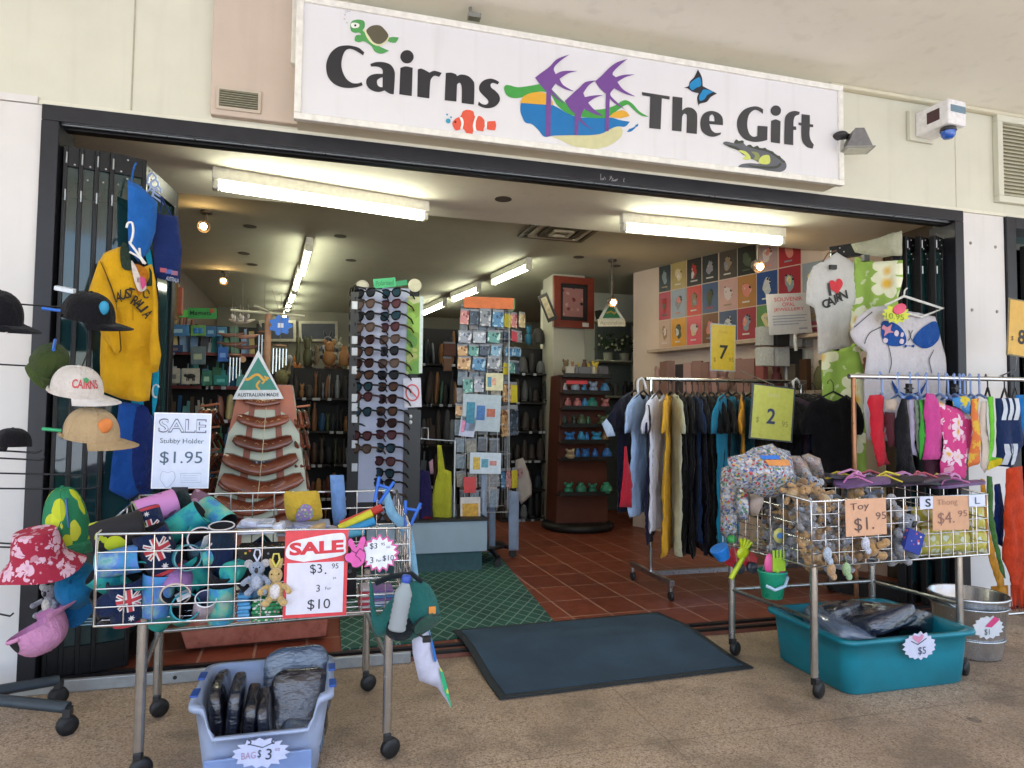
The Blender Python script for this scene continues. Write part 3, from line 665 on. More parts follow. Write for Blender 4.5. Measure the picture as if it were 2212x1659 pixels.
def hook(t, x, z, r=.02, drop=.05, mat=None, y=0, w=.0028, flip=1):
    k = MB(); k.tube([(x, y, z-drop), (x, y, z-r*.6)]+[(x+flip*r*(1-cos(a)), y, z+r*sin(a)-r*.6+r*.6) for a in [pi*q/6 for q in range(8)]], w, 6)
    return obj('hook', k, mat or M('e4e4e6', .35), t)

# ------------------------------------------------------------------ hat stand with caps
hs = thing('hat_stand', 'tall grey wire hat stand on castors by the white wall', 'hat stand', (-1.2, -.36, 0))
GREY = M('55595c', .45, .5)
m = MB(); m.tube([(-.1, .0, .1), (-.1, 0, 1.95)], .016, 10); obj('post', m, GREY, hs)
for a, b in (((-.1, 0), (.3, -.15)), ((-.1, 0), (.17, .15)), ((-.1, 0), (-.4, -.2)), ((-.1, 0), (-.4, .25))):
    m = MB(); m.tube([(a[0], a[1], .12), (b[0], b[1], .1)], .022, 8, flat=.7); l = obj('leg', m, M('39424a', .5, .3), hs)
    m = MB(); m.lathe([(.012, -.014), (.036, -.012), (.036, .012), (.012, .014)], 16); obj('castor', m, M('1b1b1d', .6), l, loc=(b[0], b[1], .037), rot=(rad(90), 0, rad(30)))
    m = MB(); m.box(-.012, .012, -.02, .02, 0, .03); obj('castor_fork', m, M('2a2a2c', .5), l, loc=(b[0], b[1], .07))
for i, (z, x1, y1, up) in enumerate(((1.38, .27, .02, .07), (1.05, .16, -.1, 0), (1.02, .16, -.06, 0), (.96, .3, -.05, 0), (.9, .33, .0, .0), (.7, .2, -.1, 0), (.68, .24, -.05, 0), (.45, .1, -.12, 0), (1.62, .3, 0, .05))):
    m = MB(); m.tube([(-.1, 0, z), (x1*.9, y1, z-.01), (x1, y1, z+up)], .0035, 6); obj('wire_arm', m, M('2e3033', .4, .6), hs)
def cap(label, u, v, Y, crown, brim=None, under=None, yaw=0, tilt=0, roll=0, s=1.0, strap=None, group=None, extra=None):
    p = U(u, v, Y=Y); R_ = Matrix.Rotation(yaw, 3, 'Z') @ Matrix.Rotation(-tilt, 3, 'Y') @ Matrix.Rotation(roll, 3, 'X')
    t = thing('cap', label, 'cap', p, rot=R_.to_euler(), group=group); t.scale = (s*.86,)*3
    def cr(a, b):
        th, ph = 2*pi*a, b*pi/2; q = cos(ph)**.75
        pan = 1+.012*cos(6*th)
        return (.102*cos(th)*q*pan, .085*sin(th)*q*pan, .118*sin(ph)**.9+(.018*cos(th)*(1-b)*-1 if False else 0))
    k = MB(); k.grid(cr, 30, 9); k.grid(lambda a, b: tuple(c*.965 for c in cr(1-a, b)), 30, 7); obj('crown', k, crown, t)
    k = MB(); k.ell((0, 0, .117), .009, .009, .006); obj('button', k, brim or crown, t)
    def br(a, b, off=0):
        an = (a-.5)*2*rad(78); r0 = .1; ext = .078*max(0, cos(an*1.02))**.45
        x = (r0+b*ext)*cos(an); y = .086*sin(an)*(1+.06*b); return (x, y, -.002-.008*b-1.5*b*y*y-.008*b*(1-cos(an))+off)
    k = MB(); k.grid(lambda a, b: br(a, b, .0035), 20, 5); k.grid(lambda a, b: br(1-a, b), 20, 5, 1); k.grid(lambda a, b: br(a, 1, .0035*(1-b)), 20, 1); obj('brim', k, [brim or crown, under or brim or crown], t)
    for q in (.86, .7, .5):
        k = MB(); k.tube([tuple(br(a/24, q, .0042)) for a in range(25)], .0008, 3); obj('stitch_row', k, brim or crown, t)
    for i in range(6):
        k = MB(); k.tube([tuple(c*1.004 for c in cr(i/6, b/8)) for b in range(9)], .0011, 4); obj('seam', k, crown, t)
    if strap:
        k = MB(); k.grid(lambda a, b: tuple(c*1.012 for c in cr(.5+(a-.5)*.2, .02+.3*b*(1-(2*a-1)**2)**.5)), 12, 4); obj('opening_shade', k, M('1a1a1c', .9), t)  # dark patch on the crown, painted as the shade inside the strap gap
        k = MB(); k.tube([tuple(c*1.02 for c in cr(.5+(a-.5)*.24, .03)) for a in [i/8 for i in range(9)]], .008, 6); obj('strap', k, strap, t)
    return t
def captext(t, s, a0, b0, h, mat, span=.1):
    """small embroidery wrapped on the crown"""
    vs, fs = text2d(s, .02); x0, x1 = min(v[0] for v in vs), max(v[0] for v in vs); y0, y1 = min(v[1] for v in vs), max(v[1] for v in vs)
    out = []
    for x, y in vs:
        th = 2*pi*(a0+((x-x0)/(x1-x0)-.5)*span); ph = (b0+(y-y0)/(y1-y0)*h)*pi/2; q = cos(ph)**.75
        out.append((.1055*cos(th)*q, .088*sin(th)*q, .1215*sin(ph)**.9))
    k = MB(); k.add(out, fs); return obj('lettering', k, mat, t)
def peg(t, h, x=-.115, z=.015):
    k = MB(); k.tube([(x-.05, -.02, z), (x+.05, -.03, z+.008)], .007, 6); return obj('peg_clip', k, M(h, .4), t)
c = cap('black cap with a long curved peak hanging in front of the yellow jersey', 190, 690, -.42, cloth_m('17171b'), cloth_m('15151a'), tilt=rad(-9), roll=rad(15), s=1.08, strap=cloth_m('18181c')); peg(c, '2f6fd0')
k = MB(); k.ell((.07, -.05, .07), .02, .014, .03); obj('emblem', k, M('2a8fb8', .6), c)
k = MB(); k.box(-.12, -.05, -.05, -.02, .105, .122); obj('swing_tag', k, M('cfd8e2', .5), c)
c = cap('black cap cut off by the picture edge at the top of the hat stand', -14, 690, -.5, cloth_m('16161c'), cloth_m('17171c'), cloth_m('6b5a48'), yaw=rad(-8), tilt=rad(-14), roll=rad(12), s=1.1)
k = MB(); k.tube([(.1, -.08+.03*a, -.02-.002*a) for a in range(6)], .003, 5); obj('piping', k, M('d8d8d8'), c)
c = cap('olive green cap hung crown outward above the white cap', 103, 790, -.4, cloth_m('3d4a26'), cloth_m('46552b'), yaw=rad(-70), tilt=rad(-42), roll=rad(-20), s=.9); peg(c, '2f6fd0', .0, .13)
c = cap('white cap with red lettering across its front', 165, 850, -.5, cloth_m('d3cbc4'), cloth_m('d8d2ce'), cloth_m('9fb0d6'), tilt=rad(-10), roll=rad(14), yaw=rad(-6), s=1.05, strap=cloth_m('cfc6be'))
captext(c, 'CAIRNS', .86, .22, .22, M('c2454a', .8), .17)
k = MB(); decal(k, [(-.012, 0), (.0, .008), (.012, 0), (.004, -.016), (-.004, -.016)], 0); k.v = [(.062+x, -.068-.004*z, .088+z) for x, y, z in k.v]; obj('palm_motif', k, M('3a8f58'), c)
c = cap('tan cap with an orange motif and a green peg', 196, 945, -.5, cloth_m('b39a76'), cloth_m('ad946f'), tilt=rad(-8), roll=rad(12), yaw=rad(-4), s=1.12, strap=cloth_m('a48b66')); peg(c, '2f9e6a')
k = MB(); k.ell((.066, -.056, .07), .026, .012, .034, R=Matrix.Rotation(.6, 3, 'Y')); obj('motif', k, M('cf7a3c', .8), c)
c = cap('green cap printed with yellow leaves hung upright below the tan cap', 146, 1168, -.46, spotty('leaf_print', '1f7a50', ['c6cf2e', 'd4d640', 'bcc428'], 17, .42, dist=.05), cloth_m('2a7a58'), yaw=rad(-80), tilt=rad(-6), roll=rad(6), s=1.14)
c.scale = (.85, .92, 1.75)
k = MB(); k.box(.05, .1, .02, .025, .04, .1); obj('swing_tag', k, M('4a6fa8', .5), c)
c = cap('pink cap hung upside down at the foot of the hat stand', 78, 1350, -.62, cloth_m('d493bd'), cloth_m('d897c0'), cloth_m('c583ae'), yaw=rad(35), tilt=rad(24), roll=rad(168), s=1.02, strap=cloth_m('d08fb8'))
k = MB(); k.box(-.02, .01, .055, .058, .02, .06); obj('care_label', k, M('e2dce6'), c)
c = cap('small black cap with a pink dot at the picture edge', 26, 965, -.42, cloth_m('17151a'), cloth_m('1a181d'), yaw=rad(200), s=.7)
def bucket(label, u, v, Y, mat, rot, s=1, under=None):
    t = thing('bucket_hat', label, 'bucket hat', U(u, v, Y=Y), rot=rot); t.scale = (s*.8, s*.8, s*.86)
    def f(a, b):
        th = 2*pi*a
        if b < .55: q = b/.55; r = .07+.022*q; z = .095-.1*q**1.2
        else: q = (b-.55)/.45; r = .094+.055*q; z = -.005-.05*q+.009*q*sin(3*th+1)
        return (r*1.05*cos(th), r*.95*sin(th), z)
    k = MB(); k.grid(f, 36, 14); obj('brim', k, mat, t)
    k = MB(); k.grid(lambda a, b: (.07*1.05*b*cos(-2*pi*a), .07*.95*b*sin(-2*pi*a), .098-.003*b), 24, 3); obj('crown', k, mat, t)
    return t
def flowers(name, base, petal, heart, scale=9, cut=.46):
    key = ('fl', name)
    if key in _mats: return _mats[key]
    t = NT(name); co = t.co(); w = t.noise(co, scale*1.5, 2, out=1); c2 = t.n('VectorMath', operation='MULTIPLY_ADD'); t.set(c2.inputs[0], w); c2.inputs[1].default_value = (.06,)*3; t.set(c2.inputs[2], co)
    v = t.n('TexVoronoi'); t.set(v.inputs['Vector'], c2.outputs[0]); v.inputs['Scale'].default_value = scale; v.inputs['Randomness'].default_value = .75
    d = v.outputs['Distance']; sp = t.n('SeparateXYZ'); df = t.n('VectorMath', operation='SUBTRACT'); t.set(df.inputs[0], c2.outputs[0]); t.set(df.inputs[1], v.outputs['Position'])
    t.set(sp.inputs[0], df.outputs[0]); an = t.math('ARCTAN2', sp.outputs[2], sp.outputs[0])
    pet = t.math('MULTIPLY_ADD', t.math('ABSOLUTE', t.math('COSINE', t.math('MULTIPLY', an, 2.5))), .22, cut-.22)
    col = t.mix(t.math('LESS_THAN', d, pet), rgb(base), t.ramp(d, [(.08, rgb(heart)), (.24, rgb(petal))]))
    lf = t.math('GREATER_THAN', t.noise(co, scale*2.2, 2), .62); col = t.mix(t.math('MULTIPLY', t.math('MULTIPLY', lf, t.math('GREATER_THAN', d, pet)), .5), col, rgb(petal))
    t.bump(t.noise(co, 25, 3), .4, .01); m_ = t.P(col=col, rough=.85); _mats[key] = m_; return m_
bucket('crimson bucket hat printed with white hibiscus flowers', 84, 1200, -.62, flowers('hibiscus_print', 'a01f3c', 'd9b3c4', 'c795ab', 16, .5), (rad(14), rad(-6), 0), 1.12)
t = cap('blue cap with white wave stripes hung at the foot of the stand', 170, 1265, -.5, cloth_m('1c74a8'), cloth_m('1a5f93'), yaw=rad(-90), tilt=rad(-70), s=.98)
k = MB(); [k.tube([(.14+.012*i, -.06+.02*j, -.055+.006*(j % 2)+.02*i*0) for j in range(7)], .003, 5) for i in range(3)]; obj('stripe', k, M('a9cfe6'), t)

# ------------------------------------------------------------------ plush builder (one body mesh, ears and muzzle as parts)
PLF = {}
def fur(h):
    key = ('fur', h)
    if key in _mats: return _mats[key]
    t = NT('plush_'+h); co = t.co(); c = rgb(h); n = t.noise(co, 120, 3)
    t.bump(n, .8, .006); _mats[key] = t.P(col=t.ramp(n, [(.3, tuple(x*.7 for x in c[:3])), (.7, tuple(min(1, x*1.15) for x in c[:3]))]), rough=.95, sheen=.4); return _mats[key]
def plush(label, loc, h, kind='koala', s=1.0, rot=(0, 0, 0), group=None, belly=None, detail=True):
    t = thing('plush_'+kind, label, 'plush toy', loc, rot=rot, group=group); t.scale = (s, s, s)
    n, m_ = (14, 9) if detail else (10, 6)
    b = MB(); b.ell((0, 0, -.045), .034, .03, .042, 0, n, m_); b.ell((0, -.004, .015), .034 if kind == 'koala' else .026, .03, .03, 0, n, m_)
    for sx in (-1, 1):
        b.tube([(sx*.028, -.006, -.025), (sx*.048, -.02, -.038), (sx*.052, -.036, -.042)], .0115, 7)
        b.ell((sx*.052, -.036, -.042), .0125, n=8, m=6)
        b.tube([(sx*.02, -.012, -.075), (sx*.032, -.03, -.088)], .014, 7); b.ell((sx*.033, -.034, -.086), .016, .018, .014, n=8, m=6)
    obj('body', b, fur(h), t)
    for sx in (-1, 1):
        e = MB()
        if kind == 'koala': e.ell((sx*.036, .0, .036), .019, .009, .019, 0, 10, 6)
        else: e.ell((sx*.016, .004, .055), .009, .006, .026, 0, 8, 6, R=Matrix.Rotation(sx*.3, 3, 'Y'))
        obj('ear', e, fur(h if kind != 'koala' else 'a9a8ac'), t)
    e = MB()
    if kind == 'koala': e.ell((0, -.034, .012), .0085, .007, .013, 0, 8, 6)
    else: e.ell((0, -.032, .006), .012, .016, .011, 0, 8, 6)
    obj('nose' if kind == 'koala' else 'muzzle', e, M('1d1b1c', .4) if kind == 'koala' else fur(h), t)
    for sx in (-1, 1):
        e = MB(); e.ell((sx*.013, -.0285, .024), .0035, n=8, m=5); obj('eye', e, M('0d0d0d', .15), t)
    e = MB(); e.ell((0, -.02, -.045), .022, .013, .03, 0, 10, 6); obj('belly', e, fur(belly or {'7f838e': '9a9ca2', 'a0805a': 'b59a78', '8f8f94': 'a6a5a8', '6f6a68': '85807c', '8a6a48': 'a08662', 'b08a5a': 'bfa37c', '9aa2b4': 'b0b5c2'}.get(h, 'cfc5b8')), t)
    return t
plush('small koala toy clipped low on the hat stand beside the pink cap', U(108, 1285, Y=-.5), '8d8a90', 'koala', .8, (0, 0, rad(-20)))

# ------------------------------------------------------------------ jersey and the garments on the door leaf
YEL = cloth_m('d2a01f')
jp = [q+(False,) for q in cE((860, 235), (930, 203), (1000, 180), (1060, 270), (1105, 330), (1190, 350), (1255, 325), (1290, 480), (1310, 640), (1312, 950), (1335, 1085), (1310, 1215), (1262, 1228), (1257, 1300), (1240, 1455), (1150, 1468), (1000, 1440), (862, 1385), (832, 1290), (826, 1090), (838, 900), (795, 800), (742, 715), (735, 560), (775, 440), (825, 300))]
jt, jsf, jpl = soft('jersey', 'golden yellow long sleeved jersey with dark green collar on a white hanger', 'jersey', jp, -.06, YEL, yaw=rad(14), th=.14, res=.02, folds=.026, fl=15)
for pts in (((825, 300), (880, 420), (960, 650), (985, 850), (1000, 1040), (970, 1095), (900, 990), (795, 800), (735, 720), (735, 560), (775, 440)), ((1258, 335), (1290, 480), (1313, 950), (1335, 1085), (1310, 1220), (1245, 1160), (1238, 1000), (1268, 700))):
    mb_, _ = cloth(jpl.L(cE(*pts)), .2, .02, .018, 17, 3); obj('sleeve', mb_, YEL, jt, loc=(0, -.035, 0))
GRN = cloth_m('2c3b30')
sub_part(jt, 'collar', jpl, jsf, cE((1000, 180), (1050, 160), (1085, 300), (1090, 385), (1010, 362)), GRN, -.012)
sub_part(jt, 'collar', jpl, jsf, cE((1235, 360), (1262, 410), (1262, 500), (1240, 510), (1205, 505), (1240, 440)), GRN, -.01)
sub_part(jt, 'placket', jpl, jsf, cE((1095, 330), (1190, 350), (1230, 420), (1205, 500), (1150, 600), (1105, 450)), cloth_m('b5701f'), -.008)
sub_part(jt, 'swing_tag', jpl, jsf, cE((1088, 300), (1125, 350), (1160, 430), (1205, 480), (1210, 540), (1150, 560), (1105, 440)), cloth_m('d9cdc4'), -.016)
k = MB(); o_ = jpl.L(cE((1160, 440), (1200, 450), (1215, 500), (1180, 550), (1165, 500))); decal(k, o_, -.026, 0, jsf); obj('price_burst', k, M('d24a86', .6), jt)
k = MB(); x, z = jpl.l(*cE((1163, 470))[0]); put_text(k, '15', x, z, .02, y=-.021, surf=jsf); obj('tag_lettering', k, M('222222'), jt)
for ln in (((825, 300), (880, 420), (930, 540), (960, 650), (962, 740)), ((1312, 960), (1318, 1100), (1245, 1075)), ((985, 830), (995, 930), (1000, 1040), (965, 1060)), ((1105, 590), (1102, 800))):
    k = MB(); stroke(k, smooth_line(jpl.L(cE(*ln)), False, 4), .006, -.006, 0, surf=jsf); obj('piping', k, cloth_m('5b4a20') if ln[0][0] != 1105 else cloth_m('b8860f'), jt)
BKT = M('2b2418', .8, var=0)
for ch, x, y, r in (('A', 985, 610, 8), ('U', 1022, 592, 2), ('S', 1060, 583, -4), ('T', 1090, 577, -8), ('R', 1122, 640, -25), ('A', 1148, 655, -35), ('L', 1175, 682, -40), ('I', 1195, 705, -45), ('A', 1225, 745, -48)):
    k = MB(); cx, cz = jpl.l(*cE((x, y))[0]); put_text(k, ch, cx, cz, .045, .024 if ch != 'I' else .009, y=-.016, bold=.02, rot=rad(r), surf=jsf); obj('letter', k, BKT, jt)
k = MB(); q = jpl.L(cE((1075, 90), (1085, 30), (1075, 5), (1055, 15), (1050, 45))); k.tube([(x, -.05, z) for x, z in smooth_line(jpl.L(cE((1050, 45), (1062, 8), (1095, 5), (1105, 70), (1090, 150), (1070, 165))), False)], .005, 7)
k.tube([(x, -.065, z) for x, z in jpl.L(cE((1075, 170), (1150, 270), (1205, 345)))], .0055, 6); k.tube([(x, -.06, z) for x, z in jpl.L(cE((1155, 215), (1165, 300), (1190, 340)))], .005, 6); k.tube([(x, -.06, z) for x, z in jpl.L(cE((1075, 245), (1130, 275), (1165, 300)))], .005, 6)
obj('hanger', k, M('e6e4e2', .35), jt)
k = MB(); x, z = jpl.l(*cE((1213, 575))[0]); k.tube([(x+.012*cos(a), jsf(x, z)-.012, z+.02*sin(a)) for a in [i*.7 for i in range(9)]], .003, 5); obj('crest', k, M('3b3326'), jt)
BLU, NAV = cloth_m('2563b0', .2), cloth_m('1e2f63', .2)
bg, sf, pl = soft('shoulder_bag', 'bright blue cloth bag hung high on the dark door leaf', 'bag', [(276, 388), (300, 400), (340, 437), (336, 500), (322, 545), (300, 565), (280, 540), (276, 470)], -.04, BLU, yaw=rad(30), th=.05, folds=.014)
k = MB(); k.tube([(x, 0, z) for x, z in pl.L([(284, 390), (287, 372), (290, 360), (294, 352)])], .004, 6); obj('strap', k, BLU, bg)
bg, sf, pl = soft('shoulder_bag', 'navy tote bag with printed flags hung beside the bright blue bag', 'bag', [(338, 455), (346, 462), (385, 467), (393, 540), (388, 612), (362, 607), (334, 600), (330, 520)], .06, NAV, yaw=rad(16), th=.05, folds=.012)
k = MB(); [k.tube([(x, 0, z) for x, z in pl.L(a)], .004, 6) for a in ([(345, 460), (350, 440), (347, 425)], [(370, 466), (355, 440), (349, 425)])]; obj('strap', k, NAV, bg)
for i, (x, y) in enumerate(((352, 586), (364, 589), (376, 592))):
    k = MB(); a, b = pl.l(x, y); decal(k, [(a-.014, b-.009), (a+.014, b-.009), (a+.014, b+.011), (a-.014, b+.011)], -.005, 0, sf); obj('flag_patch', k, M(('b35a66', '5068b0', '9c6a80')[i], .7), bg)
k = MB(); a, b = pl.l(372, 605); put_text(k, 'AUSTRALIA', a, b, .018, .055, -.006, .02, rad(-8), sf); obj('lettering', k, M('b9c2d8'), bg)
for i in range(3):
    k = MB(); p = U(318+6*i, 395+14*i, Y=.1); k.tube([(0, 0, .0), (.004, 0, .035), (.02, 0, .05), (.036, 0, .035), (.036, 0, .018)], .005, 6); k.tube([(-.03, .0, -.03), (0, 0, 0), (.05, 0, -.035)], .005, 6)
    solo('coat_hanger', 'pale blue plastic hanger above the navy tote bag', 'hanger', k, M('93a6cf', .4), p, group='pale blue hangers above the tote bag')
ws, sf, pl = soft('wetsuit_vest', 'black and turquoise vest hanging behind the yellow jersey', 'vest', [(300, 500), (318, 510), (335, 560), (345, 650), (348, 760), (345, 880), (335, 950), (310, 1000), (290, 930), (290, 700), (295, 560)], .06, cloth_m('16171c'), yaw=rad(16), th=.06)
sub_part(ws, 'side_panel', pl, sf, [(316, 522), (324, 540), (333, 600), (341, 700), (337, 700), (325, 600), (312, 545)], cloth_m('1b93b5'), -.006)
sub_part(ws, 'side_panel', pl, sf, [(284, 862), (310, 862), (302, 945), (297, 960), (290, 925)], cloth_m('1b93b5'), -.012)
sub_part(ws, 'side_panel', pl, sf, [(330, 800), (342, 790), (341, 850), (330, 900), (328, 850)], cloth_m('1b93b5'), -.01)
k = MB(); x, z = pl.l(336, 845); k.tube([(x+.014*cos(a), sf(x, z)-.008, z+.03*sin(a)) for a in [.6+i*.5 for i in range(10)]], .005, 5); obj('ring_motif', k, M('c9ced4'), ws)
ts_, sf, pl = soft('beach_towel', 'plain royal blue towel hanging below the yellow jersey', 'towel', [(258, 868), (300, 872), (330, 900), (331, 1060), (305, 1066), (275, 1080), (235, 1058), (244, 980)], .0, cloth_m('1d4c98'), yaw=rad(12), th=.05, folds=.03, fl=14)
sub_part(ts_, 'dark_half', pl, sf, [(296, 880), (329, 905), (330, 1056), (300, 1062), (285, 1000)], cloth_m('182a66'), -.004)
# ================================================================== wire dump tables
def pocket_grid(mb, a, b, c, d, nu, nv, r=.0029):
    """wires between four corners (a b along the bottom, d c along the top)"""
    a, b, c, d = map(Vector, (a, b, c, d))
    for i in range(nu+1):
        t = i/nu; mb.tube([a.lerp(b, t), d.lerp(c, t)], r, 5)
    for j in range(1, nv):
        t = j/nv; mb.tube([a.lerp(d, t), b.lerp(c, t)], r, 5)
def dump_table(label, x0, x1, y0, y1, zb, zf, zk, legs, nu, nv, dz=0, sk=0):
    t = thing('dump_table', label, 'display table', (0, 0, 0)); CH = chrome()
    F = [(x0, y0, zb), (x1, y0, zb+dz), (x1, y0, zf+dz), (x0, y0, zf)]; B = [(x0+sk, y1, zb), (x1, y1, zb), (x1, y1, zk), (x0+sk, y1, zk)]
    for q, (a, b, c, d, n) in enumerate(((F[0], F[1], F[2], F[3], nu), (B[0], B[1], B[2], B[3], nu), (F[0], B[0], B[3], F[3], nu//2), (F[1], B[1], B[2], F[2], nu//2))):
        m = MB(); pocket_grid(m, a, b, c, d, n, nv); p = obj('wire_side', m, CH, t)
        m = MB(); m.tube([a, b, c, d], .0048, 8, closed=True); obj('rim', m, CH, p)
    m = MB(); pocket_grid(m, F[0], F[1], B[1], B[0], nu, 8); obj('wire_floor', m, CH, t)
    for x, y, top in legs:
        m = MB(); m.tube([(x, y, .085), (x, y, top)], .0165, 14); l = obj('leg', m, M('b9b7b2', .24, .9, .06), t)
        m = MB(); m.lathe([(.01, -.015), (.03, -.014), (.035, -.008), (.035, .008), (.03, .014), (.01, .015)], 18); obj('castor', m, M('161618', .5), l, loc=(x+.012, y-.01, .036), rot=(rad(90), 0, rad(25)))
        m = MB(); m.box(x-.012, x+.014, y-.022, y+.014, .05, .088); obj('castor_fork', m, M('222224', .5), l, bev=.004)
    for (xa, ya, _), (xb, yb, _) in ((legs[0], legs[2]), (legs[1], legs[3]), (legs[2], legs[3])):
        m = MB(); m.tube([(xa, ya, .33), (xb, yb, .33)], .009, 8); obj('brace', m, steel(), t)
    return t
dump_table('long chrome wire dump table heaped with foam drink holders', -.7, .3, -.95, -.45, .515, .805, .872, ((-.57, -.9, .52), (.23, -.96, .51), (-.62, -.42, .52), (.19, -.36, .52)), 12, 5, -.012)
dump_table('chrome wire dump table heaped with plush toys and thongs', 2.036, 3.02, -.92, -.37, .562, .842, .9, ((2.06, -.9, .57), (2.92, -.85, .58), (2.01, -.36, .57), (2.86, -.38, .58)), 14, 5, .012, -.08)

# ------------------------------------------------------------------ foam drink holders
def stubby(label, xy, Y, ax, ex, mat, inner='14151a', s=1.0, rim=None, tag=None, decor=None, dark=False):
    """ax: picture angle of the axis (deg, open end that way); ex: how far the open end turns to the street (deg)"""
    p = U(*cH(xy)[0], Y=Y)
    d = Vector((cos(rad(ax))*cos(rad(ex)), -sin(rad(ex)), sin(rad(ax))*cos(rad(ex))))
    t = thing('drink_holder', label, 'drink holder', p, rot=d.to_track_quat('Z', 'Y').to_euler()); t.scale = (s*1.0,)*3
    k = MB(); k.lathe([(.0, -.052), (.034, -.052), (.0375, -.049), (.0378, .048), (.0372, .0515)], 28, caps=False); obj('sleeve', k, mat, t)
    k = MB(); k.lathe([(.0372, .0515), (.0355, .0526), (.0335, .0515), (.0332, -.045), (0, -.046)], 28, caps=False); obj('lining', k, M(inner, .9), t)
    if rim:
        k = MB(); k.tube([(.0365*cos(a), .0365*sin(a), .0515) for a in [i*pi/14 for i in range(28)]], .0026, 6, closed=True); obj('rim', k, M(rim, .7), t)
    if tag:
        k = MB(); k.box(-.02, .014, -.024, -.0225, .02, .068); o = obj('paper_tag', k, M('dfe2ea', .7), t); o.rotation_euler = (rad(-12), rad(20), rad(tag))
    return t, d
def flagdecor(t, d, roll=0, s=1):
    """union flag corner with stars wrapped on the sleeve side that faces the street"""
    inv = t.rotation_euler.to_matrix().inverted(); f = inv @ (EYE-t.location); a0 = math.atan2(f.y, f.x)+roll
    up = inv @ Vector((0, 0, 1)); R0 = .0386
    def put(name, pts, mat, off):
        k = MB(); vs, fs = fill(resample(pts, .006), .006); k.add([((R0+off)*cos(a0+x/R0), (R0+off)*sin(a0+x/R0), z) for x, z in vs], fs); obj(name, k, mat, t)
    Wt, Rd = M('d8d4d2', .7), M('b0313c', .7)
    for a in (35, -35):
        c, s_ = cos(rad(a)), sin(rad(a)); put('flag_cross', [(c*u-s_*v, .012+s_*u+c*v) for u, v in ((-.03, -.0045), (.03, -.0045), (.03, .0045), (-.03, .0045))], Wt, .0002 if a > 0 else .0004)
        put('flag_cross', [(c*u-s_*v, .012+s_*u+c*v) for u, v in ((-.028, -.0015), (.028, -.0015), (.028, .0015), (-.028, .0015))], Rd, .0006 if a > 0 else .0007)
    for w, mt, o in ((.0075, Wt, .0008), (.0042, Rd, .0012)):
        put('flag_cross', [(-w, -.014), (w, -.014), (w, .038), (-w, .038)], mt, o); put('flag_cross', [(-.028, .012-w), (.028, .012-w), (.028, .012+w), (-.028, .012+w)], mt, o+.0002)
    for x, z, r in ((.0, -.03, .008), (.03, -.016, .005), (.036, .02, .005)):
        put('star', [(x+(r if i % 2 == 0 else r*.45)*cos(pi*i/7), z+(r if i % 2 == 0 else r*.45)*sin(pi*i/7)) for i in range(14)], Wt, .0004)
    put('edge_band', [(-.045, -.049), (.045, -.049), (.045, -.041), (-.045, -.041)], Rd, .0003)
def wash(name, cols, sc=16):
    t = NT(name); co = t.co(); f = t.noise(co, sc, 4, .6); v = t.noise(co, 45, 3)
    t.bump(t.noise(co, 600, 1), .2, .002)
    return t.P(col=t.mix(t.math('MULTIPLY', v, .35), t.ramp(f, [(.28+.44*i/(len(cols)-1), rgb(c)) for i, c in enumerate(cols)]), rgb(cols[1])), rough=.75)
SEA = wash('sea_print', ['1d6a8a', '3f8fc0', '5a7fd0', '8fb8b8', '3fa08a'])
TEA = wash('teal_print', ['0f5a78', '177a90', '2aa59a', '3aa890', '1d8a94'])
BLE = wash('lagoon_print', ['2f5fa4', '3a86c0', '4fb6a0', '9ab88a', '6f9ad8'])
NVY = cloth_m('1a2748'); BLK = cloth_m('15141a'); PNK = spotty('pink_print', 'c583bd', ['7d4a72', 'd79ccf', 'c583bd'], 30, .22, dist=.08)
stubby('black drink holder with yellow green leaves lying at the corner of the table', (320, 585), -.86, 195, 10, spotty('lime_leaf', '17161c', ['b6c424', '17161c', 'a9b820', 'b6c424'], 20, .44, dist=.03), s=1.45)
stubby('pink drink holder with dark swirls lying on top of the heap', (705, 335), -.7, 198, 22, PNK, s=1.3, rim='8e8f70')
t, d = stubby('navy flag drink holder half buried under the pink one', (640, 520), -.76, -70, 10, NVY, s=1.25); flagdecor(t, d, 0)
t, d = stubby('navy flag drink holder leaning in the middle of the heap', (720, 770), -.86, 112, 8, NVY, s=1.5); flagdecor(t, d)
stubby('dark green drink holder behind the pink one', (990, 360), -.62, 130, -20, cloth_m('1c2a2c'), s=1.2)
stubby('mauve patterned drink holder at the back of the heap', (1120, 330), -.6, 60, -10, spotty('mauve_print', '6f4f5f', ['a07a8a', '5a3f4d'], 24, .35), s=1.15)
stubby('turquoise drink holder lying on top of the heap', (990, 500), -.74, 35, 0, TEA, s=1.35)
stubby('blue green drink holder with its black mouth showing by the back rail', (1300, 420), -.66, -32, 35, BLE, s=1.3)
stubby('pale sea blue drink holder lying by the front corner', (330, 880), -.88, 8, 0, SEA, s=1.25)
stubby('teal rimmed drink holder with its mouth to the street', (490, 1040), -.86, 30, 62, TEA, rim='1f8f92', s=1.22)
stubby('dark drink holder with its mouth to the street below the turquoise one', (985, 840), -.86, 20, 66, TEA, rim='5b8f9c', s=1.15)
stubby('purple rimmed drink holder with a white tag in its mouth', (920, 1090), -.88, -80, 62, cloth_m('a878b8'), rim='c9b9ae', s=1.22, tag=15)
stubby('drink holder with a white tag in its mouth near the top rim', (1150, 720), -.84, 75, 55, cloth_m('3a6f8c'), rim='cfc8cf', s=1.12, tag=30)
stubby('navy drink holder with a pale rim standing under the front wire rim', (1370, 680), -.86, 90, 12, cloth_m('1d2c40'), s=1.12, rim='c9c5c8')
stubby('dark navy drink holder upright behind the front wires', (1380, 880), -.84, -88, -12, NVY, s=1.25)
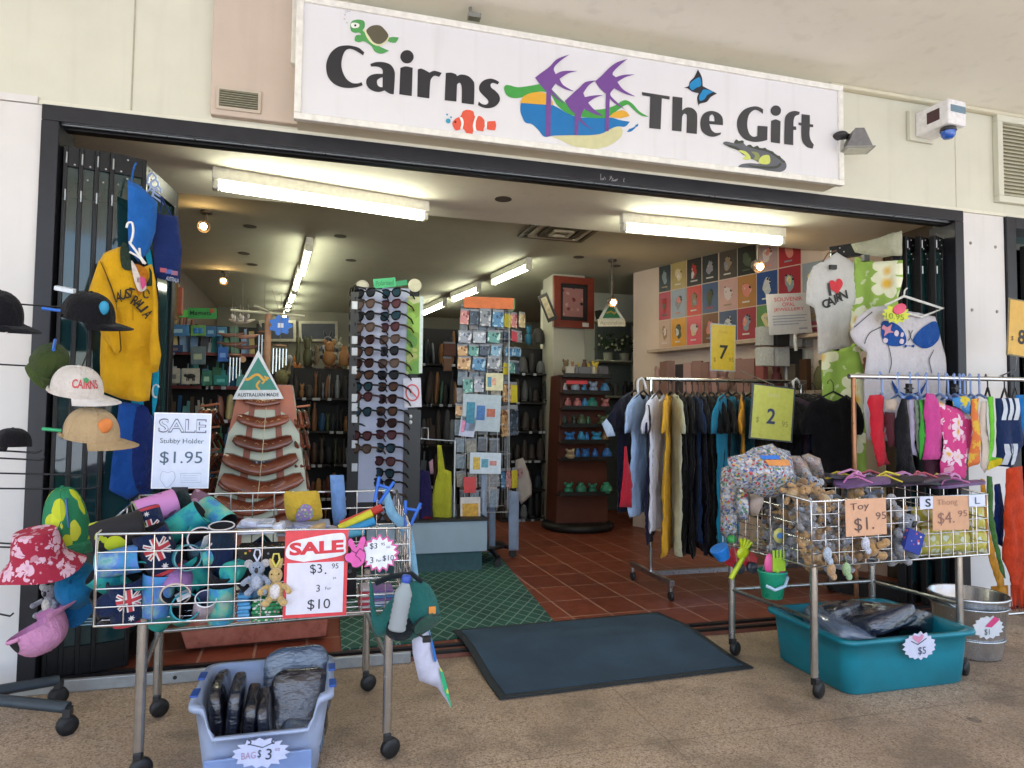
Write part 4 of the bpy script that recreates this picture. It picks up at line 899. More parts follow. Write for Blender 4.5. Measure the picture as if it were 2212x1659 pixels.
t, d = stubby('navy flag drink holder standing at the bottom of the wire corner', (400, 1290), -.89, 96, 6, NVY, s=1.4); flagdecor(t, d, .15)
stubby('sea blue drink holder upright beside the bottom flag one', (715, 1210), -.87, 84, 4, SEA, s=1.38)
stubby('dark mouthed drink holder at the bottom of the heap', (985, 1380), -.88, 60, 62, TEA, rim='2a8a98', s=1.2)
stubby('white rimmed drink holder low in the heap', (1190, 1345), -.9, 75, 40, cloth_m('b9a9b4'), '3a3f60', rim='dcdde2', s=.9)
stubby('lagoon blue drink holder at the end of the heap', (1370, 1310), -.88, 90, 4, BLE, s=1.2)
stubby('teal drink holder wedged in the middle', (1130, 960), -.82, 120, 15, TEA, s=1.1)
stubby('black drink holder with its mouth forward low in the heap', (1385, 1095), -.87, 80, 35, BLK, s=1.15)
stubby('green drink holder low at the corner', (235, 1090), -.85, 140, 20, TEA, s=1.15)
stubby('black drink holder lying beneath the lime leaf one', (225, 1330), -.85, 100, 30, BLK, s=1.2)
for i, (x, y) in enumerate(((600, 650), (820, 960), (560, 1330), (1080, 1180), (1250, 900), (300, 740), (870, 620), (1150, 560), (520, 880), (1250, 1180), (480, 640), (1250, 650), (800, 1380))):
    stubby(('dark', 'navy', 'teal', 'black', 'blue')[i % 5]+' drink holder '+('under the flag ones', 'between the mouths', 'on the table floor', 'low in the heap', 'behind the starred one', 'behind the corner one', 'beside the turquoise one', 'behind the tagged one', 'behind the teal rimmed one', 'near the far end', 'under the lime leaf one', 'by the back rail', 'along the front wires')[i], (x, y), -.72 if y < 1000 else -.78, rnd.randint(0, 180), rnd.randint(-20, 50), (cloth_m('191a22'), NVY, TEA, BLK, SEA)[i % 5], s=1.2)
for i in range(26):
    x = -.66+.5*((i*.618) % 1); y = -.89+.3*((i*.37) % 1); z = .56+.24*((i*.77) % 1)*(.6+.4*((y+.9)/.3)); v = Vector((x, y, z))
    t, d = stubby('foam drink holder packed into the heap', (0, 0), -.8, rnd.randint(0, 360), rnd.randint(-70, 40), (NVY, TEA, BLK, SEA, BLE, cloth_m('191a22'))[i % 6], s=.98, rim=('2a8a98', None, None, '5b8f9c')[i % 4]); t.location = v; t['group'] = 'foam drink holders packed into the heap'
# ------------------------------------------------------------------ other goods in the long table
def box_goods(name, label, cat, a, b, Y, mat, th=.05, bev=.004, yaw=0, rows=0, group=None, tilt=0):
    """stack or packet between two picture corners"""
    pl = PL((a[0]+b[0])/2, (a[1]+b[1])/2, Y=Y, yaw=yaw); (x0, z1), (x1, z0) = pl.l(*a), pl.l(*b)
    t = thing(name, label, cat, pl.O, group=group, rot=(0, tilt, yaw)); n = max(1, rows)
    for i in range(n):
        za, zb = z0+(z1-z0)*i/n, z0+(z1-z0)*(i+1)/n
        k = MB(); k.box(x0+.003*(i % 2), x1-.003*(i*7 % 3), -th/2, th/2, za+.0006, zb-.0006); obj('folded_layer' if n > 1 else 'packet', k, mat[i % len(mat)] if isinstance(mat, list) else mat, t, bev=min(bev, (zb-za)*.4))
    return t, pl, (x0, x1, z0, z1)
box_goods('towel_stack', 'stack of folded pale blue cloths behind the plush key rings', 'towel stack', *cI((118, 960), (225, 1170)), -.88, [cloth_m('4f96c8'), cloth_m('6aa8d4')], .12, rows=7)
box_goods('packet_stack', 'stack of green and white packets beside the pale blue cloths', 'packet stack', *cI((235, 1000), (480, 1165)), -.87, [spotty('green_packet', '2f8a54', ['cdd6cf', 'd49aa8', '2f8a54', 'e3e0d8'], 90, .4), spotty('green_packet2', '3b9a60', ['e3e0d8', '2a7a4a'], 70, .4)], .12, rows=6)
box_goods('packet_stack', 'stack of red and white striped packets at the end of the long table', 'packet stack', *cI((1110, 920), (1200, 1100)), -.86, [cloth_m('c24a56'), cloth_m('d8cfd2')], .1, rows=8)
box_goods('packet_stack', 'stack of blue and white packets beside the red striped ones', 'packet stack', *cI((1215, 930), (1400, 1060)), -.84, [cloth_m('5a8ac0'), cloth_m('d0d4e0'), cloth_m('8a6fa8')], .1, rows=6)
box_goods('carton', 'black carton with coloured bands behind the plush key rings', 'carton', *cI((110, 590), (500, 690)), -.8, spotty('carton_print', '20201f', ['c9b03a', '2f2f34', '8a8a90', 'b5563f'], 60, .25), .14)
k_, pl_, _ = box_goods('carton', 'dark carton behind the red sale card', 'carton', *cI((400, 690), (1080, 980)), -.78, spotty('dark_goods', '1c1c20', ['3a3f55', '2a2a2c', '56606a'], 40, .3), .16)
box_goods('packet_stack', 'clear packets of white goods behind the sale card', 'packet stack', *cI((115, 390), (420, 460)), -.72, [M('c2c8da', .3), M('a99f96', .4), M('b8c4dc', .25)], .16, rows=3)
box_goods('packet_stack', 'clear packets heaped at the back of the long table', 'packet stack', *cI((440, 400), (880, 470)), -.64, [M('9aa0aa', .3), M('b5a888', .4), M('8f98b4', .3)], .16, rows=3)
for i, (x, y, w, h, c) in enumerate(((150, 370, 130, 50, 'b9bfd6'), (400, 400, 90, 60, 'd2d8e8'), (560, 420, 120, 50, '7f8bb0'), (720, 410, 110, 60, 'b99a6a'), (250, 420, 110, 46, 'a8957f'), (840, 430, 80, 60, '9c8f88'), (640, 430, 70, 50, 'd0a94a'))):
    t, _, _ = box_goods('packet', ('thin white', 'square white', 'dull blue', 'tan', 'brown', 'grey', 'amber')[i]+' packet lying on the heap behind the sale card', 'packet', *cI((x, y), (x+w, y+h)), -.78+.02*i, M(c, .35, var=.25, sc=40), .07, tilt=rad(rnd.uniform(-14, 14)), yaw=rad(rnd.uniform(-20, 20)))
yp, sf, pl = soft('beach_bag', 'mustard yellow zip pouch with a blue and purple flower on the heap', 'bag', cI((492, 150), (560, 138), (700, 132), (770, 135), (790, 200), (805, 300), (800, 360), (700, 400), (560, 390), (505, 330)), -.6, cloth_m('bf9f38'), th=.06, hang=False)
sub_part(yp, 'flower', pl, sf, cI((640, 240), (690, 235), (730, 280), (720, 350), (640, 380), (590, 370), (600, 300)), spotty('purple_flower', '8a6fa0', ['9c86c0', '7fa070', 'c0b090'], 90, .4), -.008)
t = thing('foam_noodle', 'red yellow and blue foam toys lying on the end of the long table', 'foam toy', U(*cI((1110, 370))[0], Y=-.66))
for i, (pts, c) in enumerate((([(-.07, -.02), (.09, .045)], 'c8342e'), ([(-.075, -.03), (.05, .028)], 'cfc62a'), ([(-.08, -.05), (.06, .0)], '2f8fc4'), ([(-.09, -.055), (.02, -.035)], '4f9fb8'))):
    k = MB(); k.tube([(pts[0][0], -.02*i, pts[0][1]), (pts[1][0], -.02*i, pts[1][1])], .017, 6, flat=.8); obj('strip', k, M(c, .6), t)
soft('beach_towel', 'pale blue towel hanging over the back rim of the long table', 'towel', cI((870, 0), (985, 0), (1000, 200), (1010, 330), (960, 400), (905, 440), (885, 300)), -.5, cloth_m('6f93c8', .25), th=.04, folds=.03, fl=16)
umb, sf, pl = soft('beach_umbrella', 'folded pale blue beach umbrella leaning down the end of the long table', 'umbrella', [(829, 1058), (838, 1055), (848, 1085), (860, 1110), (885, 1130), (896, 1180), (905, 1250), (920, 1320), (935, 1400), (925, 1405), (905, 1330), (880, 1190), (860, 1140), (835, 1110)], -.72, cloth_m('84b4d2', .2), th=.05, folds=.012, hang=False)
for x, y in ((848, 1070), (850, 1050)):
    pass
for i, (x, y, a) in enumerate(((825, 1062, 20), (887, 1112, 10))):
    k = MB(); k.tube([(-.03, 0, .05), (-.012, 0, -.045)], .007, 6); k.tube([(.03, 0, .05), (.006, 0, -.045)], .007, 6); k.tube([(-.022, 0, .02), (.022, 0, .02)], .006, 6)
    solo('peg', ('bright blue plastic peg holding the umbrella to the wire top', 'bright blue plastic peg on the folded umbrella')[i], 'peg', k, M('1f62c4', .4), U(x, y, Y=-.78), rot=(0, rad(a), 0))
# plush key rings hung outside the front wires
def keyring(label, u, v, Y, h, kind, s, loop, belly):
    p = U(u, v, Y=Y); t = plush(label, p, h, kind, s, group=None, belly=belly)
    k = MB(); k.tube([(0, 0, .045), (-.014, -.005, .075), (-.009, -.005, .098), (.009, -.005, .098), (.014, -.005, .075), (0, 0, .045)], .004, 6); obj('loop', k, M(loop, .6), t); return t
keyring('grey koala key ring with a white loop on the front wires', *cI((265, 800))[0], -.985, '8795ac', 'koala', .74, 'c4c9dc', 'a4adc0')
kt = keyring('tan kangaroo key ring wearing a white bib on the front wires', *cI((420, 860))[0], -.99, 'c2a468', 'kangaroo', .85, 'cfc65e', 'd9d3d4')
# ------------------------------------------------------------------ cards on the long table
def border(mb, w, h, b, y, mat=0):
    for r in ((-w/2, w/2, h/2-b, h/2), (-w/2, w/2, -h/2, -h/2+b), (-w/2, -w/2+b, -h/2+b, h/2-b), (w/2-b, w/2, -h/2+b, h/2-b)): mb.add([(r[0], y, r[2]), (r[1], y, r[2]), (r[1], y, r[3]), (r[0], y, r[3])], [(0, 1, 2, 3)], mat)
INK = M('30323c', .7, var=0)
t, w, h = card('price_card', 'red and white sale card on the front of the long wire table', 'price card', cI((495, 465), (1025, 450), (1010, 1160), (490, 1190)), -.995)
k = MB(); k.box(-w/2, w/2, -.001, .002, -h/2, h/2); obj('board', k, M('d23c46', .35), t)
k = MB(); k.box(-w*.455, w*.44, -.0022, -.0012, -h*.46, h*.13); obj('paper', k, M('d6d6e4', .5, var=.05), t)
k = MB(); decal(k, smooth_line([(-.47*w, .2*h), (-.2*w, .14*h, 1), (.4*w, .2*h), (.46*w, .3*h), (.44*w, .44*h), (.3*w, .46*h), (-.1*w, .42*h), (-.42*w, .36*h)]), -.0016); obj('splash', k, M('dfe0ea', .5), t)
k = MB(); put_text(k, 'SALE', 0, .3*h, h*.15, w*.86, -.0026, .045, rad(2)); obj('red_lettering', k, M('cc303c', .5), t)
k = MB(); put_text(k, '$3', 0, .05*h, h*.12, y=-.003, slant=-.1); put_text(k, '.', .15*w, .0, .006, y=-.003); put_text(k, '95', .3*w, .08*h, h*.06, y=-.003); put_text(k, 'EA', .3*w, -.06*h, h*.024, y=-.003)
obj('handwriting', k, INK, t); k = MB(); put_text(k, '3', .04*w, -.17*h, h*.08, y=-.003); put_text(k, 'For', .2*w, -.175*h, h*.035, y=-.003); obj('handwriting', k, INK, t); k = MB(); put_text(k, '$10', .06*w, -.36*h, h*.13, w*.36, y=-.003); obj('handwriting', k, INK, t)
t, w, h = card('price_burst', 'white and pink starburst price card at the end of the long table', 'price card', cI((1120, 505), (1450, 490), (1440, 790), (1120, 805)), -1.0)
k = MB(); k.prism(starburst(16, w*.42, w*.52, 1, h/w, 3), -.001, .002); obj('star', k, M('cf5a9a', .5), t)
k = MB(); decal(k, starburst(16, w*.36, w*.455, 1, h/w, 3), -.0016); obj('paper', k, M('dfe3ec', .5), t)
k = MB(); put_text(k, '$3', -.16*w, .2*h, h*.18, y=-.003); put_text(k, '95', .08*w, .25*h, h*.08, y=-.003); put_text(k, 'EA', .22*w, .16*h, h*.06, y=-.003); put_text(k, '3', -.2*w, -.18*h, h*.17, y=-.003); put_text(k, 'For', -.02*w, -.2*h, h*.07, y=-.003); put_text(k, '$10', .22*w, -.15*h, h*.17, y=-.003); obj('handwriting', k, INK, t)
t, w, h = card('hand_cutout', 'pink card cut like a hand giving the peace sign beside the sale card', 'cutout', cI((990, 500), (1170, 500), (1170, 770), (990, 770)), -1.008)
hp = [((x-1080)/180*w, (635-y)/270*h) for x, y in ((1010, 545), (1030, 520), (1060, 545), (1085, 600), (1105, 560), (1125, 510), (1155, 505), (1165, 545), (1150, 610), (1165, 640), (1170, 690), (1155, 740), (1110, 770), (1065, 765), (1050, 735), (1005, 715), (990, 680), (1005, 655), (1040, 645), (1045, 615), (1020, 580))]
k = MB(); k.prism(smooth_line(hp, n=3), -.001, .002); obj('board', k, M('3a1f2c', .6), t)
k = MB(); decal(k, [(x*.93, z*.94) for x, z in smooth_line(hp, n=3)], -.0016); obj('paper', k, M('d457a6', .5), t)
k = MB(); stroke(k, [(x*w, z*h) for x, z in ((.42, .0), (.2, .1), (.1, .0), (.02, -.12), (.2, -.2), (.3, -.3))], .003, -.0022); stroke(k, [(x*w, z*h) for x, z in ((-.2, .05), (.05, -.05), (.1, .0))], .003, -.0022); obj('ink_line', k, M('5a2146'), t)
# ------------------------------------------------------------------ bumbag with a bottle
bm, sf, pl = soft('bumbag', 'green bumbag with a black front pocket hung on the corner of the long table', 'bumbag', [(805, 1265), (815, 1330), (840, 1300), (885, 1260), (915, 1255), (938, 1280), (952, 1330), (945, 1345), (905, 1375), (860, 1385), (835, 1372), (812, 1375), (802, 1340), (798, 1260)], -1.0, cloth_m('27625f', .2), th=.11, res=.016, folds=.012, hang=False)
sub_part(bm, 'front_pocket', pl, sf, [(840, 1330), (880, 1325), (888, 1355), (875, 1378), (845, 1378), (832, 1360)], cloth_m('182228'), -.012, .012)
sub_part(bm, 'side_pocket', pl, sf, [(890, 1345), (915, 1320), (940, 1318), (948, 1335), (930, 1355), (900, 1365)], cloth_m('33534a'), -.014, .012)
k = MB(); x, z = pl.l(930, 1311); k.box(x-.012, x+.012, sf(x, z)-.014, sf(x, z)-.009, z-.012, z+.012); obj('orange_tab', k, M('d98a3a', .6), bm)
k = MB(); k.tube([(x, sf(x, z)-.012, z) for x, z in pl.L([(885, 1345), (905, 1325), (930, 1322), (948, 1325)])], .003, 5); obj('zip', k, M('14181a'), bm)
k = MB(); k.tube([(x, -.0, z) for x, z in pl.L([(810, 1260), (845, 1245), (890, 1240), (915, 1260)])], .012, 6, flat=.4); obj('strap', k, cloth_m('1a2226'), bm)
k = MB(); x, z = pl.l(918, 1372); k.box(x-.014, x+.014, -.05, -.035, z-.01, z+.01); k.tube([(x-.05, -.04, z+.03), (x, -.042, z)], .004, 5); obj('buckle', k, M('15171a', .4), bm)
def clear(name='clear_plastic', h='dfe8ee', rough=.06):
    key = ('clear', name)
    if key in _mats: return _mats[key]
    t = NT(name); _mats[key] = t.P(col=rgb(h), rough=rough, trans=.6, ior=1.2); return t.m
p = U(866, 1312, Y=-1.11); bt = thing('water_bottle', 'clear ribbed water bottle with a blue cap in the green bumbag', 'bottle', p, rot=(0, rad(10), 0))
k = MB(); k.lathe([(0, -.075), (.026, -.075), (.03, -.07)]+[(.03-.0025*(i % 2), -.065+i*.009) for i in range(13)]+[(.026, .055), (.016, .075), (.0125, .082), (.0125, .09)], 24, caps=False); obj('bottle_body', k, clear(), bt)
k = MB(); k.lathe([(0, -.07), (.025, -.07), (.0262, -.06), (.0262, .012), (0, .012)], 20, caps=False); obj('water', k, clear('water_fill', 'cfdbe2', .03), bt)
k = MB(); k.lathe([(.0145, .083), (.0155, .085), (.0155, .104), (.013, .107), (0, .107)], 18); obj('bottle_cap', k, M('2c4fae', .4), bt)
# boogie board / bright printed sheath that hangs under the bumbag
bb, sf, pl = soft('swim_board', 'white board with a blue and green edge hanging under the bumbag', 'swim board', [(890, 1385), (925, 1355, 1), (935, 1400), (965, 1480), (975, 1530, 1), (965, 1515), (945, 1485, 1), (905, 1470, 1)], -.93, M('c3c3d6', .5), yaw=rad(6), th=.03, folds=.004, hang=False)
sub_part(bb, 'green_edge', pl, sf, [(950, 1440), (962, 1470), (974, 1526), (968, 1515), (952, 1475)], spotty('green_edge', '2fae7a', ['c8d64a', '2fae7a', '48c088'], 40, .4), -.006)
sub_part(bb, 'blue_edge', pl, sf, [(923, 1358), (932, 1380), (942, 1420), (936, 1425), (930, 1390)], M('1c6fc0', .5), -.006)
# ------------------------------------------------------------------ stubby holder sale card on a stem
t, w, h = card('price_card', 'white hand drawn sale card for stubby holders clipped above the long table', 'price card', [(336, 891), (456, 893), (453, 1055), (325, 1055)], -.45)
k = MB(); k.box(-w/2, w/2, -.001, .003, -h/2, h/2); obj('board', k, M('c9d2e6', .35, var=.05), t)
k = MB(); border(k, w, h, .004, -.0015); obj('clear_edge', k, M('e8ecf4', .2), t)
k = MB()
vs, fs = text2d('SALE', .03)
put_text(k, 'SALE', 0, .33*h, h*.19, w*.84, -.0022, .028); obj('outlined_letters', k, M('6a7085', .7, var=0), t)
k = MB(); put_text(k, 'SALE', 0, .33*h, h*.155, w*.80, -.003, -.004); obj('letter_fill', k, M('c9d2e6', .5), t)
k = MB(); put_text(k, 'Stubby Holder', 0, .12*h, h*.085, w*.76, -.0024, 0, 0, wob=.002); put_text(k, '$1.95', .0, -.1*h, h*.18, w*.74, -.0024); obj('handwriting', k, M('4a6072', .7, var=0), t)
k = MB(); stroke(k, [(-.22*w+.13*w*cos(a), -.36*h+.1*h*sin(a)*(1+.3*sin(3*a))) for a in [i*.3 for i in range(22)]], .0014, -.0022, closed=True); stroke(k, [(.0*w, -.3*h), (.36*w, -.3*h), (.36*w, -.42*h), (.02*w, -.42*h), (.0, -.3*h)], .0014, -.0022)
for i in range(3): stroke(k, [(.04*w, -.33*h-.03*h*i), (.3*w, -.33*h-.03*h*i)], .0012, -.0022)
obj('doodle', k, M('8d97ae', .7, var=0), t)
k = MB(); k.box(-.03, .03, -.006, .008, -h/2-.02, -h/2+.006); k.tube([(0, .002, -h/2-.02), (.0, .002, -h/2-.1)], .008, 8); obj('clip', k, M('1e2024', .5), t)
# ------------------------------------------------------------------ pale tub of black bags
def tub(label, x0, x1, y0, y1, h, mat, front_dip=0, rim=.012, flare=.03, rad_=.05, yaw=0, loc=(0, 0, 0)):
    t = thing('storage_tub', label, 'storage tub', loc, yaw); cx, cy = (x0+x1)/2, (y0+y1)/2
    def ring(s, z, n=8):
        a, b = (x1-x0)/2+s, (y1-y0)/2+s; r = rad_; out = []
        for sx, sy, a0 in ((1, -1, -90), (1, 1, 0), (-1, 1, 90), (-1, -1, 180)):
            for k in range(n+1):
                th = rad(a0+90*k/n); out.append((cx+sx*(a-r)+r*cos(th), cy+sy*(b-r)+r*sin(th), z))
        # extra points along the front for the dip
        fr = [(cx-(a-r)+(2*(a-r))*k/24, cy-b, z) for k in range(1, 24)]
        i0 = 4*(n+1); return out+fr
    def dip(p):
        if not front_dip or p[1] > cy-(y1-y0)/2+.03: return 0
        q = abs(p[0]-cx)/((x1-x0)/2)
        return front_dip*(1-min(1, max(0, (q-.72)/.12)))
    prof = [(-flare-.012, 0), (-flare, .012), (-flare*.4, h*.6), (0, h-.02), (rim, h-.018), (rim, h), (-.006, h), (-.008-flare*.4, h*.6), (-flare-.004, .016)]
    rings = []
    for s_, z in prof:
        rg = ring(s_, z); top = z/h
        rings.append([(p[0], p[1], p[2]-dip(p)*max(0, (top-.35)/.65)) for p in rg])
    n = len(rings[0]); k = MB(); vs = [p for r_ in rings for p in r_]; fs = [(i*n+j, i*n+(j+1) % n, (i+1)*n+(j+1) % n, (i+1)*n+j) for i in range(len(prof)-1) for j in range(n)]
    k.add(vs, fs, 0, True); k.add(rings[0], [tuple(range(n))[::-1]]); k.add(rings[-1], [tuple(range(n))])
    o = obj('shell', k, mat, t)
    return t
def milky(h, name):
    t = NT(name); return t.P(col=rgb(h), rough=.35, trans=.35, ior=1.15)
tb = tub('pale blue plastic tub of wrapped black bags standing in front of the long table', -.385, .03, -1.06, -.69, .275, M('b9c9ea', .34, var=.16, sc=9, spec=.5, trans=.3), front_dip=.1, rim=.016)
k = MB(); k.box(-.345, -.02, -1.075, -1.066, .02, .11); obj('front_panel', k, M('7d95c6', .35, var=.06), tb, bev=.004)
for i, (x, y, z) in enumerate(((-.395, -.95, .278), (-.397, -.8, .278), (.042, -.97, .278), (.04, -.82, .278))):
    k = MB(); k.box(x-.012, x+.012, y-.035, y+.03, z-.004, z+.003); obj('blue_mark', k, M('27509c', .5), tb, bev=.003)
t, w, h = card('price_burst', 'white starburst bag price card hung on the pale tub', 'price card', cZ((845, 1170), (1460, 1140), (1460, 1500), (845, 1520)), -1.125)
k = MB(); k.prism(starburst(15, w*.4, w*.5, 1, h/w*.92, 5), -.001, .002); obj('star', k, M('c3cbea', .5, var=.05), t)
k = MB(); put_text(k, '3', .14*w, -.03*h, h*.32, y=-.003, bold=.004); put_text(k, '$', -.02*w, -.02*h, h*.26, w*.06, y=-.003); stroke(k, [(-.2*w, .27*h), (.02*w, .17*h), (.2*w, .3*h)], .003, -.0026); stroke(k, [(-.22*w+.035*w*cos(a), .33*h+.06*h*sin(a)) for a in [i*.5-2 for i in range(9)]], .004, -.0026); stroke(k, [(.2*w+.03*w*cos(a), .34*h+.06*h*sin(a)) for a in [i*.5+1.5 for i in range(9)]], .004, -.0026); obj('handwriting', k, M('3a4056', .7, var=0), t)
k = MB(); put_text(k, 'BAG', -.2*w, -.05*h, h*.2, w*.24, -.003, rot=rad(4)); put_text(k, 'ea', .28*w, .1*h, h*.08, y=-.003); obj('red_pen', k, M('a98aa8', .7, var=0), t)
def film(h, name, rough=.18):
    key = ('film', name)
    if key in _mats: return _mats[key]
    t = NT(name); co = t.co(); mp = t.n('Mapping'); t.set(mp.inputs[0], co); mp.inputs[2].default_value = (.4, .7, .3); mp.inputs[3].default_value = (1, .5, 2.2); n = t.noise(mp.outputs[0], 14, 5, .55); cr = t.noise(co, 40, 3)
    t.bump(t.math('ADD', n, t.math('MULTIPLY', cr, .25)), .75, .02)
    _mats[key] = t.P(col=t.ramp(n, [(.35, tuple(x*.6 for x in rgb(h)[:3])), (.7, rgb(h))]), rough=rough, spec=.9, coat=.6); return t.m
FB, FB2, FP = film('1c1c28', 'black_film'), film('262a3a', 'dark_blue_film'), film('5d7088', 'clear_film')
def parcel(label, c, size, rot, mat, cat='wrapped bag', name='wrapped_bag', group=None, seed=0):
    w, d, h = size; k = MB()
    def f(a, b):
        th, ph = 2*pi*a, (b-.5)*pi; e = .45
        def sp(x, p): return math.copysign(abs(x)**p, x)
        x, y, z = sp(cos(th)*cos(ph), e)*w/2, sp(sin(th)*cos(ph), e)*d/2, sp(sin(ph), e)*h/2
        n = noise.noise(Vector((x*14+seed, y*14, z*14)))*.008; return (x*(1+n/.1), y*(1+n/.1), z+n)
    k.grid(f, 28, 14); return solo(name, label, cat, k, mat, c, rot=rot, group=group)
for i, (a, b, c_, rx, ry, w_, h_) in enumerate(((-.325, -.86, .15, 8, -6, .05, .27), (-.28, -.87, .145, 6, 4, .05, .28), (-.225, -.89, .13, 10, 3, .05, .25), (-.175, -.9, .12, 8, -4, .045, .23), (-.33, -.78, .14, 5, -4, .05, .25))):
    parcel(('thin black', 'crinkled black', 'narrow dark', 'slim glossy', 'tall black')[i]+' wrapped bag standing at the '+('edge', 'second place', 'middle', 'inner side', 'rear corner')[i]+' of the pale tub', (a, b, c_), (w_, .2, h_), (rad(rx), rad(ry), 0), FB if i % 2 == 0 else FB2, seed=i)
parcel('large black wrapped bag leaning in the pale tub', (-.07, -.86, .16), (.2, .1, .26), (rad(-22), 0, 0), FB, seed=9)
parcel('crinkled clear wrapped bag standing tallest at the back of the pale tub', (-.08, -.745, .2), (.24, .07, .26), (rad(-14), rad(-3), 0), film('5a6a80', 'crinkled_film'), seed=12)
parcel('clear wrapped bag with a blue label at the bottom of the pale tub', (-.06, -.96, .09), (.15, .1, .11), (rad(20), rad(15), 0), FP, seed=15)
parcel('crumpled black wrapped bag low at the front of the pale tub', (-.21, -.97, .07), (.17, .1, .12), (rad(10), rad(-10), 0), FB2, seed=17)
# ================================================================== mat, boomerang stand
t = thing('door_mat', 'dark blue grey rubber backed door mat lying across the threshold', 'door mat', (1.345, -.14, .0), rad(2.6))
def mat_m():
    t = NT('mat_pile'); co = t.co(); n = t.noise(co, 400, 2); b = t.noise(co, 4, 5)
    t.bump(n, .6, .005); return t.P(col=t.mix(t.math('MULTIPLY', n, .5), t.ramp(b, [(.3, rgb('2b4154')), (.7, rgb('3b556c'))]), rgb('0f171c')), rough=.95)
def slab(k, w, d, z, th, sk=0): k.add([(x*w/2+sk*y, y*d/2, zz) for zz in (z, z+th) for x, y in ((-1, -1), (1, -1), (1, 1), (-1, 1))], [(3, 2, 1, 0), (4, 5, 6, 7), (0, 1, 5, 4), (1, 2, 6, 5), (2, 3, 7, 6), (3, 0, 4, 7)])
def mat_z(y):
    P_ = ((-9, .003), (-.4, .004), (-.07, .036), (.075, .036), (.32, .02), (9, .018))
    for (a, b), (c, d) in zip(P_, P_[1:]):
        if a <= y <= c: return b+(d-b)*(y-a)/(c-a)
def mat_grid(k, w, d, th):
    R_ = Matrix.Rotation(rad(2.6), 2)
    def f(a, b, top):
        x, y = (a-.5)*w, (b-.5)*d; Yw = (R_ @ Vector((x, y))).y-.14
        return (x, y, mat_z(Yw)+(th if top else 0)+.002*noise.noise(Vector((x*3, y*3, 1)))*(1 if top else 1))
    k.grid(lambda a, b: f(a, b, 1), 24, 40); k.grid(lambda a, b: f(1-a, b, 0), 24, 40)
    for e in (lambda a, b: f(a, 0, b), lambda a, b: f(1-a, 1, b)): k.grid(lambda a, b, e=e: e(a, b > .5), 24, 1, sm=False)
    for e in (lambda a, b: f(0, 1-a, b), lambda a, b: f(1, a, b)): k.grid(lambda a, b, e=e: e(a, b > .5), 40, 1, sm=False)
k = MB(); mat_grid(k, 1.27, .88, .006); obj('backing', k, M('1b242b', .6), t)
k = MB(); mat_grid(k, 1.2, .81, .009); obj('pile', k, mat_m(), t)
bs = thing('boomerang_stand', 'tall tapering wooden display stand for boomerangs behind the long table', 'display stand', (-.33, .43, 0))
def marble_wood():
    t = NT('red_burl'); co = t.co(); n = t.noise(co, 13, 6, .65); return t.P(col=t.ramp(n, [(.3, rgb('6e352a')), (.5, rgb('9c5848')), (.7, rgb('a8675a'))]), rough=.45)
def slope(z): return .0+.16*(z-.25)/1.15
k = MB(); k.add([(-.31, -.17, .035), (.355, -.13, .035), (.33, .4, .035), (-.31, .4, .035), (-.37, -.17, .22), (.37, -.13, .22), (.34, .4, .27), (-.33, .4, .27)], [(3, 2, 1, 0), (4, 5, 6, 7), (0, 1, 5, 4), (1, 2, 6, 5), (2, 3, 7, 6), (3, 0, 4, 7)]); obj('plinth', k, marble_wood(), bs, bev=.006)
for x, y in ((-.25, .0), (.25, .0), (-.25, .34), (.25, .34)):
    k = MB(); k.lathe([(.012, -.012), (.015, 0), (.012, .012)], 14); obj('castor', k, M('18181a'), bs, loc=(x, y, .03), rot=(rad(90), 0, 0))
zt, wt, wb = 1.36, .138, .32
def fpt(x, z, o=0):
    q = (z-.27)/(zt-.27); return (x*(wb+(wt-wb)*q), slope(z)-o, z)
k = MB(); k.add([fpt(-1, .272), fpt(1, .272), fpt(1, zt), fpt(-1, zt), (-wb, .36, .272), (wb, .36, .272), (wt, .3, zt), (-wt, .3, zt)], [(0, 1, 2, 3), (5, 4, 7, 6), (1, 5, 6, 2), (4, 0, 3, 7), (3, 2, 6, 7)]); obj('board', k, M('bcc2b0', .55, var=.1, sc=6), bs)
k = MB(); k.grid(lambda a, b: fpt(2*a-1, zt-.001-(.14+.13*(2*a-1)**4)*(1-b) if True else 0, .003), 16, 3); obj('stained_top', k, M('b06a50', .5, var=.15, sc=9), bs)
for x in (-.42, .42):
    k = MB(); k.grid(lambda a, b: fpt(x-.09+.18*a, .3+(zt-.4)*b, .006), 1, 6); obj('stripe', k, M('8f5442', .6), bs)
k = MB(); k.tube([(0, .17, zt-.03), (0, .18, 1.76)], .019, 8); obj('post', k, M('b08560', .6, var=.15), bs)
for i in range(3):
    a = rad(14+60*i); k = MB(); k.tube([(-.2*cos(a), .18-.2*sin(a), 1.765+.008*i), (.2*cos(a), .18+.2*sin(a), 1.765+.008*i)], .009, 6, flat=.6); obj('cross_arm', k, M('a9a78c', .6), bs)
BW = [M(h, .22, var=.25, sc=14, coat=.5) for h in ('6e3826', '7a402c', '5e2c1e')]
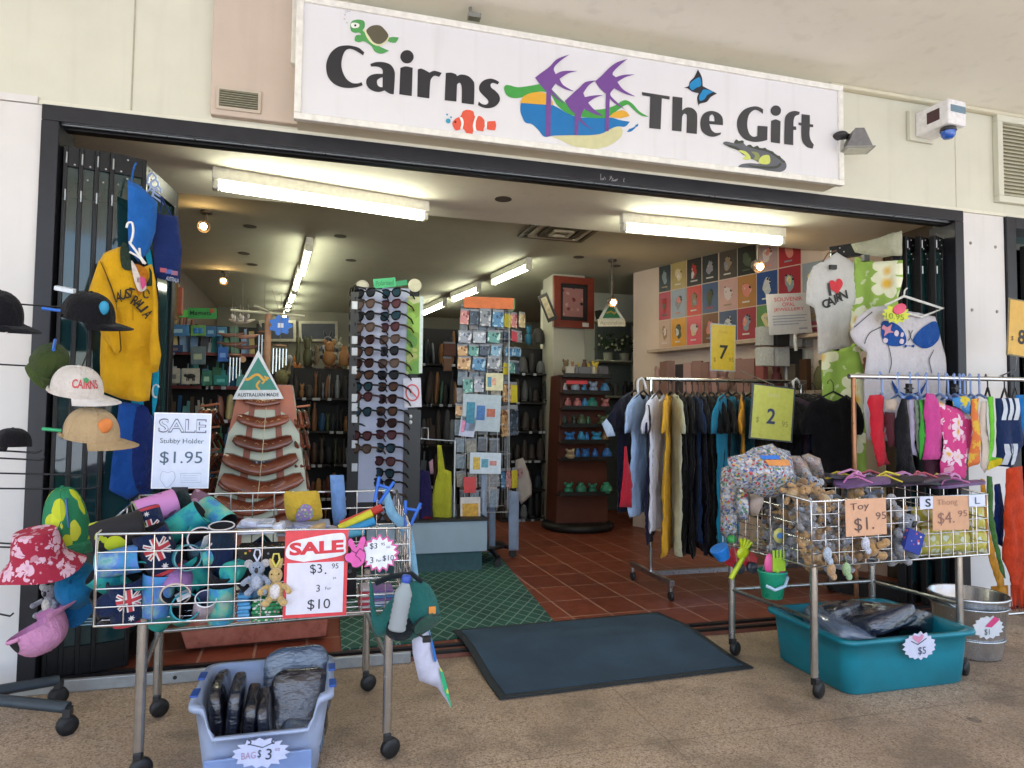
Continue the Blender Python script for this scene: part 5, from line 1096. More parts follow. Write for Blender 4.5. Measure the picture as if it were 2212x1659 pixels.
def boomer(label, u, v, half, rise, mat, Y=None, th=.012, wd=.021, dots=True, group=None, yaw=0, name='boomerang'):
    z = U(u, v, Y=.5).z; y = .43+slope(z)-.022 if Y is None else Y; p = U(u, v, Y=y)
    t = thing(name, label, 'boomerang', p, yaw, group)
    k = MB(); P_ = [(half*a, -.004*abs(a), rise*(abs(a)**1.5)) for a in [-1+i/12*2 for i in range(13)]]
    k.tube(P_, wd, 10, taper=lambda q: .85+.2*math.sin(pi*q) if .06 < q < .94 else .55, flat=.42)
    obj('blade', k, mat, t)
    if dots:
        for s in (-1, 1):
            k = MB(); q = .62*s; c = (half*q, -.0185, rise*abs(q)**1.5)
            for r in (.009, .0045): k.tube([(c[0]+r*cos(a), c[1], c[2]+r*sin(a)) for a in [i*pi/6 for i in range(12)]], .0012, 4, closed=True)
            obj('ring_paint', k, M('c9a07a', .6), t)
        k = MB(); k.tube([(half*.42*a, -.0195, rise*.2+.008*sin(a*9)) for a in [-1+i/10 for i in range(21)]], .0016, 4); obj('snake_paint', k, M('b98a5a', .6), t)
    return t
for i, (x, y, hw, rs) in enumerate(((745, 1010, 125, 20), (752, 1150, 170, 42), (750, 1300, 195, 55), (733, 1450, 245, 85), (745, 1590, 268, 90))):
    u, v = cG((x, y))[0]; mp = U(u+1, v, Y=.5).x-U(u, v, Y=.5).x; s_ = mp/1.65875/1.85172
    boomer(('topmost', 'second', 'third', 'fourth', 'fifth')[i]+' painted boomerang from the top of the pale board', u, v, hw*s_, rs*s_, BW[i % 3], wd=.034+.005*i)
for i, (u, v, hw) in enumerate(((545, 1062, .165), (540, 1100, .17), (548, 1140, .175))): boomer(('wide boomerang seen through the back wires of the long table', 'pale banded boomerang low on the board', 'lowest boomerang near the plinth')[i], u, v, hw, .06, BW[i % 3], wd=.042)
k = MB(); k.prism([(-.06, .04), (.06, .04), (.02, -.03), (0, -.04), (-.02, -.03)], -.006, .006); solo('fabric_emblem', 'small dark painted shield between two boomerangs on the pale board', 'ornament', k, spotty('shield_print', '20222c', ['8f8a98', '20222c', '4a4a60'], 60, .3), U(567, 1012, Y=.5))
k = MB(); k.tube([(0, 0, 0), (-.012, -.01, -.25), (-.03, -.01, -.5)], .002, 5); solo('string', 'thin pale string hanging in front of the boomerangs', 'string', k, M('c9bc98'), U(575, 880, Y=.42))
for i, (y0, sd) in enumerate(((1040, 1), (1170, 1), (1305, 1), (1435, 1), (1565, 1), (1030, -1), (1180, -1), (1330, -1), (1480, -1))):
    u = cG((1000 if sd > 0 else 400, y0))[0]; p = U(*u, Y=.66); k = MB(); k.tube([(-.05, 0, -.006), (.05, -.02, .008)], .0065, 6); obj('peg', k, M('a8664a', .5), bs, loc=(p.x+.33, p.y-.43, p.z))
    for j in range(3):
        t = thing('boomerang', 'dark boomerang seen edge on, hung on a side peg of the stand', 'boomerang', (p.x-.035+.03*j, p.y+.02, p.z-.03), rad(90+8*sd), 'boomerangs hung on the side pegs')
        k = MB(); k.tube([(.16*a, 0, -.08*abs(a)**1.4) for a in [-1+q/6 for q in range(13)]], .018, 7, flat=.5); obj('blade', k, BW[j], t)
# Australian made emblem
t, w, h = card('emblem_card', 'green triangular card with a gold kangaroo on top of the boomerang board', 'sign', [(505, 758), (612, 758), (615, 862), (500, 862)], .52)
tr = [(-w/2, -h/2), (w/2, -h/2), (.01*w, h/2), (-.01*w, h/2)]
k = MB(); k.prism(tr, -.002, .004); obj('board', k, M('d8dde0', .4), t)
k = MB(); decal(k, [(-.37*w, -.31*h), (.37*w, -.31*h), (0, .37*h)], -.003); obj('green_field', k, M('16806c', .4), t)
gx = lambda pts: [((x-727)/360*w, (830-y)/320*h) for x, y in pts]
k = MB()
stroke(k, smooth_line(gx([(632, 858), (660, 858), (690, 838), (712, 828), (735, 832), (752, 850), (765, 862), (785, 858), (797, 845)]), False, 4), .052*w, -.0045)
stroke(k, smooth_line(gx([(770, 838), (790, 852), (798, 850)]), False, 3), .03*w, -.0046); stroke(k, smooth_line(gx([(765, 862), (768, 875), (752, 888)]), False, 3), .034*w, -.0047); stroke(k, smooth_line(gx([(740, 868), (722, 888), (717, 905), (735, 928)]), False, 4), .042*w, -.0048)
obj('kangaroo', k, M('dca62c', .45), t)
k = MB(); put_text(k, 'AUSTRALIAN MADE', 0, -.41*h, h*.075, w*.8, -.0045, .012); obj('lettering', k, M('2a3a3a', .5), t)
# wind chimes on the post
for i, (x, y, n_, c) in enumerate(((862, 640, 5, 'c9ced2'), (565, 700, 4, 'c4c8cc'), (755, 550, 4, 'aeb4ba'))):
    u = cG((x, y))[0]; p = U(*u, Y=(.5, .62, .75)[i]); t = thing('wind_chime', ('silver wind chime under the blue disc', 'silver wind chime with a wooden disc beside the green triangle', 'small silver wind chime behind the post')[i], 'wind chime', p)
    k = MB(); k.lathe([(.035, 0), (.035, .008)], 14); obj('top_disc', k, M('8f6b4a', .6), t)
    for j in range(n_):
        k = MB(); x_ = (j-(n_-1)/2)*.017; L = .14-.012*j; k.tube([(x_, 0, -.012), (x_, 0, -.012-L)], .0045, 8); obj('tube', k, M(c, .18, 1), t)
    k = MB(); k.tube([(0, 0, .3), (0, 0, .0)], .001, 4); obj('string', k, M('7a7468'), t)
    if i == 1: k = MB(); k.lathe([(.018, -.004), (.018, .004)], 14); obj('striker', k, M('b0845a', .6), t, loc=(.04, 0, -.02), rot=(rad(90), 0, 0))
p = U(*cG((866, 500))[0], Y=.52); t = thing('turtle_mobile', 'bright blue scalloped disc with a white tag hanging by the post', 'mobile', p)
k = MB(); k.prism([(.055*(1+.16*cos(7*a))*cos(a), .05*(1+.16*cos(7*a))*sin(a)) for a in [i*pi/28 for i in range(56)]], -.005, .005); obj('disc', k, M('1f6cc4', .4), t)
k = MB(); k.box(-.014, .016, -.008, -.006, -.014, .012); obj('tag', k, M('d9dde8', .6), t); k = MB(); k.tube([(0, 0, .05), (-.05, 0, .2)], .001, 4); obj('string', k, M('7a7468'), t)
for i, (x, y, w_, c) in enumerate(((540, 560, 110, '6f4a38'), (640, 570, 120, '8a5f48'), (640, 640, 130, '5f3a2c'), (545, 620, 120, '6b4636'), (610, 470, 110, 'a79a88'), (560, 720, 60, '3a3030'))):
    u = cG((x, y))[0]; p = U(*u, Y=.78); t = thing('hanging_ornament', ('dark wooden', 'pale brown wooden', 'long wooden', 'slim wooden', 'shell', 'black')[i]+' ornament hanging beside the post of the stand', 'ornament', p)
    k = MB(); s_ = .0013*w_/2; k.tube([(-s_, 0, .004), (-s_*.3, -.01, -.008), (s_*.4, -.01, -.004), (s_, 0, .01)], .016, 8, taper=lambda q: .4+.6*sin(pi*q), flat=.7); obj('carving', k, M(c, .5, var=.25), t)
    k = MB(); k.tube([(0, 0, .0), (0, 0, .22)], .001, 4); obj('string', k, M('6a6458'), t)
for i in range(7):
    u = cG((545+18*i, 420+12*(i % 3)))[0]; p = U(*u, Y=.74); k = MB(); k.tube([(0, 0, .05), (0, 0, 0)], .0012, 4); k.lathe([(0, .0), (.009, -.01), (.006, -.03), (0, -.034)], 8); solo('shell_drop', 'small shell drop hanging from the cross arms of the stand', 'ornament', k, M(('b8b0a0', 'd0c8bc', '8f8a80')[i % 3], .4), p, group='shell drops under the cross arms')

# ================================================================== pale platform, sunglasses stand, postcard spinner
m = MB(); m.box(.3, 1.2, 1.62, 2.5, .17, .40); t = thing('display_platform', 'pale blue grey display platform with a dark top by the sunglasses', 'platform', (0, 0, 0)); obj('box', m, M('93a6b5', .5, var=.08, sc=5), t, bev=.004)
m = MB(); m.box(.29, 1.21, 1.61, 2.5, .401, .415); obj('top', m, M('15171a', .6), t); m = MB(); m.box(.33, 1.17, 1.66, 2.5, .015, .169); obj('kickboard', m, M('34565c', .7, var=.15), t)
ss = thing('sunglasses_stand', 'tall white and black sunglasses display stand under the green tickets', 'display stand', (0, 0, 0))
spl = PL(820, 850, Y=1.7, yaw=rad(-4)); ss.location = spl.O; ss.rotation_euler = (0, 0, spl.yaw)
def sbox(name, a, b, mat, y0, y1, par=None, bev=0):
    (x0, z1), (x1, z0) = spl.l(*a), spl.l(*b); k = MB(); k.box(min(x0, x1), max(x0, x1), y0, y1, min(z0, z1), max(z0, z1)); return obj(name, k, mat, par or ss, bev=bev)
sbox('core', (765, 617), (897, 1170), M('17181d', .5), .03, .3)
for i, (a, b) in enumerate((((775, 622), (818, 1085)), ((826, 620), (876, 1150)))): sbox('white_panel', a, b, M('aab2d0', .4, var=.06, sc=5), .016, .029)
sbox('side_panel', (758, 630), (772, 1100), M('1c1c22', .5), .0, .029)
for i, v in enumerate((660, 735, 760, 800, 860, 880, 905, 960, 1010)): sbox('price_label', (760, v-9), (772, v+8), M('c5cad6', .6), -.006, -.001)
sbox('banner', (880, 640), (907, 808), spotty('palm_banner', '7fa04a', ['8fb85a', '5f8f4a', 'a8b070', 'c0c49a', '6a9a50'], 9, .6, dist=.1), -.002, .012)
sbox('banner_edge', (907.5, 640), (912, 806), M('c9d6d6', .3), -.004, .012)
sbox('dark_panel', (873, 885), (905, 1140), M('1a1c22', .4), .0, .03)
for v in (900, 912): k = MB(); x, z = spl.l(887, v); k.ell((x, -.004, z), .013, .01, .016); obj('handle', k, M('c5c9cc', .3), ss)
k = MB(); x, z = spl.l(896, 617); k.lathe([(.05, -.006), (.05, .006)], 24); o = obj('round_topper', k, M('c3c0a6', .5), ss); o.location = (x, -.01, z); o.rotation_euler = (rad(90), 0, 0)
k = MB(); x, z = spl.l(783, 612); k.ell((x, .05, z-.01), .05, .012, .045); obj('white_fin', k, M('b8b4a4', .5), ss)
t, w, h = card('no_shoes_sign', 'white card with a red prohibition ring on the sunglasses stand', 'sign', cK((630, 1098), (795, 1092), (792, 1370), (622, 1376)), 1.685)
k = MB(); k.box(-w/2, w/2, -.001, .003, -h/2, h/2); obj('board', k, M('cfcfe0', .4), t)
k = MB(); stroke(k, [(.36*w*cos(a), .36*w*1.25*sin(a)) for a in [i*pi/18 for i in range(36)]], .055*w*1.6, -.003, closed=True); stroke(k, [(-.24*w, .3*w), (.25*w, -.3*w)], .05*w*1.6, -.0032); obj('red_ring', k, M('c9505c', .5), t)
k = MB(); decal(k, smooth_line([(-.12*w, .2*w), (-.02*w, .22*w), (.0, .0), (.16*w, -.1*w), (.16*w, -.2*w), (-.12*w, -.2*w), (-.14*w, 0)], n=3), -.0024); obj('shoe', k, M('b9b4c4', .6), t)
for i, (a, txt) in enumerate((((338, 150, 552, 248), 'Polarised'), ((552, 172, 662, 230), ''))):
    cs = cK((a[0]+10, a[1]+6), (a[2], a[1]-8), (a[2], a[3]-20), (a[0], a[3])); t, w, h = card('green_ticket', ('bright green ticket with handwriting on top of the sunglasses stand', 'smaller dark green ticket beside the lettered one')[i], 'ticket', cs, 1.69)
    k = MB(); k.box(-w/2, w/2, -.001, .001, -h/2, h/2); obj('paper', k, M('3fa872' if i == 0 else '2f8f62', .6), t)
    if txt: k = MB(); put_text(k, txt, 0, 0, h*.5, w*.8, -.003, .0, slant=.15); obj('handwriting', k, M('1e5a3a', .7), t)
SGV = {}
def sunglasses(frame, lens, p, yaw, label, rnd_=False, tilt=0):
    key = (frame, lens, rnd_)
    if key in SGV:
        o = dup(SGV[key], p, label=label, rot=(rad(tilt), 0, yaw)); return o
    t = thing('sunglasses', label, 'sunglasses', p, group='sunglasses on the display stand', rot=(rad(tilt), 0, yaw)); t.scale = (1.42, 1.1, 1.5); FM, LM = M(frame, .25), M(lens, .06, spec=.8)
    for s in (-1, 1):
        ol = smooth_line([(s*.012, .012), (s*.035, .02), (s*.066, .017), (s*.07, .002), (s*.058, -.018), (s*.03, -.02), (s*.013, -.006)], n=3)
        k = MB(); k.tube([(x, -.004-.15*x*x*-1, z) for x, z in ol], .0042, 6, closed=True); obj('rim', k, FM, t)
        k = MB(); vs, fs = fill(ol); k.add([(x, -.004+.15*x*x, z) for x, z in vs], fs); k.add([(x, -.002+.15*x*x, z) for x, z in vs], [f[::-1] for f in fs]); obj('lens', k, LM, t)
        k = MB(); k.tube([(s*.068, 0, .008), (s*.071, .05, .006), (s*.07, .11, -.008), (s*.066, .135, -.025)], .0042, 6, flat=1.6); obj('temple', k, FM, t)
    k = MB(); k.tube([(-.013, -.004, .004), (0, -.008, .008), (.013, -.004, .004)], .004, 6); obj('bridge', k, FM, t)
    SGV[key] = t; return t
c1 = [300, 405, 515, 625, 740, 850, 960, 1070, 1180, 1275, 1415, 1640, 1760]; c2 = [300, 405, 515, 620, 735, 845, 960, 1070, 1180, 1295, 1410, 1520, 1630, 1755, 1880, 1990, 2085, 2200, 2310, 2400]
FR = [('15151a', '30343c'), ('2c1416', '3a2a2c'), ('16181f', '2f4a5a'), ('4a3a30', '6a5a58'), ('1c1c20', '5a4038'), ('3a1a1c', '60404a')]
for ci, (col, x0, x1) in enumerate(((c1, 268, 215), (c2, 510, 435))):
    for i, y in enumerate(col):
        x = x0+(x1-x0)*(y-300)/2000
        u = cK((x, y))[0]; lx, lz = spl.l(*u); p = spl.O+spl.ex*lx-spl.n*.05*-1*.9; p.z = spl.O.z+lz
        f, l = FR[(i*3+ci*2+(i//4)) % 6]
        sunglasses(f, l, p, rad(-46)+spl.yaw+rad(rnd.uniform(-4, 4)), ('pair of sunglasses in the column by the black edge of the stand', 'pair of sunglasses in the column beside the green banner')[ci], tilt=rnd.uniform(-4, 4))
for i, v in enumerate((622, 648, 676, 702, 728, 752, 778, 806, 834, 862, 890, 918, 946, 972)):
    lx, lz = spl.l(768-i*.4, v); p = spl.O+spl.ex*(lx-.02)-spl.n*.1; p.z = spl.O.z+lz
    sunglasses('121216', '26262c', p, rad(-80), 'black sunglasses seen edge on down the side of the stand', tilt=rnd.uniform(-6, 6))
for o in [o for o in COL.objects if o.name.startswith('sunglasses') and o.get('category') == 'sunglasses']:
    o['group'] = {'b': 'sunglasses on the side edge', 'p': 'sunglasses in the banner column'}[o['label'][0]] if 'banner' in o['label'] or o['label'][0] == 'b' else 'sunglasses in the edge column'
# ------------------------------------------------------------------ spinner with postcards and key rings
sp_ = thing('postcard_spinner', 'tall wire spinner hung with key rings and postcards under an orange header', 'spinner rack', (1.26, 2.0, .015), rad(-8))
k = MB(); k.tube([(0, 0, .12), (0, 0, 2.1)], .018, 10); obj('pole', k, steel(), sp_)
k = MB(); k.lathe([(.05, .12), (.17, .115), (.18, .14), (.05, .15)], 20); obj('base', k, M('15161a', .5), sp_)
for a in (20, 110, 200, 290):
    k = MB(); k.tube([(0, 0, .13), (.18*cos(rad(a)), .18*sin(rad(a)), .11), (.27*cos(rad(a)), .27*sin(rad(a)), .08)], .02, 8); l = obj('foot', k, M('121316', .5), sp_)
    k = MB(); k.lathe([(.03, -.012), (.034, 0), (.03, .012)], 14); obj('castor', k, M('121214'), l, loc=(.27*cos(rad(a)), .27*sin(rad(a)), .036), rot=(rad(90), 0, 0))
k = MB()
for f in range(4):
    R_ = Matrix.Rotation(rad(90*f), 4, 'Z')
    for x in [-.17+.085*i for i in range(5)]: k.tube([R_ @ Vector((x, -.19, .42)), R_ @ Vector((x, -.17, 2.03))], .003, 5)
    for z in [.42+.23*i for i in range(8)]: k.tube([R_ @ Vector((-.19, -.19, z)), R_ @ Vector((.19, -.19, z))], .003, 5)
obj('wire_mesh', k, steel(), sp_)
for nm, r_, c in (('header', 0, 'd9743c'), ('header', 90, '3f9a55')):
    k = MB(); k.box(-.2, .2, -.212, -.208, 2.04, 2.13); obj(nm, k, M(c, .5), sp_, rot=(0, 0, rad(r_)), label=('orange header card', 'green header card')[r_ > 0])
PK = [spotty('pack_print_'+h, h, q_, 34, .5, rough=.35, dist=.05) for h, q_ in zip(('7fa8c4', '9aa0b0', 'c7b48a', '4f86b0', 'b0b8c4', 'c49a6a', '5f9a94', '8a8f98', 'cf8a8a', '39485a'), (['c9d6dc', '3a6f94'], ['d8d8de', '5a6478'], ['e0d8b8', '7a6a3a'], ['a8c8dc', '1f4a70'], ['8a94a8', 'd8dce4'], ['e0c49a', '7a4a2a'], ['b8d8d0', '2a5a54'], ['c8ccd0', '4a505a'], ['e8c0b8', '8a3a40'], ['6a7c94', '1c2634']))]
spp = PL(1046, 900, Y=1.78, yaw=rad(-8))
def hung(label, a, b, mat, pl=None, group=None, name='hanging_packet', cat='packet', th=.012, rot=0, y=0):
    pl = pl or spp; (x0, z1), (x1, z0) = pl.l(*a), pl.l(*b); cx, cz = (x0+x1)/2, (z0+z1)/2; w, h = abs(x1-x0), abs(z1-z0)
    o = pl.O+pl.ex*cx+pl.n*(-y); o.z = pl.O.z+cz
    t = thing(name, label, cat, o, group=group, rot=(Matrix.Rotation(pl.yaw, 3, 'Z') @ Matrix.Rotation(rot, 3, 'Y')).to_euler())
    k = MB(); k.box(-w/2, w/2, -th/2, th/2, -h/2, h*.36); obj('goods', k, mat, t, bev=.003)
    k = MB(); k.box(-w/2, w/2, -.001, .001, h*.365, h/2); obj('header_card', k, M('8d929c', .5), t); return t
def cluster(pl, rows, label, group, seed, pal, name='hanging_packet', cat='packet', g=cK):
    q = random.Random(seed)
    for (x0, x1, y0, y1, n) in rows:
        for i in range(n):
            a = x0+(x1-x0)*i/n; b = x0+(x1-x0)*(i+.86)/n; dy = q.uniform(-8, 8)
            hung(label, g((a, y0+dy))[0], g((b, y1+dy))[0], q.choice(pal), pl, group, name, cat, th=q.uniform(.008, .02), rot=rad(q.uniform(-4, 4)), y=q.uniform(-.01, .01))
cluster(spp, ((1165, 1350, 440, 590, 2), (1350, 1590, 440, 610, 2), (1150, 1560, 640, 760, 3), (1140, 1560, 770, 880, 4), (1140, 1560, 890, 1020, 3), (1190, 1400, 1080, 1230, 2), (1120, 1250, 1340, 1450, 1)), 'small hanging packet on the street side of the wire spinner', 'packets on the front of the wire spinner', 3, PK)
spb = PL(1046, 900, Y=1.84, yaw=rad(-8))
PG = [M(h, .4, var=.35, sc=50) for h in ('6a7078', '7f868c', '5a6068', '8f8f90', '70787a', '9a9488', '4a5058', '7a8a98')]
cluster(spb, ((1170, 1590, 400, 520, 5), (1160, 1590, 510, 640, 5), (1145, 1580, 640, 770, 5), (1140, 1570, 770, 900, 5), (1140, 1570, 900, 1040, 5), (1140, 1565, 1040, 1170, 4), (1130, 1560, 1180, 1320, 4), (1120, 1560, 1330, 1480, 4), (1110, 1550, 1490, 1640, 4), (1110, 1550, 1660, 1800, 4), (1120, 1550, 1820, 1960, 4), (1130, 1550, 1980, 2130, 4), (1160, 1540, 2150, 2330, 4)), 'grey backed packet hanging deep on the wire spinner', 'packets deep on the wire spinner', 8, PG)
spr = PL(1118, 900, Y=1.95, yaw=rad(42))
cluster(spr, ((1590, 1780, 460, 620, 3), (1580, 1760, 640, 760, 3), (1590, 1740, 800, 900, 2), (1570, 1730, 930, 1060, 3), (1570, 1720, 1130, 1330, 2), (1560, 1720, 1350, 1640, 2), (1560, 1700, 1950, 2140, 3)), 'small hanging packet on the shop side of the wire spinner', 'packets on the side of the wire spinner', 5, PK+[M('c5b58a', .6), M('d0c23a', .5), M('c04a5a', .4)])
for i, (c4, col, lab) in enumerate((((1405, 1050, 1565, 1215), 'cfc9a0', 'cream postcard pinned high on the spinner'), ((1185, 1250, 1540, 1600), 'a9b8c4', 'large clear postcard folder on the spinner'), ((1255, 1800, 1545, 2000), 'c4d2e0', 'pair of bright postcards in white sleeves on the spinner'), ((1160, 1460, 1300, 1650), 'b9c0dc', 'tilted white postcard with a pink stamp'), ((1165, 2220, 1350, 2520), 'c9c2bf', 'white bordered gold picture card low on the spinner'), ((1195, 2030, 1310, 2180), 'c0262c', 'red card with a yellow disc on the spinner'))):
    a, b = cK((c4[0], c4[1]))[0], cK((c4[2], c4[3]))[0]; (x0, z1), (x1, z0) = spp.l(*a), spp.l(*b); o = spp.O+spp.ex*((x0+x1)/2)+spp.n*.03; o.z = spp.O.z+(z0+z1)/2; w, h = x1-x0, z1-z0
    t = thing('postcard', lab, 'postcard', o, rot=(Matrix.Rotation(spp.yaw, 3, 'Z') @ Matrix.Rotation(rad((0, 2, 1, 7, -1, 0)[i]), 3, 'Y')).to_euler())
    k = MB(); k.box(-w/2, w/2, -.001, .003, -h/2, h/2); obj('card', k, M(col, .35), t)
    k = MB()
    if i == 5: k.lathe([(.0, -.002), (w*.22, -.002), (w*.22, -.004), (0, -.004)], 20); o = obj('yellow_disc', k, M('dfae2c', .5), t, loc=(0, -.002, 0)); o.rotation_euler = (rad(90), 0, 0)
    elif i == 4: k.box(-w*.4, w*.4, -.003, -.0012, -h*.4, h*.3); obj('picture', k, M('c99a34', .5, var=.3, sc=40), t)
    else:
        for j, c in enumerate((('4f8aa8', 'd9a08a'), ('2f7f9c', '3a6fb0', 'b0604a'), ('d2b04a', '5fa0b8', 'c98a8a'), ('d98ab0', '7f8fc0'))[min(i, 3)]):
            k = MB(); a_ = -w*.4+w*.8*j/3; k.box(a_, a_+w*.22, -.003-.0004*j, -.0012, -h*.3+h*.1*j, h*.28-h*.08*j); obj('picture', k, M(c, .5, var=.25, sc=50), t)
wb_, sf, pl = soft('cloth_bag', 'white cloth bag with a dull red print hanging at the side of the spinner', 'bag', cL((1690, 450), (1760, 430), (1810, 560), (1840, 680), (1835, 780), (1740, 870), (1700, 800), (1680, 600)), 2.1, cloth_m('a89f98'), th=.05)
sub_part(wb_, 'print', pl, sf, cL((1690, 540), (1750, 530), (1740, 620), (1680, 620)), spotty('red_print', '9a7f80', ['8a4a52', 'a0787a'], 40, .4), -.006)
for i, (x0, x1, y0, y1, c) in enumerate(((1360, 1420, 480, 1150, '9fb0c8'), (1420, 1510, 430, 860, 'c4b8b0'), (1430, 1500, 860, 1350, '76859a'), (1620, 1720, 750, 1310, '8a9ab4'), (1230, 1310, 920, 1130, '5a5850'))):
    soft('hanging_tea_towel', ('pale blue', 'cream', 'grey blue', 'blue lace', 'dark grey')[i]+' cloth strip hanging low on the spinner', 'tea towel', cL((x0, y0), ((x0+x1)/2, y0-8), (x1, y0), (x1-4, y1), (x0+6, y1)), 1.82+.02*i, cloth_m(c), th=.03, folds=.012, part='')
for i, (pts, c, lab) in enumerate(((cL((740, 570), (800, 540), (870, 560), (900, 800), (890, 1090), (760, 1100), (735, 900)), '241f4a', 'dark purple apron with a white badge hanging on the platform rail'), (cL((945, 305), (985, 310), (1020, 540), (1080, 560), (1085, 1090), (920, 1080), (892, 820), (950, 560)), 'a8a832', 'lime yellow towel hanging in a point on the platform rail'), (cL((865, 470), (905, 440), (915, 580), (880, 585)), 'b98fa0', 'small pink cloth between the apron and the lime towel'), (cL((1060, 720), (1120, 700), (1125, 1000), (1060, 1000)), '8a9cb0', 'pale grey flask shaped pouch beside the lime towel'))):
    t, sf, pl = soft('hanging_apron' if i != 1 else 'beach_towel', lab, 'apron' if i != 1 else 'towel', pts, 1.72+.03*i, cloth_m(c), th=.05, folds=.02)
    if i == 0:
        k = MB(); x, z = pl.l(*cL((775, 885))[0]); put_text(k, '3', x, z, .05, y=-.006, surf=sf, bold=.03); obj('badge', k, M('b9bcc8', .6), t); sub_part(t, 'red_pouch', pl, sf, cL((810, 990), (890, 990), (890, 1090), (815, 1095)), cloth_m('6a1a24'), -.01)
t = thing('garment_rail', 'small steel garment rail over the platform beside the sunglasses', 'rail', U(*cL((920, 270))[0], Y=1.75))
k = MB(); k.tube([(-.15, 0, .02), (.16, 0, .0)], .006, 8); k.tube([(-.1, .0, .02), (-.1, 0, .1), (-.05, 0, .1), (-.05, 0, .01)], .006, 8); obj('bar', k, steel(), t); k = MB(); k.tube([(.16, .0, .0), (.16, 0, -.75)], .012, 8); obj('upright', k, steel(), t)
# ================================================================== shelving deeper in the shop
def shelf_unit(label, u0, u1, v0, v1, Y, n, wood, dep=.3, yaw=0, edge=None):
    pl = PL((u0+u1)/2, (v0+v1)/2, Y=Y, yaw=yaw); (x0, z1), (x1, z0) = pl.l(u0, v0), pl.l(u1, v1)
    t = thing('shelf_unit', label, 'shelves', pl.O, yaw); t['_b'] = 0; del t['_b']; z0 = max(z0, .02-pl.O.z)
    k = MB(); k.box(x0, x1, dep-.02, dep, z0, z1); obj('back_panel', k, wood, t)
    for xa in (x0, x1-.02): k = MB(); k.box(xa, xa+.02, .0, dep-.0205, z0, z1); obj('side_panel', k, wood, t)
    zs = [z0+(z1-z0)*i/n for i in range(n)]
    for z in zs:
        k = MB(); k.box(x0+.021, x1-.021, .0, dep-.021, z, z+.016); s = obj('shelf', k, wood, t)
        for j in range(rnd.randint(3, 6)): k = MB(); a_ = x0+.04+(x1-x0-.12)*rnd.random(); k.box(a_, a_+.035, -.006, -.0035, z-.008, z+.018); obj('price_ticket', k, M('b9bcc0', .6), s)
        if edge: k = MB(); k.box(x0+.0215, x1-.0215, -.003, -.0005, z-.006, z+.02); obj('shelf_edge', k, edge, s)
    return t, pl, x0, x1, [z+.017 for z in zs], (z1-z0)/n
_gi = {}
def goods(pl, x0, x1, z, hmax, n, pal, label, group, cat='souvenir', kinds=('box', 'jar', 'fig'), seed=0, y=.1, hmin=.62, name=None):
    q = random.Random(seed); w = (x1-x0-.05)/n; wd = [q.uniform(.45, 1.6) for i in range(n)]; sc_ = n/sum(wd); at = x0+.025
    for i in range(n):
        kd = q.choice(kinds); h = hmax*q.uniform(hmin, .92); m_ = q.choice(pal); cell = w*wd[i]*sc_; ww = min(cell*q.uniform(.9, 1.05), h*1.5)
        key = (kd, m_.name)
        o = pl.O+pl.ex*(at+cell/2)-pl.n*(y+q.uniform(-.05, .06)); o.z = pl.O.z+z; at += cell
        if key not in _gi:
            k = MB()
            if kd == 'box': k.box(-.5, .5, -.3, .3, 0, 1)
            elif kd == 'jar': k.lathe([(.3, 0), (.42, .05), (.45, .5), (.3, .78), (.2, .82), (.24, .95), (.2, 1), (0, 1)], 12)
            elif kd == 'fig': k.ell((0, 0, .32), .4, .4, .34, 0, 10, 6); k.ell((0, -.05, .74), .3, .3, .25, 0, 10, 6); k.ell((-.28, 0, .95), .13, .1, .13, 0, 8, 5); k.ell((.28, 0, .95), .13, .1, .13, 0, 8, 5)
            elif kd == 'card': k.box(-.5, .5, -.02, .02, 0, 1)
            elif kd == 'lump': k.grid(lambda a, b: ((lambda n: (.5*cos(2*pi*a)*cos((b-.5)*pi)**.6*n, .4*sin(2*pi*a)*cos((b-.5)*pi)**.6*n, .5+.5*math.copysign(abs(sin((b-.5)*pi))**.8, b-.5)*(.8+.2*n)))(1+.35*noise.noise(Vector((3*cos(2*pi*a), 3*sin(2*pi*a), 5*b+len(_gi)))))), 12, 8)
            elif kd == 'hang': k.box(-.5, .5, -.08, .08, .0, .72); k.box(-.16, .16, -.02, .02, .72, 1); k.box(-.3, .3, -.095, -.082, .25, .6)
            elif kd == 'cap': k.grid(lambda a, b: (.48*cos(2*pi*a)*cos(b*pi/2)**.7, .45*sin(2*pi*a)*cos(b*pi/2)**.7, .15+.8*sin(b*pi/2)), 14, 5); k.grid(lambda a, b: (.4*cos(pi*(1+a))*(1+0*b), -.35-.5*b*sin(pi*a)*1, .13-.08*b), 8, 2)
            me = obj('goods', k, m_); props(me, label, cat, group); me.name = name or {'box': 'souvenir_box', 'jar': 'souvenir_jar', 'fig': 'souvenir_figure', 'card': 'souvenir_card', 'cap': 'felt_hat', 'lump': 'soft_souvenir', 'hang': 'hanging_packet'}[kd]
            _gi[key] = me
        else: me = _gi[key].copy(); COL.objects.link(me); me['label'] = label; me['group'] = group; me['category'] = cat
        me.location = o; me.rotation_euler = (0, rad(q.uniform(-5, 5)) if kd in ('hang', 'lump', 'card') else 0, pl.yaw+rad(q.uniform(-25, 25))); me.scale = (ww, ww*.8 if kd != 'card' else ww, h)
PALB = [M(h, .45, var=.25, sc=40) for h in ('2f5a80', '8a8f94', '3a6a50', 'a8a49a', '54483c', '2c2c30', '6f8fb0', '7a4a3a', 'b0a070', '3f8a8a')]
PALD = [M(h, .6, var=.25, sc=40) for h in ('1a1a1d', '2a2624', '3a302a', '232a30', '4a4038', '5a5a5c')]
PALW = [M(h, .5, var=.25, sc=30) for h in ('6a3a2a', '8a5a3a', '4a3020', 'a07040', '5a5a3a', '3f4a2c', '7a6a50', '8f3a30')]
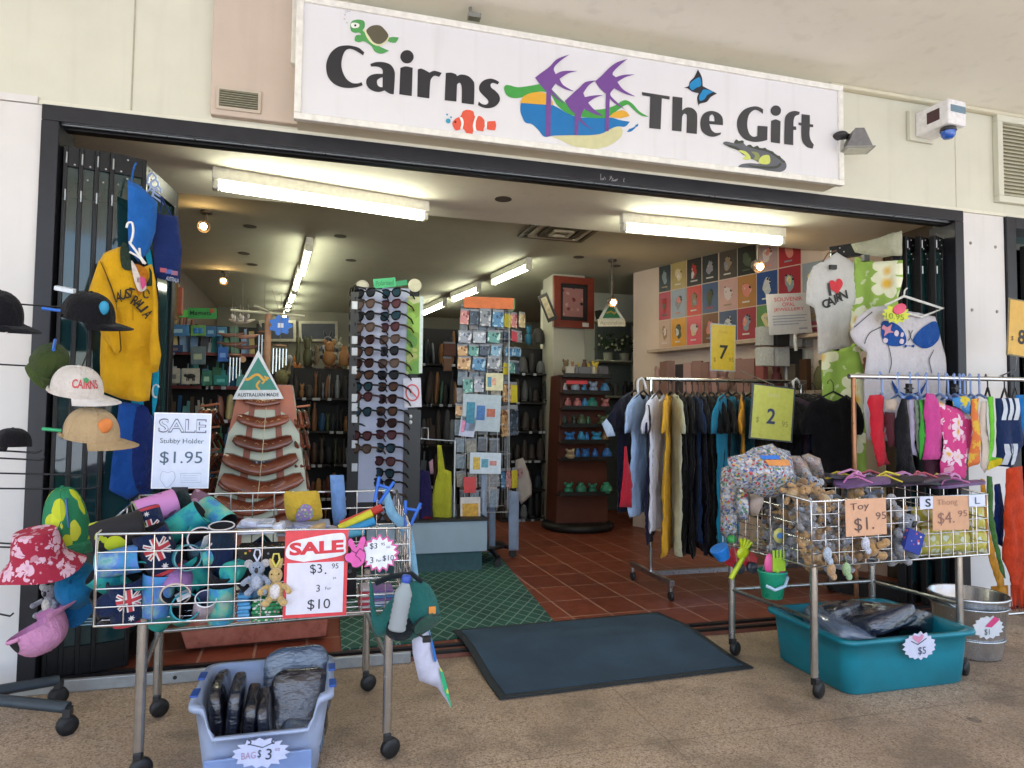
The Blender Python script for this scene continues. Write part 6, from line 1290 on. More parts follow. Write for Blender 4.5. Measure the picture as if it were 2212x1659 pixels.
DKW = M('1d1917', .6, var=.2, sc=8); REDE = M('6a2a26', .5)
# magnet wall, left of the boomerang stand
t, pl, x0, x1, zs, dz = shelf_unit('dark shelves of magnets with red shelf edges behind the sale card', 342, 545, 690, 1200, 2.6, 7, DKW, edge=REDE)
for i, z in enumerate(zs): goods(pl, x0, x1, z, dz*.92, 14, PALB if i > 2 else PALD+PALB[:3], 'souvenir packet on the magnet shelves', 'packets on the magnet shelves', 'packet', ('hang', 'hang', 'card', 'lump'), 20+i, .06, .5)
for i, (a, b, c, d, lab, col, tx) in enumerate(((120, 395, 250, 445, 'blank light green ticket on the magnet shelves', '4fae4a', ''), (250, 382, 440, 455, 'green ticket lettered for magnets on top of the shelves', '2f8f45', 'Magnets'))):
    t, w, h = card('green_ticket', lab, 'ticket', cG((a, b), (c, b+6), (c+6, d), (a+4, d)), 2.55); k = MB(); k.box(-w/2, w/2, -.001, .002, -h/2, h/2); obj('paper', k, M(col, .6), t)
    if tx: k = MB(); put_text(k, tx, -.06*w, -.03*h, h*.55, w*.74, -.003, .02); obj('handwriting', k, M('14301c'), t); k = MB(); k.ell((.34*w, -.003, .25*h), .02, .002, .02); obj('red_sticker', k, M('a84a3a'), t)
for i, (a, b, c, d, col, lab) in enumerate(((85, 495, 260, 570, '3a6f9a', 'wide blue souvenir card on the top magnet shelf'), (270, 500, 370, 570, '5a8f4a', 'green butterfly card on the top magnet shelf'), (370, 505, 440, 575, '2f5f8a', 'dark blue card on the top magnet shelf'), (445, 510, 510, 570, '3f7aa0', 'small teal card at the end of the top magnet shelf'), (80, 630, 220, 680, '1f3a60', 'navy strip card on the middle shelf'), (270, 640, 370, 760, '5a6a70', 'clear grey packet on the middle shelf'), (450, 645, 520, 740, '2a5fb0', 'bright blue packet on the middle shelf'), (95, 785, 200, 885, '9c988c', 'pale cloth bag with a grey print on the lower shelf'), (210, 785, 330, 890, 'a8a498', 'pale cloth bag with a black buffalo print'), (345, 800, 410, 900, '2f6a5a', 'green packet on the lower shelf'), (425, 830, 520, 895, '1f7a78', 'teal folder on the lower shelf'))):
    t, w, h = card('souvenir_card', lab, 'souvenir', cG((a, b), (c, b), (c, d), (a, d)), 2.52); k = MB(); k.box(-w/2, w/2, -.004, .004, -h/2, h/2); obj('front', k, M(col, .4, var=.3, sc=18), t, bev=.002)
    k = MB()
    if i == 8: k.ell((0, -.004, 0), w*.28, .003, h*.16); [k.ell((x*w, -.004, -.2*h), w*.04, .003, h*.12) for x in (-.2, -.1, .12, .2)]; k.ell((-.28*w, -.004, .05*h), w*.1, .003, h*.1)
    elif i == 1: [k.ell((s*.16*w, -.004, s2*.12*h), w*.17, .003, h*.17) for s in (-1, 1) for s2 in (-1, 1)]
    else: k.box(-w*.3, w*.25, -.0055, -.0045, -h*.22, h*.1)
    obj('print', k, M(('8fb0c4', '2a6fb0', '6f9ab8', '9cc4cc', '7a5a5a', '9aa48a', '6f9ad8', '5f6068', '1a1a1c', '9ac0a4', '58b0a8')[i], .5), t)
# wooden sticks in the rack on the side wall
t = thing('stick_rack', 'slatted timber rack of wooden sticks along the side wall', 'rack', (-1.5, 2.0, 0)); k = MB(); k.box(-.08, -.04, 0, 3.2, 1.55, 2.35); obj('back_board', k, M('4a2c20', .6), t)
for i in range(34):
    k = MB(); y = .05+i*.095; k.tube([(.0, y, 1.5), (.03, y+.02, 2.15+.08*sin(i*2.3))], .018+.006*sin(i*1.7), 7); solo('wooden_stick', 'tall thin wooden stick standing in the rack on the side wall', 'wooden stick', k, M(('5a3826', '3f281c', '7a5436', '6a2e26', '8a7040')[i % 5], .5, var=.25), (-1.5, 2.0, 0), group='wooden sticks in the side wall rack')
for u0, u1, v0, v1, c in ((371, 383, 612, 690, '7a5c38'), (386, 392, 620, 680, '9a4a34')):
    pl = PL(u0, v0, Y=2.2); (a, b), (c_, d) = pl.l(u0, v0), pl.l(u1, v1); k = MB(); k.box(0, c_-a, 0, .05, d, b); solo('timber_board', 'pale timber board standing by the magnet shelves' if c[0] == '7' else 'red timber board standing by the magnet shelves', 'board', k, M(c, .6, var=.2), (pl.O.x, pl.O.y, pl.O.z))
# centre: shelves of carved goods behind the stand
t, pl, x0, x1, zs, dz = shelf_unit('low dark shelves of carved goods between the boomerang stand and the sunglasses', 628, 770, 790, 1150, 3.2, 5, DKW)
for i, z in enumerate(zs): goods(pl, x0, x1, z, dz*.95, 12, PALW+PALD+PALB[:4], 'carved souvenir on the low dark shelves', 'carved goods on the low dark shelves', 'souvenir', ('jar', 'fig', 'lump', 'lump', 'fig'), 40+i, .08, .4)
goods(pl, x0, x1, zs[-1]+dz, .3, 6, PALW, 'carved figure on top of the low dark shelves', 'carved figures on top of the shelves', 'souvenir', ('fig', 'jar'), 49, .1)
t, pl, x0, x1, zs, dz = shelf_unit('long dark shelves against the far wall', 540, 1010, 800, 1010, 6.6, 4, DKW)
for i, z in enumerate(zs): goods(pl, x0, x1, z, dz*.95, 30, PALW+PALD+PALB, 'small souvenir on the far wall shelves', 'souvenirs on the far wall shelves', 'souvenir', ('jar', 'fig', 'lump', 'hang'), 60+i, .08, .4)
for i, (a, b, c, d) in enumerate(((640, 688, 700, 742), (560, 690, 636, 742))):
    a, b, c, d = (646, 694, 730, 738) if i == 0 else (560, 692, 640, 738)
    t, w, h = card('framed_picture', ('wide framed picture on the far wall beside the blue disc', 'framed picture on the far wall half hidden by the wind chimes')[i], 'picture', [(a, b), (c, b), (c, d), (a, d)], 7.46)
    k = MB(); [k.box(*q) for q in ((-w/2, w/2, -.02, .03, h/2-.04, h/2), (-w/2, w/2, -.02, .03, -h/2, -h/2+.04), (-w/2, -w/2+.04, -.02, .03, -h/2+.04, h/2-.04), (w/2-.04, w/2, -.02, .03, -h/2+.04, h/2-.04))]; obj('frame', k, M('a8a290', .5), t)
    k = MB(); k.box(-w/2+.041, w/2-.041, -.005, .02, -h/2+.041, h/2-.041); obj('print', k, M('2f3440', .4, var=.5, sc=4), t)
# soft toys and masks on the wall near the sunglasses
for i, (x, y, w_, h_, c) in enumerate(((1180, 620, 70, 60, '2a2c3a'), (1200, 690, 90, 90, '6a3a30'), (1250, 660, 60, 60, '8f8a78'), (1290, 740, 80, 110, '5a5a38'), (1180, 800, 90, 120, '6a5a48'), (1050, 700, 40, 120, '3a3a30'), (970, 790, 60, 110, 'b5703a'), (880, 780, 130, 110, '8f8a62'), (1270, 850, 90, 120, '7f7450'), (950, 900, 110, 150, '17181c'))):
    u = cG((x, y))[0]; p = U(*u, Y=4.6); s_ = .0041/1.66/1.85*2.0
    t = plush(('navy', 'red brown', 'stone', 'moss', 'brown', 'dark olive', 'orange', 'khaki', 'straw', 'black')[i]+' soft toy piled on the shelves far behind the stand', p, c, 'koala' if i % 2 else 'kangaroo', 1.9 if w_ < 100 else 2.6, (0, 0, rad(20*i)), group=None, detail=False)
# dark goods between the sunglasses and the spinner, and between spinner and tower
t, pl, x0, x1, zs, dz = shelf_unit('dark shelves of bags seen between the sunglasses and the spinner', 900, 1010, 700, 1140, 3.0, 5, DKW)
for i, z in enumerate(zs): goods(pl, x0, x1, z, dz*.95, 9, PALD+PALW[2:4]+PALB[1:3], 'dark bag on the shelves behind the spinner', 'dark bags behind the spinner', 'bag', ('lump', 'hang', 'lump'), 80+i, .08, .55)
hung('tan leather purse hanging behind the spinner', cK((1005, 750))[0], cK((1115, 890))[0], M('6a3a28', .5), PL(950, 760, Y=2.9), None, 'leather_purse', 'purse', .05)
hung('narrow brown strap hanging below the tan purse', cK((1005, 890))[0], cK((1080, 1030))[0], M('8a6248', .5), PL(950, 760, Y=2.88), None, 'leather_strap', 'strap', .03)
t, pl, x0, x1, zs, dz = shelf_unit('dark wall of shelves crowded with black hats beside the shelf tower', 1085, 1215, 745, 1150, 3.9, 6, DKW)
for i, z in enumerate(zs): goods(pl, x0, x1, z, dz*.95, 8, PALD+[M('6a6e74', .6), M('8a5a50', .6)], 'dark hat on the crowded shelves by the tower', 'dark hats on the crowded shelves', 'hat', ('cap', 'cap', 'lump'), 90+i, .08, .5)
goods(pl, x0, x1, zs[-1]+dz, .26, 5, PALD+[M('1f6a8a', .6)], 'dark felt hat on top of the crowded shelves', 'felt hats on top of the shelves', 'hat', ('cap', 'fig'), 97, .08, .8)
# shelf tower
tw = thing('shelf_tower', 'tapering timber shelf tower of bottles and figures before the column', 'shelf tower', (2.6, 3.36, .015)); TW = M('5a2c1e', .45, var=.2, sc=6)
k = MB(); k.lathe([(.36, .0), (.38, .02), (.38, .06), (.33, .08)], 28); obj('base', k, M('131112', .5), tw)
def tq(z): return .29-.045*z/1.6
k = MB(); k.add([(sx*tq(z), y+.0, z) for z in (.08, 1.62) for sx, y in ((-1, -.14), (1, -.14), (1, .2), (-1, .2))], [(4, 5, 6, 7), (0, 1, 5, 4), (1, 2, 6, 5), (2, 3, 7, 6), (3, 0, 4, 7)]); obj('body', k, TW, tw)
tpl = PL(1240, 950, Y=3.12)
for i, v in enumerate((812, 848, 882, 920, 955, 992, 1068)):
    z = U(1240, v, Y=3.1).z; w = tq(z)+.02; k = MB(); k.box(-w, w, -.28, -.141, z-.015-.016, z-.016); s = obj('shelf', k, DKW, tw); k = MB(); k.box(-w, w, -.284, -.2805, z-.03, z+.012); obj('shelf_lip', k, M('20201f', .4), s)
    blue = [M(h, .4, var=.3, sc=60) for h in (('b0a898', '8a8a8c', '6a6a70'), ('3f7fb0', 'c9c9d0', '8fa0b8'), ('3f8ac0', 'b06a6a', '3a8a7a', '3f8ac0'), ('3a6a50', '4a5a40', '2a3a30'), ('2f7ac0', '3a9ac8', '8a6a40'), ('3a7ac0', 'a8977a', '2f6ab0'), ('2f8a6a', '37806a'))[i]]
    goods(PL(0, 0, O=Vector((2.6, 3.36-.21, .015))), -w+.01, w+.03, z-.015, .13, 5 if i < 6 else 4, blue, 'small souvenir bottle on the shelf tower, tier '+('with the pale tins', 'above the red strip', 'below the red strip', 'of green jars', 'of blue bottles', 'of mixed figures', 'of green bottles')[i], 'souvenirs on tower tier '+'abcdefg'[i], 'souvenir', ('jar', 'fig', 'jar') if i > 0 else ('jar', 'box'), 120+i, 0, .75)
t, w, h = card('red_strip_label', 'bright red strip label on the upper part of the shelf tower', 'label', cM((365, 722), (485, 722), (485, 742), (370, 742)), 3.07); k = MB(); k.box(-w/2, w/2, -.001, .002, -h/2, h/2); obj('strip', k, M('d0404a', .5), t)
goods(PL(0, 0, O=Vector((2.6, 3.3, .015))), -.25, .25, 1.63, .2, 6, PALW+[M('c9b03a', .5), M('a03a30', .5)], 'carved figure standing on top of the shelf tower', 'figures on top of the shelf tower', 'souvenir', ('fig', 'jar', 'box'), 140, 0, .6)
# framed painting on the column, small frame, hanging emblem
t, w, h = card('framed_painting', 'painting of red brown dots in a broad red timber frame on the column', 'painting', [(1197, 597), (1283, 602), (1280, 712), (1194, 705)], 3.6, rad(4))
k = MB(); f = .16*w; [k.box(*q) for q in ((-w/2, w/2, -.03, .02, h/2-f, h/2), (-w/2, w/2, -.03, .02, -h/2, -h/2+f), (-w/2, -w/2+f, -.03, .02, -h/2+f, h/2-f), (w/2-f, w/2, -.03, .02, -h/2+f, h/2-f))]; obj('frame', k, M('7a3020', .35, var=.15, sc=10), t)
k = MB(); k.box(-w/2+f+.001, w/2-f-.001, -.01, .01, -h/2+f+.001, h/2-f-.001); obj('dark_mount', k, M('141212', .6), t)
k = MB(); k.box(-.27*w, .23*w, -.014, -.011, -.28*h, .28*h); obj('canvas', k, spotty('dot_painting', '9a6a64', ['2a1a1a', 'b58a80', '6a2a28', '9a6a64'], 16, .38, dist=.08), t)
k = MB(); k.box(.2*w, .36*w, -.034, -.0305, -.47*h, -.39*h); obj('price_label', k, M('d0cfc8'), t)
t, w, h = card('small_frame', 'narrow tilted frame hung on the side of the column', 'picture', [(1166, 640), (1186, 630), (1200, 690), (1180, 698)], 3.55, rad(-30)); k = MB(); k.box(-w/2, w/2, -.015, .01, -h/2, h/2); obj('frame', k, M('1d1512', .5), t); k = MB(); k.box(-w*.28, w*.28, -.018, -.0155, -h*.38, h*.38); obj('print', k, M('a89a7a', .5, var=.3), t)
t, w, h = card('emblem_card', 'green triangular hanging sign lit by the spot lamp near the column', 'sign', [(1288, 645), (1352, 645), (1352, 705), (1288, 705)], 3.0)
k = MB(); k.prism([(-.42*w, -.22*h), (.42*w, -.22*h), (0.02*w, .5*h), (-.02*w, .5*h)], -.002, .003); obj('board', k, M('cfd4c8', .4), t); k = MB(); decal(k, [(-.3*w, -.2*h), (.3*w, -.2*h), (0, .36*h)], -.004); obj('green_field', k, M('1f6a40', .4), t)
k = MB(); k.box(-.46*w, .46*w, -.004, .004, -.5*h, -.24*h); obj('panel', k, M('c4c4b4', .5), t); k = MB(); put_text(k, 'Australian', 0, -.37*h, h*.13, w*.8, -.006); obj('lettering', k, M('8a8a7c'), t); k = MB(); stroke(k, [(-.16*w, -.02*h), (0, .04*h), (.1*w, -.05*h), (.16*w, .02*h)], .05*w, -.006); obj('gold_mark', k, M('b08a2c'), t); k = MB(); k.tube([(0, 0, .5*h), (0, 0, .5*h+.3)], .0015, 4); obj('cord', k, M('6a6a60'), t)
t, w, h = card('pattern_board', 'small dark board with a leaf pattern beside the hanging green sign', 'sign', [(1286, 672), (1309, 667), (1309, 686), (1286, 690)], 3.5); k = MB(); k.box(-w/2, w/2, -.004, .004, -h/2, h/2); obj('front', k, spotty('leaf_board', '20261c', ['5a6a4a', '8a8a70', '20261c'], 22, .3), t)
# nook with plants
t = thing('nook_cabinet', 'grey recessed display nook with white ledges behind the column', 'display nook', (0, 0, 0)); a, b = U(1288, 690, Y=4.55), U(1362, 800, Y=4.55)
k = MB(); k.box(a.x, b.x, 4.54, 4.598, 0.02, a.z); obj('back', k, M('5f6660', .7), t)
for v in (692, 778, 855): k = MB(); z = U(1320, v, Y=4.3).z; k.box(a.x-.1, b.x+.05, 4.25, 4.5395, z-.02, z); obj('ledge', k, M('b5b49a', .5), t)
z = U(1320, 778, Y=4.3).z
for i in range(4):
    p = Vector((a.x+.1+.22*i, 4.4, z)); t = thing('pot_plant', ('pot plant with pale flowers at the near end of the ledge', 'pot plant with white flowers second on the ledge', 'dark bushy pot plant third on the ledge', 'dark leafed pot plant at the far end of the ledge')[i], 'plant', p)
    k = MB(); k.lathe([(.05, 0), (.065, .1), (.06, .1), (.0, .09)], 14); obj('pot', k, M('a8a892', .5), t); k = MB(); q = random.Random(i)
    for j in range(90):
        a1, e = q.uniform(0, 6.28), q.uniform(-.2, 1.4); r = q.uniform(.05, .19); c = Vector((r*cos(a1)*cos(e), r*sin(a1)*cos(e), .16+r*sin(e)*1.1)); d1 = Vector((q.uniform(-1, 1), q.uniform(-1, 1), q.uniform(-1, 1))).normalized()*.03; d2 = d1.orthogonal().normalized()*.014
        k.add([c-d1, c+d2, c+d1, c-d2], [(0, 1, 2, 3)])
    obj('foliage', k, M(('3f5a34', '5a6a44', '26302a', '1f2824')[i], .6, var=.3), t)
    if i < 2:
        k = MB()
        for j in range(14): a1 = q.uniform(0, 6.28); k.ell((.13*cos(a1), .13*sin(a1)-.04, .16+q.uniform(-.03, .16)), .016, n=6, m=4)
        obj('blossom', k, M('c9cba8', .6), t)
z2 = U(1320, 855, Y=4.3).z
goods(PL(0, 0, O=Vector((a.x, 4.4, z2))), 0, b.x-a.x, 0, .22, 6, PALD+PALW[6:7], 'dark ornament on the lower nook ledge', 'dark ornaments in the nook', 'souvenir', ('fig', 'cap', 'jar'), 160, 0, .7)
tt, sf, pl = soft('tank_top', 'pale pink tank top with a red picture hanging near the wall of prints', 'tank top', cM((745, 520), (765, 505), (785, 515), (805, 505), (825, 520), (835, 600), (845, 690), (735, 690), (740, 600)), 3.9, cloth_m('b395a2'), th=.05); sub_part(tt, 'picture', pl, sf, cM((768, 530), (822, 530), (822, 585), (768, 585)), spotty('red_picture', '8a4038', ['b0402c', '5a3a40', 'b08a7a'], 20, .4), -.006, sm=False)
k = MB(); x, z = pl.l(*cM((785, 500))[0]); k.tube([(x-.09, 0, z-.04), (x, 0, z), (x+.09, 0, z-.04)], .006, 6); k.tube([(x, 0, z), (x, 0, z+.05), (x+.03, 0, z+.07)], .004, 6); obj('hanger', k, M('6a5f5a'), tt)
# ================================================================== wall of prints
wyaw = math.atan2(P0.y-P1.y, P0.x-P1.x); WP = PL(0, 0, O=Vector((P1.x, P1.y, 2.3))+pn*.004, yaw=wyaw)
XS = [(205, 312), (322, 460), (470, 605), (615, 762), (776, 942), (950, 1122), (1132, 1325), (1340, 1545), (1562, 1790)]
def rowy(r, x):
    tops = ((400, -.245), (650, -.205), (915, -.155), (1178, -.105)); a, s = tops[r]; return a+s*(x-205)
CL = [['1c2a30', 'a8945a', '201c1c', '23272a', '4a4038', '262722', 'b39694', 'a3262e', None], ['ab2444', '8f9dae', 'c52f2c', '35527a', 'c99d94', 'b0783c', '274a84', '9c2634', '8f9aa2'], ['c3a791', 'cf942c', 'd04a5e', '6b3d20', '3c4e70', '9c2c3a', '5f8a50', '8f3a4a', 'a84a60']]
MC = ['8a9aa0', 'd0c090', 'b03a34', '8f8f98', '9a8468', '56604a', 'd9c9c4', 'd98a7a', 'c9c9c9']
q = random.Random(5); KIND = ('dark', 'khaki', 'black', 'charcoal', 'brown', 'near black', 'dusty pink', 'red')
NAMES = {'1c2a30': 'dark slate', 'a8945a': 'khaki', '201c1c': 'black with red figures', '23272a': 'charcoal', '4a4038': 'dark brown', '262722': 'near black', 'b39694': 'dusty pink', 'a3262e': 'red', 'ab2444': 'crimson', '8f9dae': 'grey blue', 'c52f2c': 'scarlet', '35527a': 'blue with a pale figure', 'c99d94': 'pale pink', 'b0783c': 'amber brown', '274a84': 'royal blue', '9c2634': 'dark red', '8f9aa2': 'silver grey', 'c3a791': 'beige', 'cf942c': 'orange', 'd04a5e': 'coral', '6b3d20': 'chestnut', '3c4e70': 'slate blue', '9c2c3a': 'maroon', '5f8a50': 'green', '8f3a4a': 'wine', 'a84a60': 'rose'}
for r in range(3):
    for c, (xa, xb) in enumerate(XS):
        col = CL[r][c]
        if not col: continue
        xm = (xa+xb)/2; a = cN((xa, rowy(r, xa)))[0]; b = cN((xb, rowy(r, xb)))[0]; d = cN((xm, rowy(r+1, xm)-10))[0]; e = cN((xm, rowy(r, xm)))[0]
        x0, x1 = WP.l(*a)[0], WP.l(*b)[0]; z1, z0 = WP.l(*e)[1], WP.l(*d)[1]
        z1 = min(z1, .496 if WP.O.y+WP.ex.y*x1 > 1.3 else .296); o = WP.O+WP.ex*((x0+x1)/2); o.z = WP.O.z+(z0+z1)/2; w, h = x1-x0, z1-z0
        t = thing('wall_print', NAMES[col]+' print in the '+('top', 'middle', 'bottom')[r]+' row of the wall of prints', 'print', o, wyaw)
        k = MB(); k.box(-w/2, w/2, -.0015, .0015, -h/2, h/2); obj('sheet', k, M(col, .4, var=.12, sc=5), t)
        def blob(sx, sz, n, rough, cx=0, cz=0):
            ph = [q.uniform(0, 6.28) for _ in range(4)]
            return smooth_line([(cx+sx*w*(1+rough*(sin(2*a+ph[0])+.7*sin(3*a+ph[1])+.6*sin(5*a+ph[2])))*cos(a), cz+sz*h*(1+rough*(sin(2*a+ph[0])+.7*sin(3*a+ph[1])+.6*sin(5*a+ph[2])))*sin(a)) for a in [2*pi*i/n for i in range(n)]], n=3)
        c1, c2 = MC[(c+r*2) % 9], MC[(c*2+r+4) % 9]
        k = MB(); decal(k, blob(.22, .24, 11, .16, 0, .04*h), -.003); obj('motif', k, spotty('motif_'+c1+c2, c1, [c2, c1, '2a2624'], 26, .42, dist=.06), t)
        if q.random() < .7: k = MB(); decal(k, blob(.12, .12, 9, .2, q.uniform(-.12, .12)*w, q.uniform(-.1, .15)*h), -.0042); obj('motif', k, M(c2, .5, var=.3, sc=40), t)
        k = MB(); k.box(-.24*w, q.uniform(.1, .26)*w, -.0032, -.0024, -.36*h, -.31*h); obj('caption_bar', k, M(c2 if q.random() < .6 else 'd8d4cc', .5), t)
k = MB(); x0, _ = WP.l(*cN((190, 1190))[0]); z = WP.l(*cN((190, 1195))[0])[1]; k.box(x0, x0+3.0, -.16, .0, z-.03, z); t = solo('wall_shelf', 'long pale shelf fixed below the wall of prints', 'shelf', k, M('b09a86', .5), WP.O, wyaw)
k = MB(); k.box(x0, x0+3.0, -.26, .0, z-.5, z-.47); solo('wall_shelf', 'lower pale shelf below the wall of prints', 'shelf', k, M('8f7c6c', .5), WP.O, wyaw)
gp = PL(0, 0, O=WP.O.copy(), yaw=wyaw)
goods(gp, x0, x0+1.6, z-.469, .36, 12, [M(h, .6, var=.3, sc=30) for h in ('a05a54', 'b08a84', '7a3a3a', '5a7a80', '8f6a60', '3a3034', 'b0605a')], 'folded coloured garment on the shelf below the prints', 'garments on the shelf below the prints', 'garment', ('box', 'box', 'fig'), 170, -.14, .7)
goods(gp, x0+1.6, x0+2.9, z-.469, .3, 8, PALD+PALW, 'dark boxed souvenir on the shelf below the prints', 'boxed souvenirs below the prints', 'souvenir', ('box', 'jar'), 172, -.14, .6)
# jewellery spinner with a card
t, w, h = card('jewellery_sign', 'white sign with red heading for souvenir opal jewellery on a short post', 'sign', [(1654, 636), (1744, 632), (1757, 718), (1664, 724)], 1.25)
k = MB(); k.box(-w/2, w/2, -.002, .004, -h/2, h/2); obj('board', k, M('c3c3c8', .35, var=.04), t)
k = MB(); put_text(k, 'SOUVENIR', 0, .36*h, h*.1, w*.66, -.004, .01); put_text(k, 'OPAL', 0, .23*h, h*.1, w*.3, -.004, .01); put_text(k, 'JEWELLERY', 0, .1*h, h*.1, w*.72, -.004, .01); obj('red_lettering', k, M('c4525e'), t)
k = MB(); [k.box(-.4*w, (.42, .36, .4, .2)[i]*w, -.0035, -.0025, -.06*h-.07*h*i, -.035*h-.07*h*i) for i in range(4)]; k.box(.2*w, .4*w, -.0035, -.0025, -.4*h, -.36*h); obj('small_print', k, M('8f97ac'), t)
k = MB(); k.tube([(.1*w, .01, -h/2), (.1*w, .01, -h/2-.14)], .014, 8); obj('post', k, M('c9c9c9', .4), t)
js = thing('jewellery_spinner', 'white wire spinner of small jewellery cards below the opal sign', 'spinner rack', U(1700, 800, Y=1.4)); WS = M('a3a3a0', .45)
k = MB(); k.tube([(0, 0, -.9), (0, 0, .35)], .02, 8); obj('pole', k, WS, js)
for f in range(5):
    for r in range(2):
        k = MB(); x = -.27+.14*f; k.box(x, x+.12, -.03-.02*(f % 2), .05, .03+.17*r, .185+.17*r); obj('pocket', k, M(('b9b9b6', 'a9a9a8', '2a2a2c', 'c4c4c0', '9c9c9a')[(f+r) % 5], .5, var=.15, sc=60), js, bev=.003)
# ================================================================== rack of T-shirts inside the opening
ra = thing('clothes_rack', 'steel clothes rack on castors packed with hanging shirts', 'clothes rack', (0, 0, .015)); RX0, RX1, RY, RZ = 2.15, 3.42, .84, 1.45
k = MB(); k.tube([(RX0-.02, RY, RZ), (RX1+.02, RY, RZ+.01)], .014, 10); obj('rail', k, chrome(), ra)
for x in (RX0+.02, RX1-.02):
    k = MB(); k.tube([(x, RY, RZ-.005), (x, RY, .12)], .014, 10); obj('upright', k, chrome(), ra)
    k = MB(); k.box(x-.018, x+.018, RY-.3, RY+.3, .1, .135); f = obj('foot_bar', k, steel(), ra, bev=.004)
    for s in (-1, 1):
        k = MB(); k.lathe([(.02, -.01), (.032, -.008), (.032, .008), (.02, .01)], 14); obj('castor', k, M('2c2f33', .4, .3), f, loc=(x, RY+s*.28, .033), rot=(0, rad(90), 0)); k = MB(); k.tube([(x, RY+s*.28, .1), (x, RY+s*.28, .06)], .013, 8); obj('castor_stem', k, steel(), f)
k = MB(); k.box(RX0+.04, RX1-.04, RY-.015, RY+.015, .1, .13); obj('base_bar', k, steel(), ra)
def tee(w=.5, L=.72, sl=.2, drop=.2, neck=.09, flare=0):
    s = w/2
    return smooth_line([(-neck, 0, 1), (-s, -.05), (-s-sl*.55, -.05-drop*.6), (-s-sl*.6, -.05-drop, 1), (-s-.01, -.09-drop*.8, 1), (-s+.01, -.3), (-s-flare, -L, 1), (s+flare, -L, 1), (s-.01, -.3), (s+.01, -.09-drop*.8, 1), (s+sl*.6, -.05-drop, 1), (s+sl*.55, -.05-drop*.6), (s, -.05), (neck, 0, 1), (0, -.045)], n=3)
def shirt(label, u, h, L, yaw, w=.52, sl=.22, z=None, hang='1b1b1d', drop=.22, th=.034, Y=RY, name='hanging_shirt', cat='shirt', group=None, flare=.0, xoff=0):
    x = U(u, 850, Y=Y).x+xoff; t = thing(name, label, cat, (x, Y, (z or RZ-.085)), rad(yaw), group)
    mb, sf = cloth(tee(w, L, sl, drop, flare=flare), th, .042, .022, 10, rnd.randint(0, 50)); obj('body', mb, cloth_m(h) if isinstance(h, str) else h, t)
    k = MB(); k.tube([(-w*.42, 0, -.045), (0, 0, .02), (w*.42, 0, -.045)], .007, 6); k.tube([(0, 0, .02), (0, 0, .075), (.018, 0, .1), (.036, 0, .085), (.036, 0, .07)], .003, 6); obj('hanger', k, M(hang, .4), t)
    return t, sf
# (label, picture x of the hanger, colour, length, yaw, options)
for a in (('navy shirt with a pale sleeve end splayed out at the end of the rack', 1372, '14162a', .8, 34, dict(w=.44)),
          ('light blue shirt second from the open end of the rack', 1390, '9fb9df', .82, 46, dict(sl=.28)), ('dark navy shirt behind the light blue one', 1408, '231f3c', 1.0, 58, dict(sl=.24)),
          ('white shirt with a red shape showing below it', 1424, 'd9dcec', .92, 48, dict(sl=.3, Y=RY-.05)), ('golden yellow long shirt beside the white one', 1444, 'dca62a', 1.08, 56, dict(flare=.03, Y=RY-.03)),
          ('cream long shirt beside the golden yellow one', 1452, 'b9bca4', 1.08, 74, {}), ('black long shirt beside the cream one', 1466, '0b0a0c', 1.08, 70, {}), ('black shirt next to the faint blue edged one', 1482, '0d0c10', 1.1, 70, {}),
          ('faint blue edged navy shirt in the dark half of the rack', 1496, '152a4c', 1.0, 72, {}), ('navy shirt in the dark half of the rack', 1508, '100f1e', 1.08, 72, {}), ('charcoal long shirt in the dark half of the rack', 1522, '0e0c0c', 1.1, 74, {}),
          ('brownish black shirt in the dark half of the rack', 1536, '14100e', 1.1, 76, {}), ('dark brown shirt just before the teal one', 1552, '1c1714', 1.1, 76, {}), ('bright teal shirt in the middle of the rack', 1572, '167b9c', 1.05, 40, dict(w=.46, Y=RY-.16)),
          ('deep teal shirt behind the bright teal one', 1590, '0d4a5e', .8, 80, {}), ('orange shirt behind the price card', 1606, 'd08f22', .8, 52, dict(w=.3, Y=RY-.17)), ('dark olive shirt beside the orange one', 1622, '2a2420', .85, 85, {}),
          ('brown shirt behind the lime price card', 1636, '3a2a24', .85, 86, {}), ('black shirt behind the lime price card', 1650, '151417', .9, 88, {}), ('second black shirt behind the lime price card', 1664, '18171c', .9, 88, {}), ('charcoal shirt past the lime price card', 1680, '1c1b20', .9, 90, {}),
          ('plum shirt past the lime price card', 1694, '3a2c3c', .86, 92, {}), ('blue edged shirt near the far end of the rack', 1706, '2a5f88', .84, 96, {}), ('mustard shirt near the far end of the rack', 1740, 'c08a2c', .8, 120, dict(Y=RY-.1)), ('black shirt hung behind the big black one', 1760, '0d0c10', .72, 120, dict(Y=RY-.1)), ('charcoal black shirt behind the mustard one', 1728, '121014', .8, 104, dict(Y=RY-.06)), ('plain black shirt just past the lime price card', 1712, '0b0a0d', .82, 98, dict(Y=RY-.05)), ('big black shirt turned outward at the far end of the rack', 1800, '121115', .6, 165, dict(w=.3, sl=.12, th=.12, Y=.34)), ('navy shirt last on the rack', 1735, '16203a', .7, 140, dict(Y=RY-.05))):
    shirt(a[0], a[1], a[2], a[3], a[4], **a[5])
soft('hanging_shirt', 'red shirt tail hanging below the white shirt', 'shirt', cO((240, 640), (262, 640), (300, 900), (285, 1045), (205, 1040), (222, 820)), .56, cloth_m('b52336'), yaw=rad(20), th=.05, part='', folds=.02)
soft('shirt_sleeve_cuff', 'pale blue sleeve end of the splayed navy shirt', 'shirt', cO((125, 455), (160, 500), (185, 570), (130, 575), (97, 490)), .46, cloth_m('a9bcd6'), th=.05, part='')
k = MB()
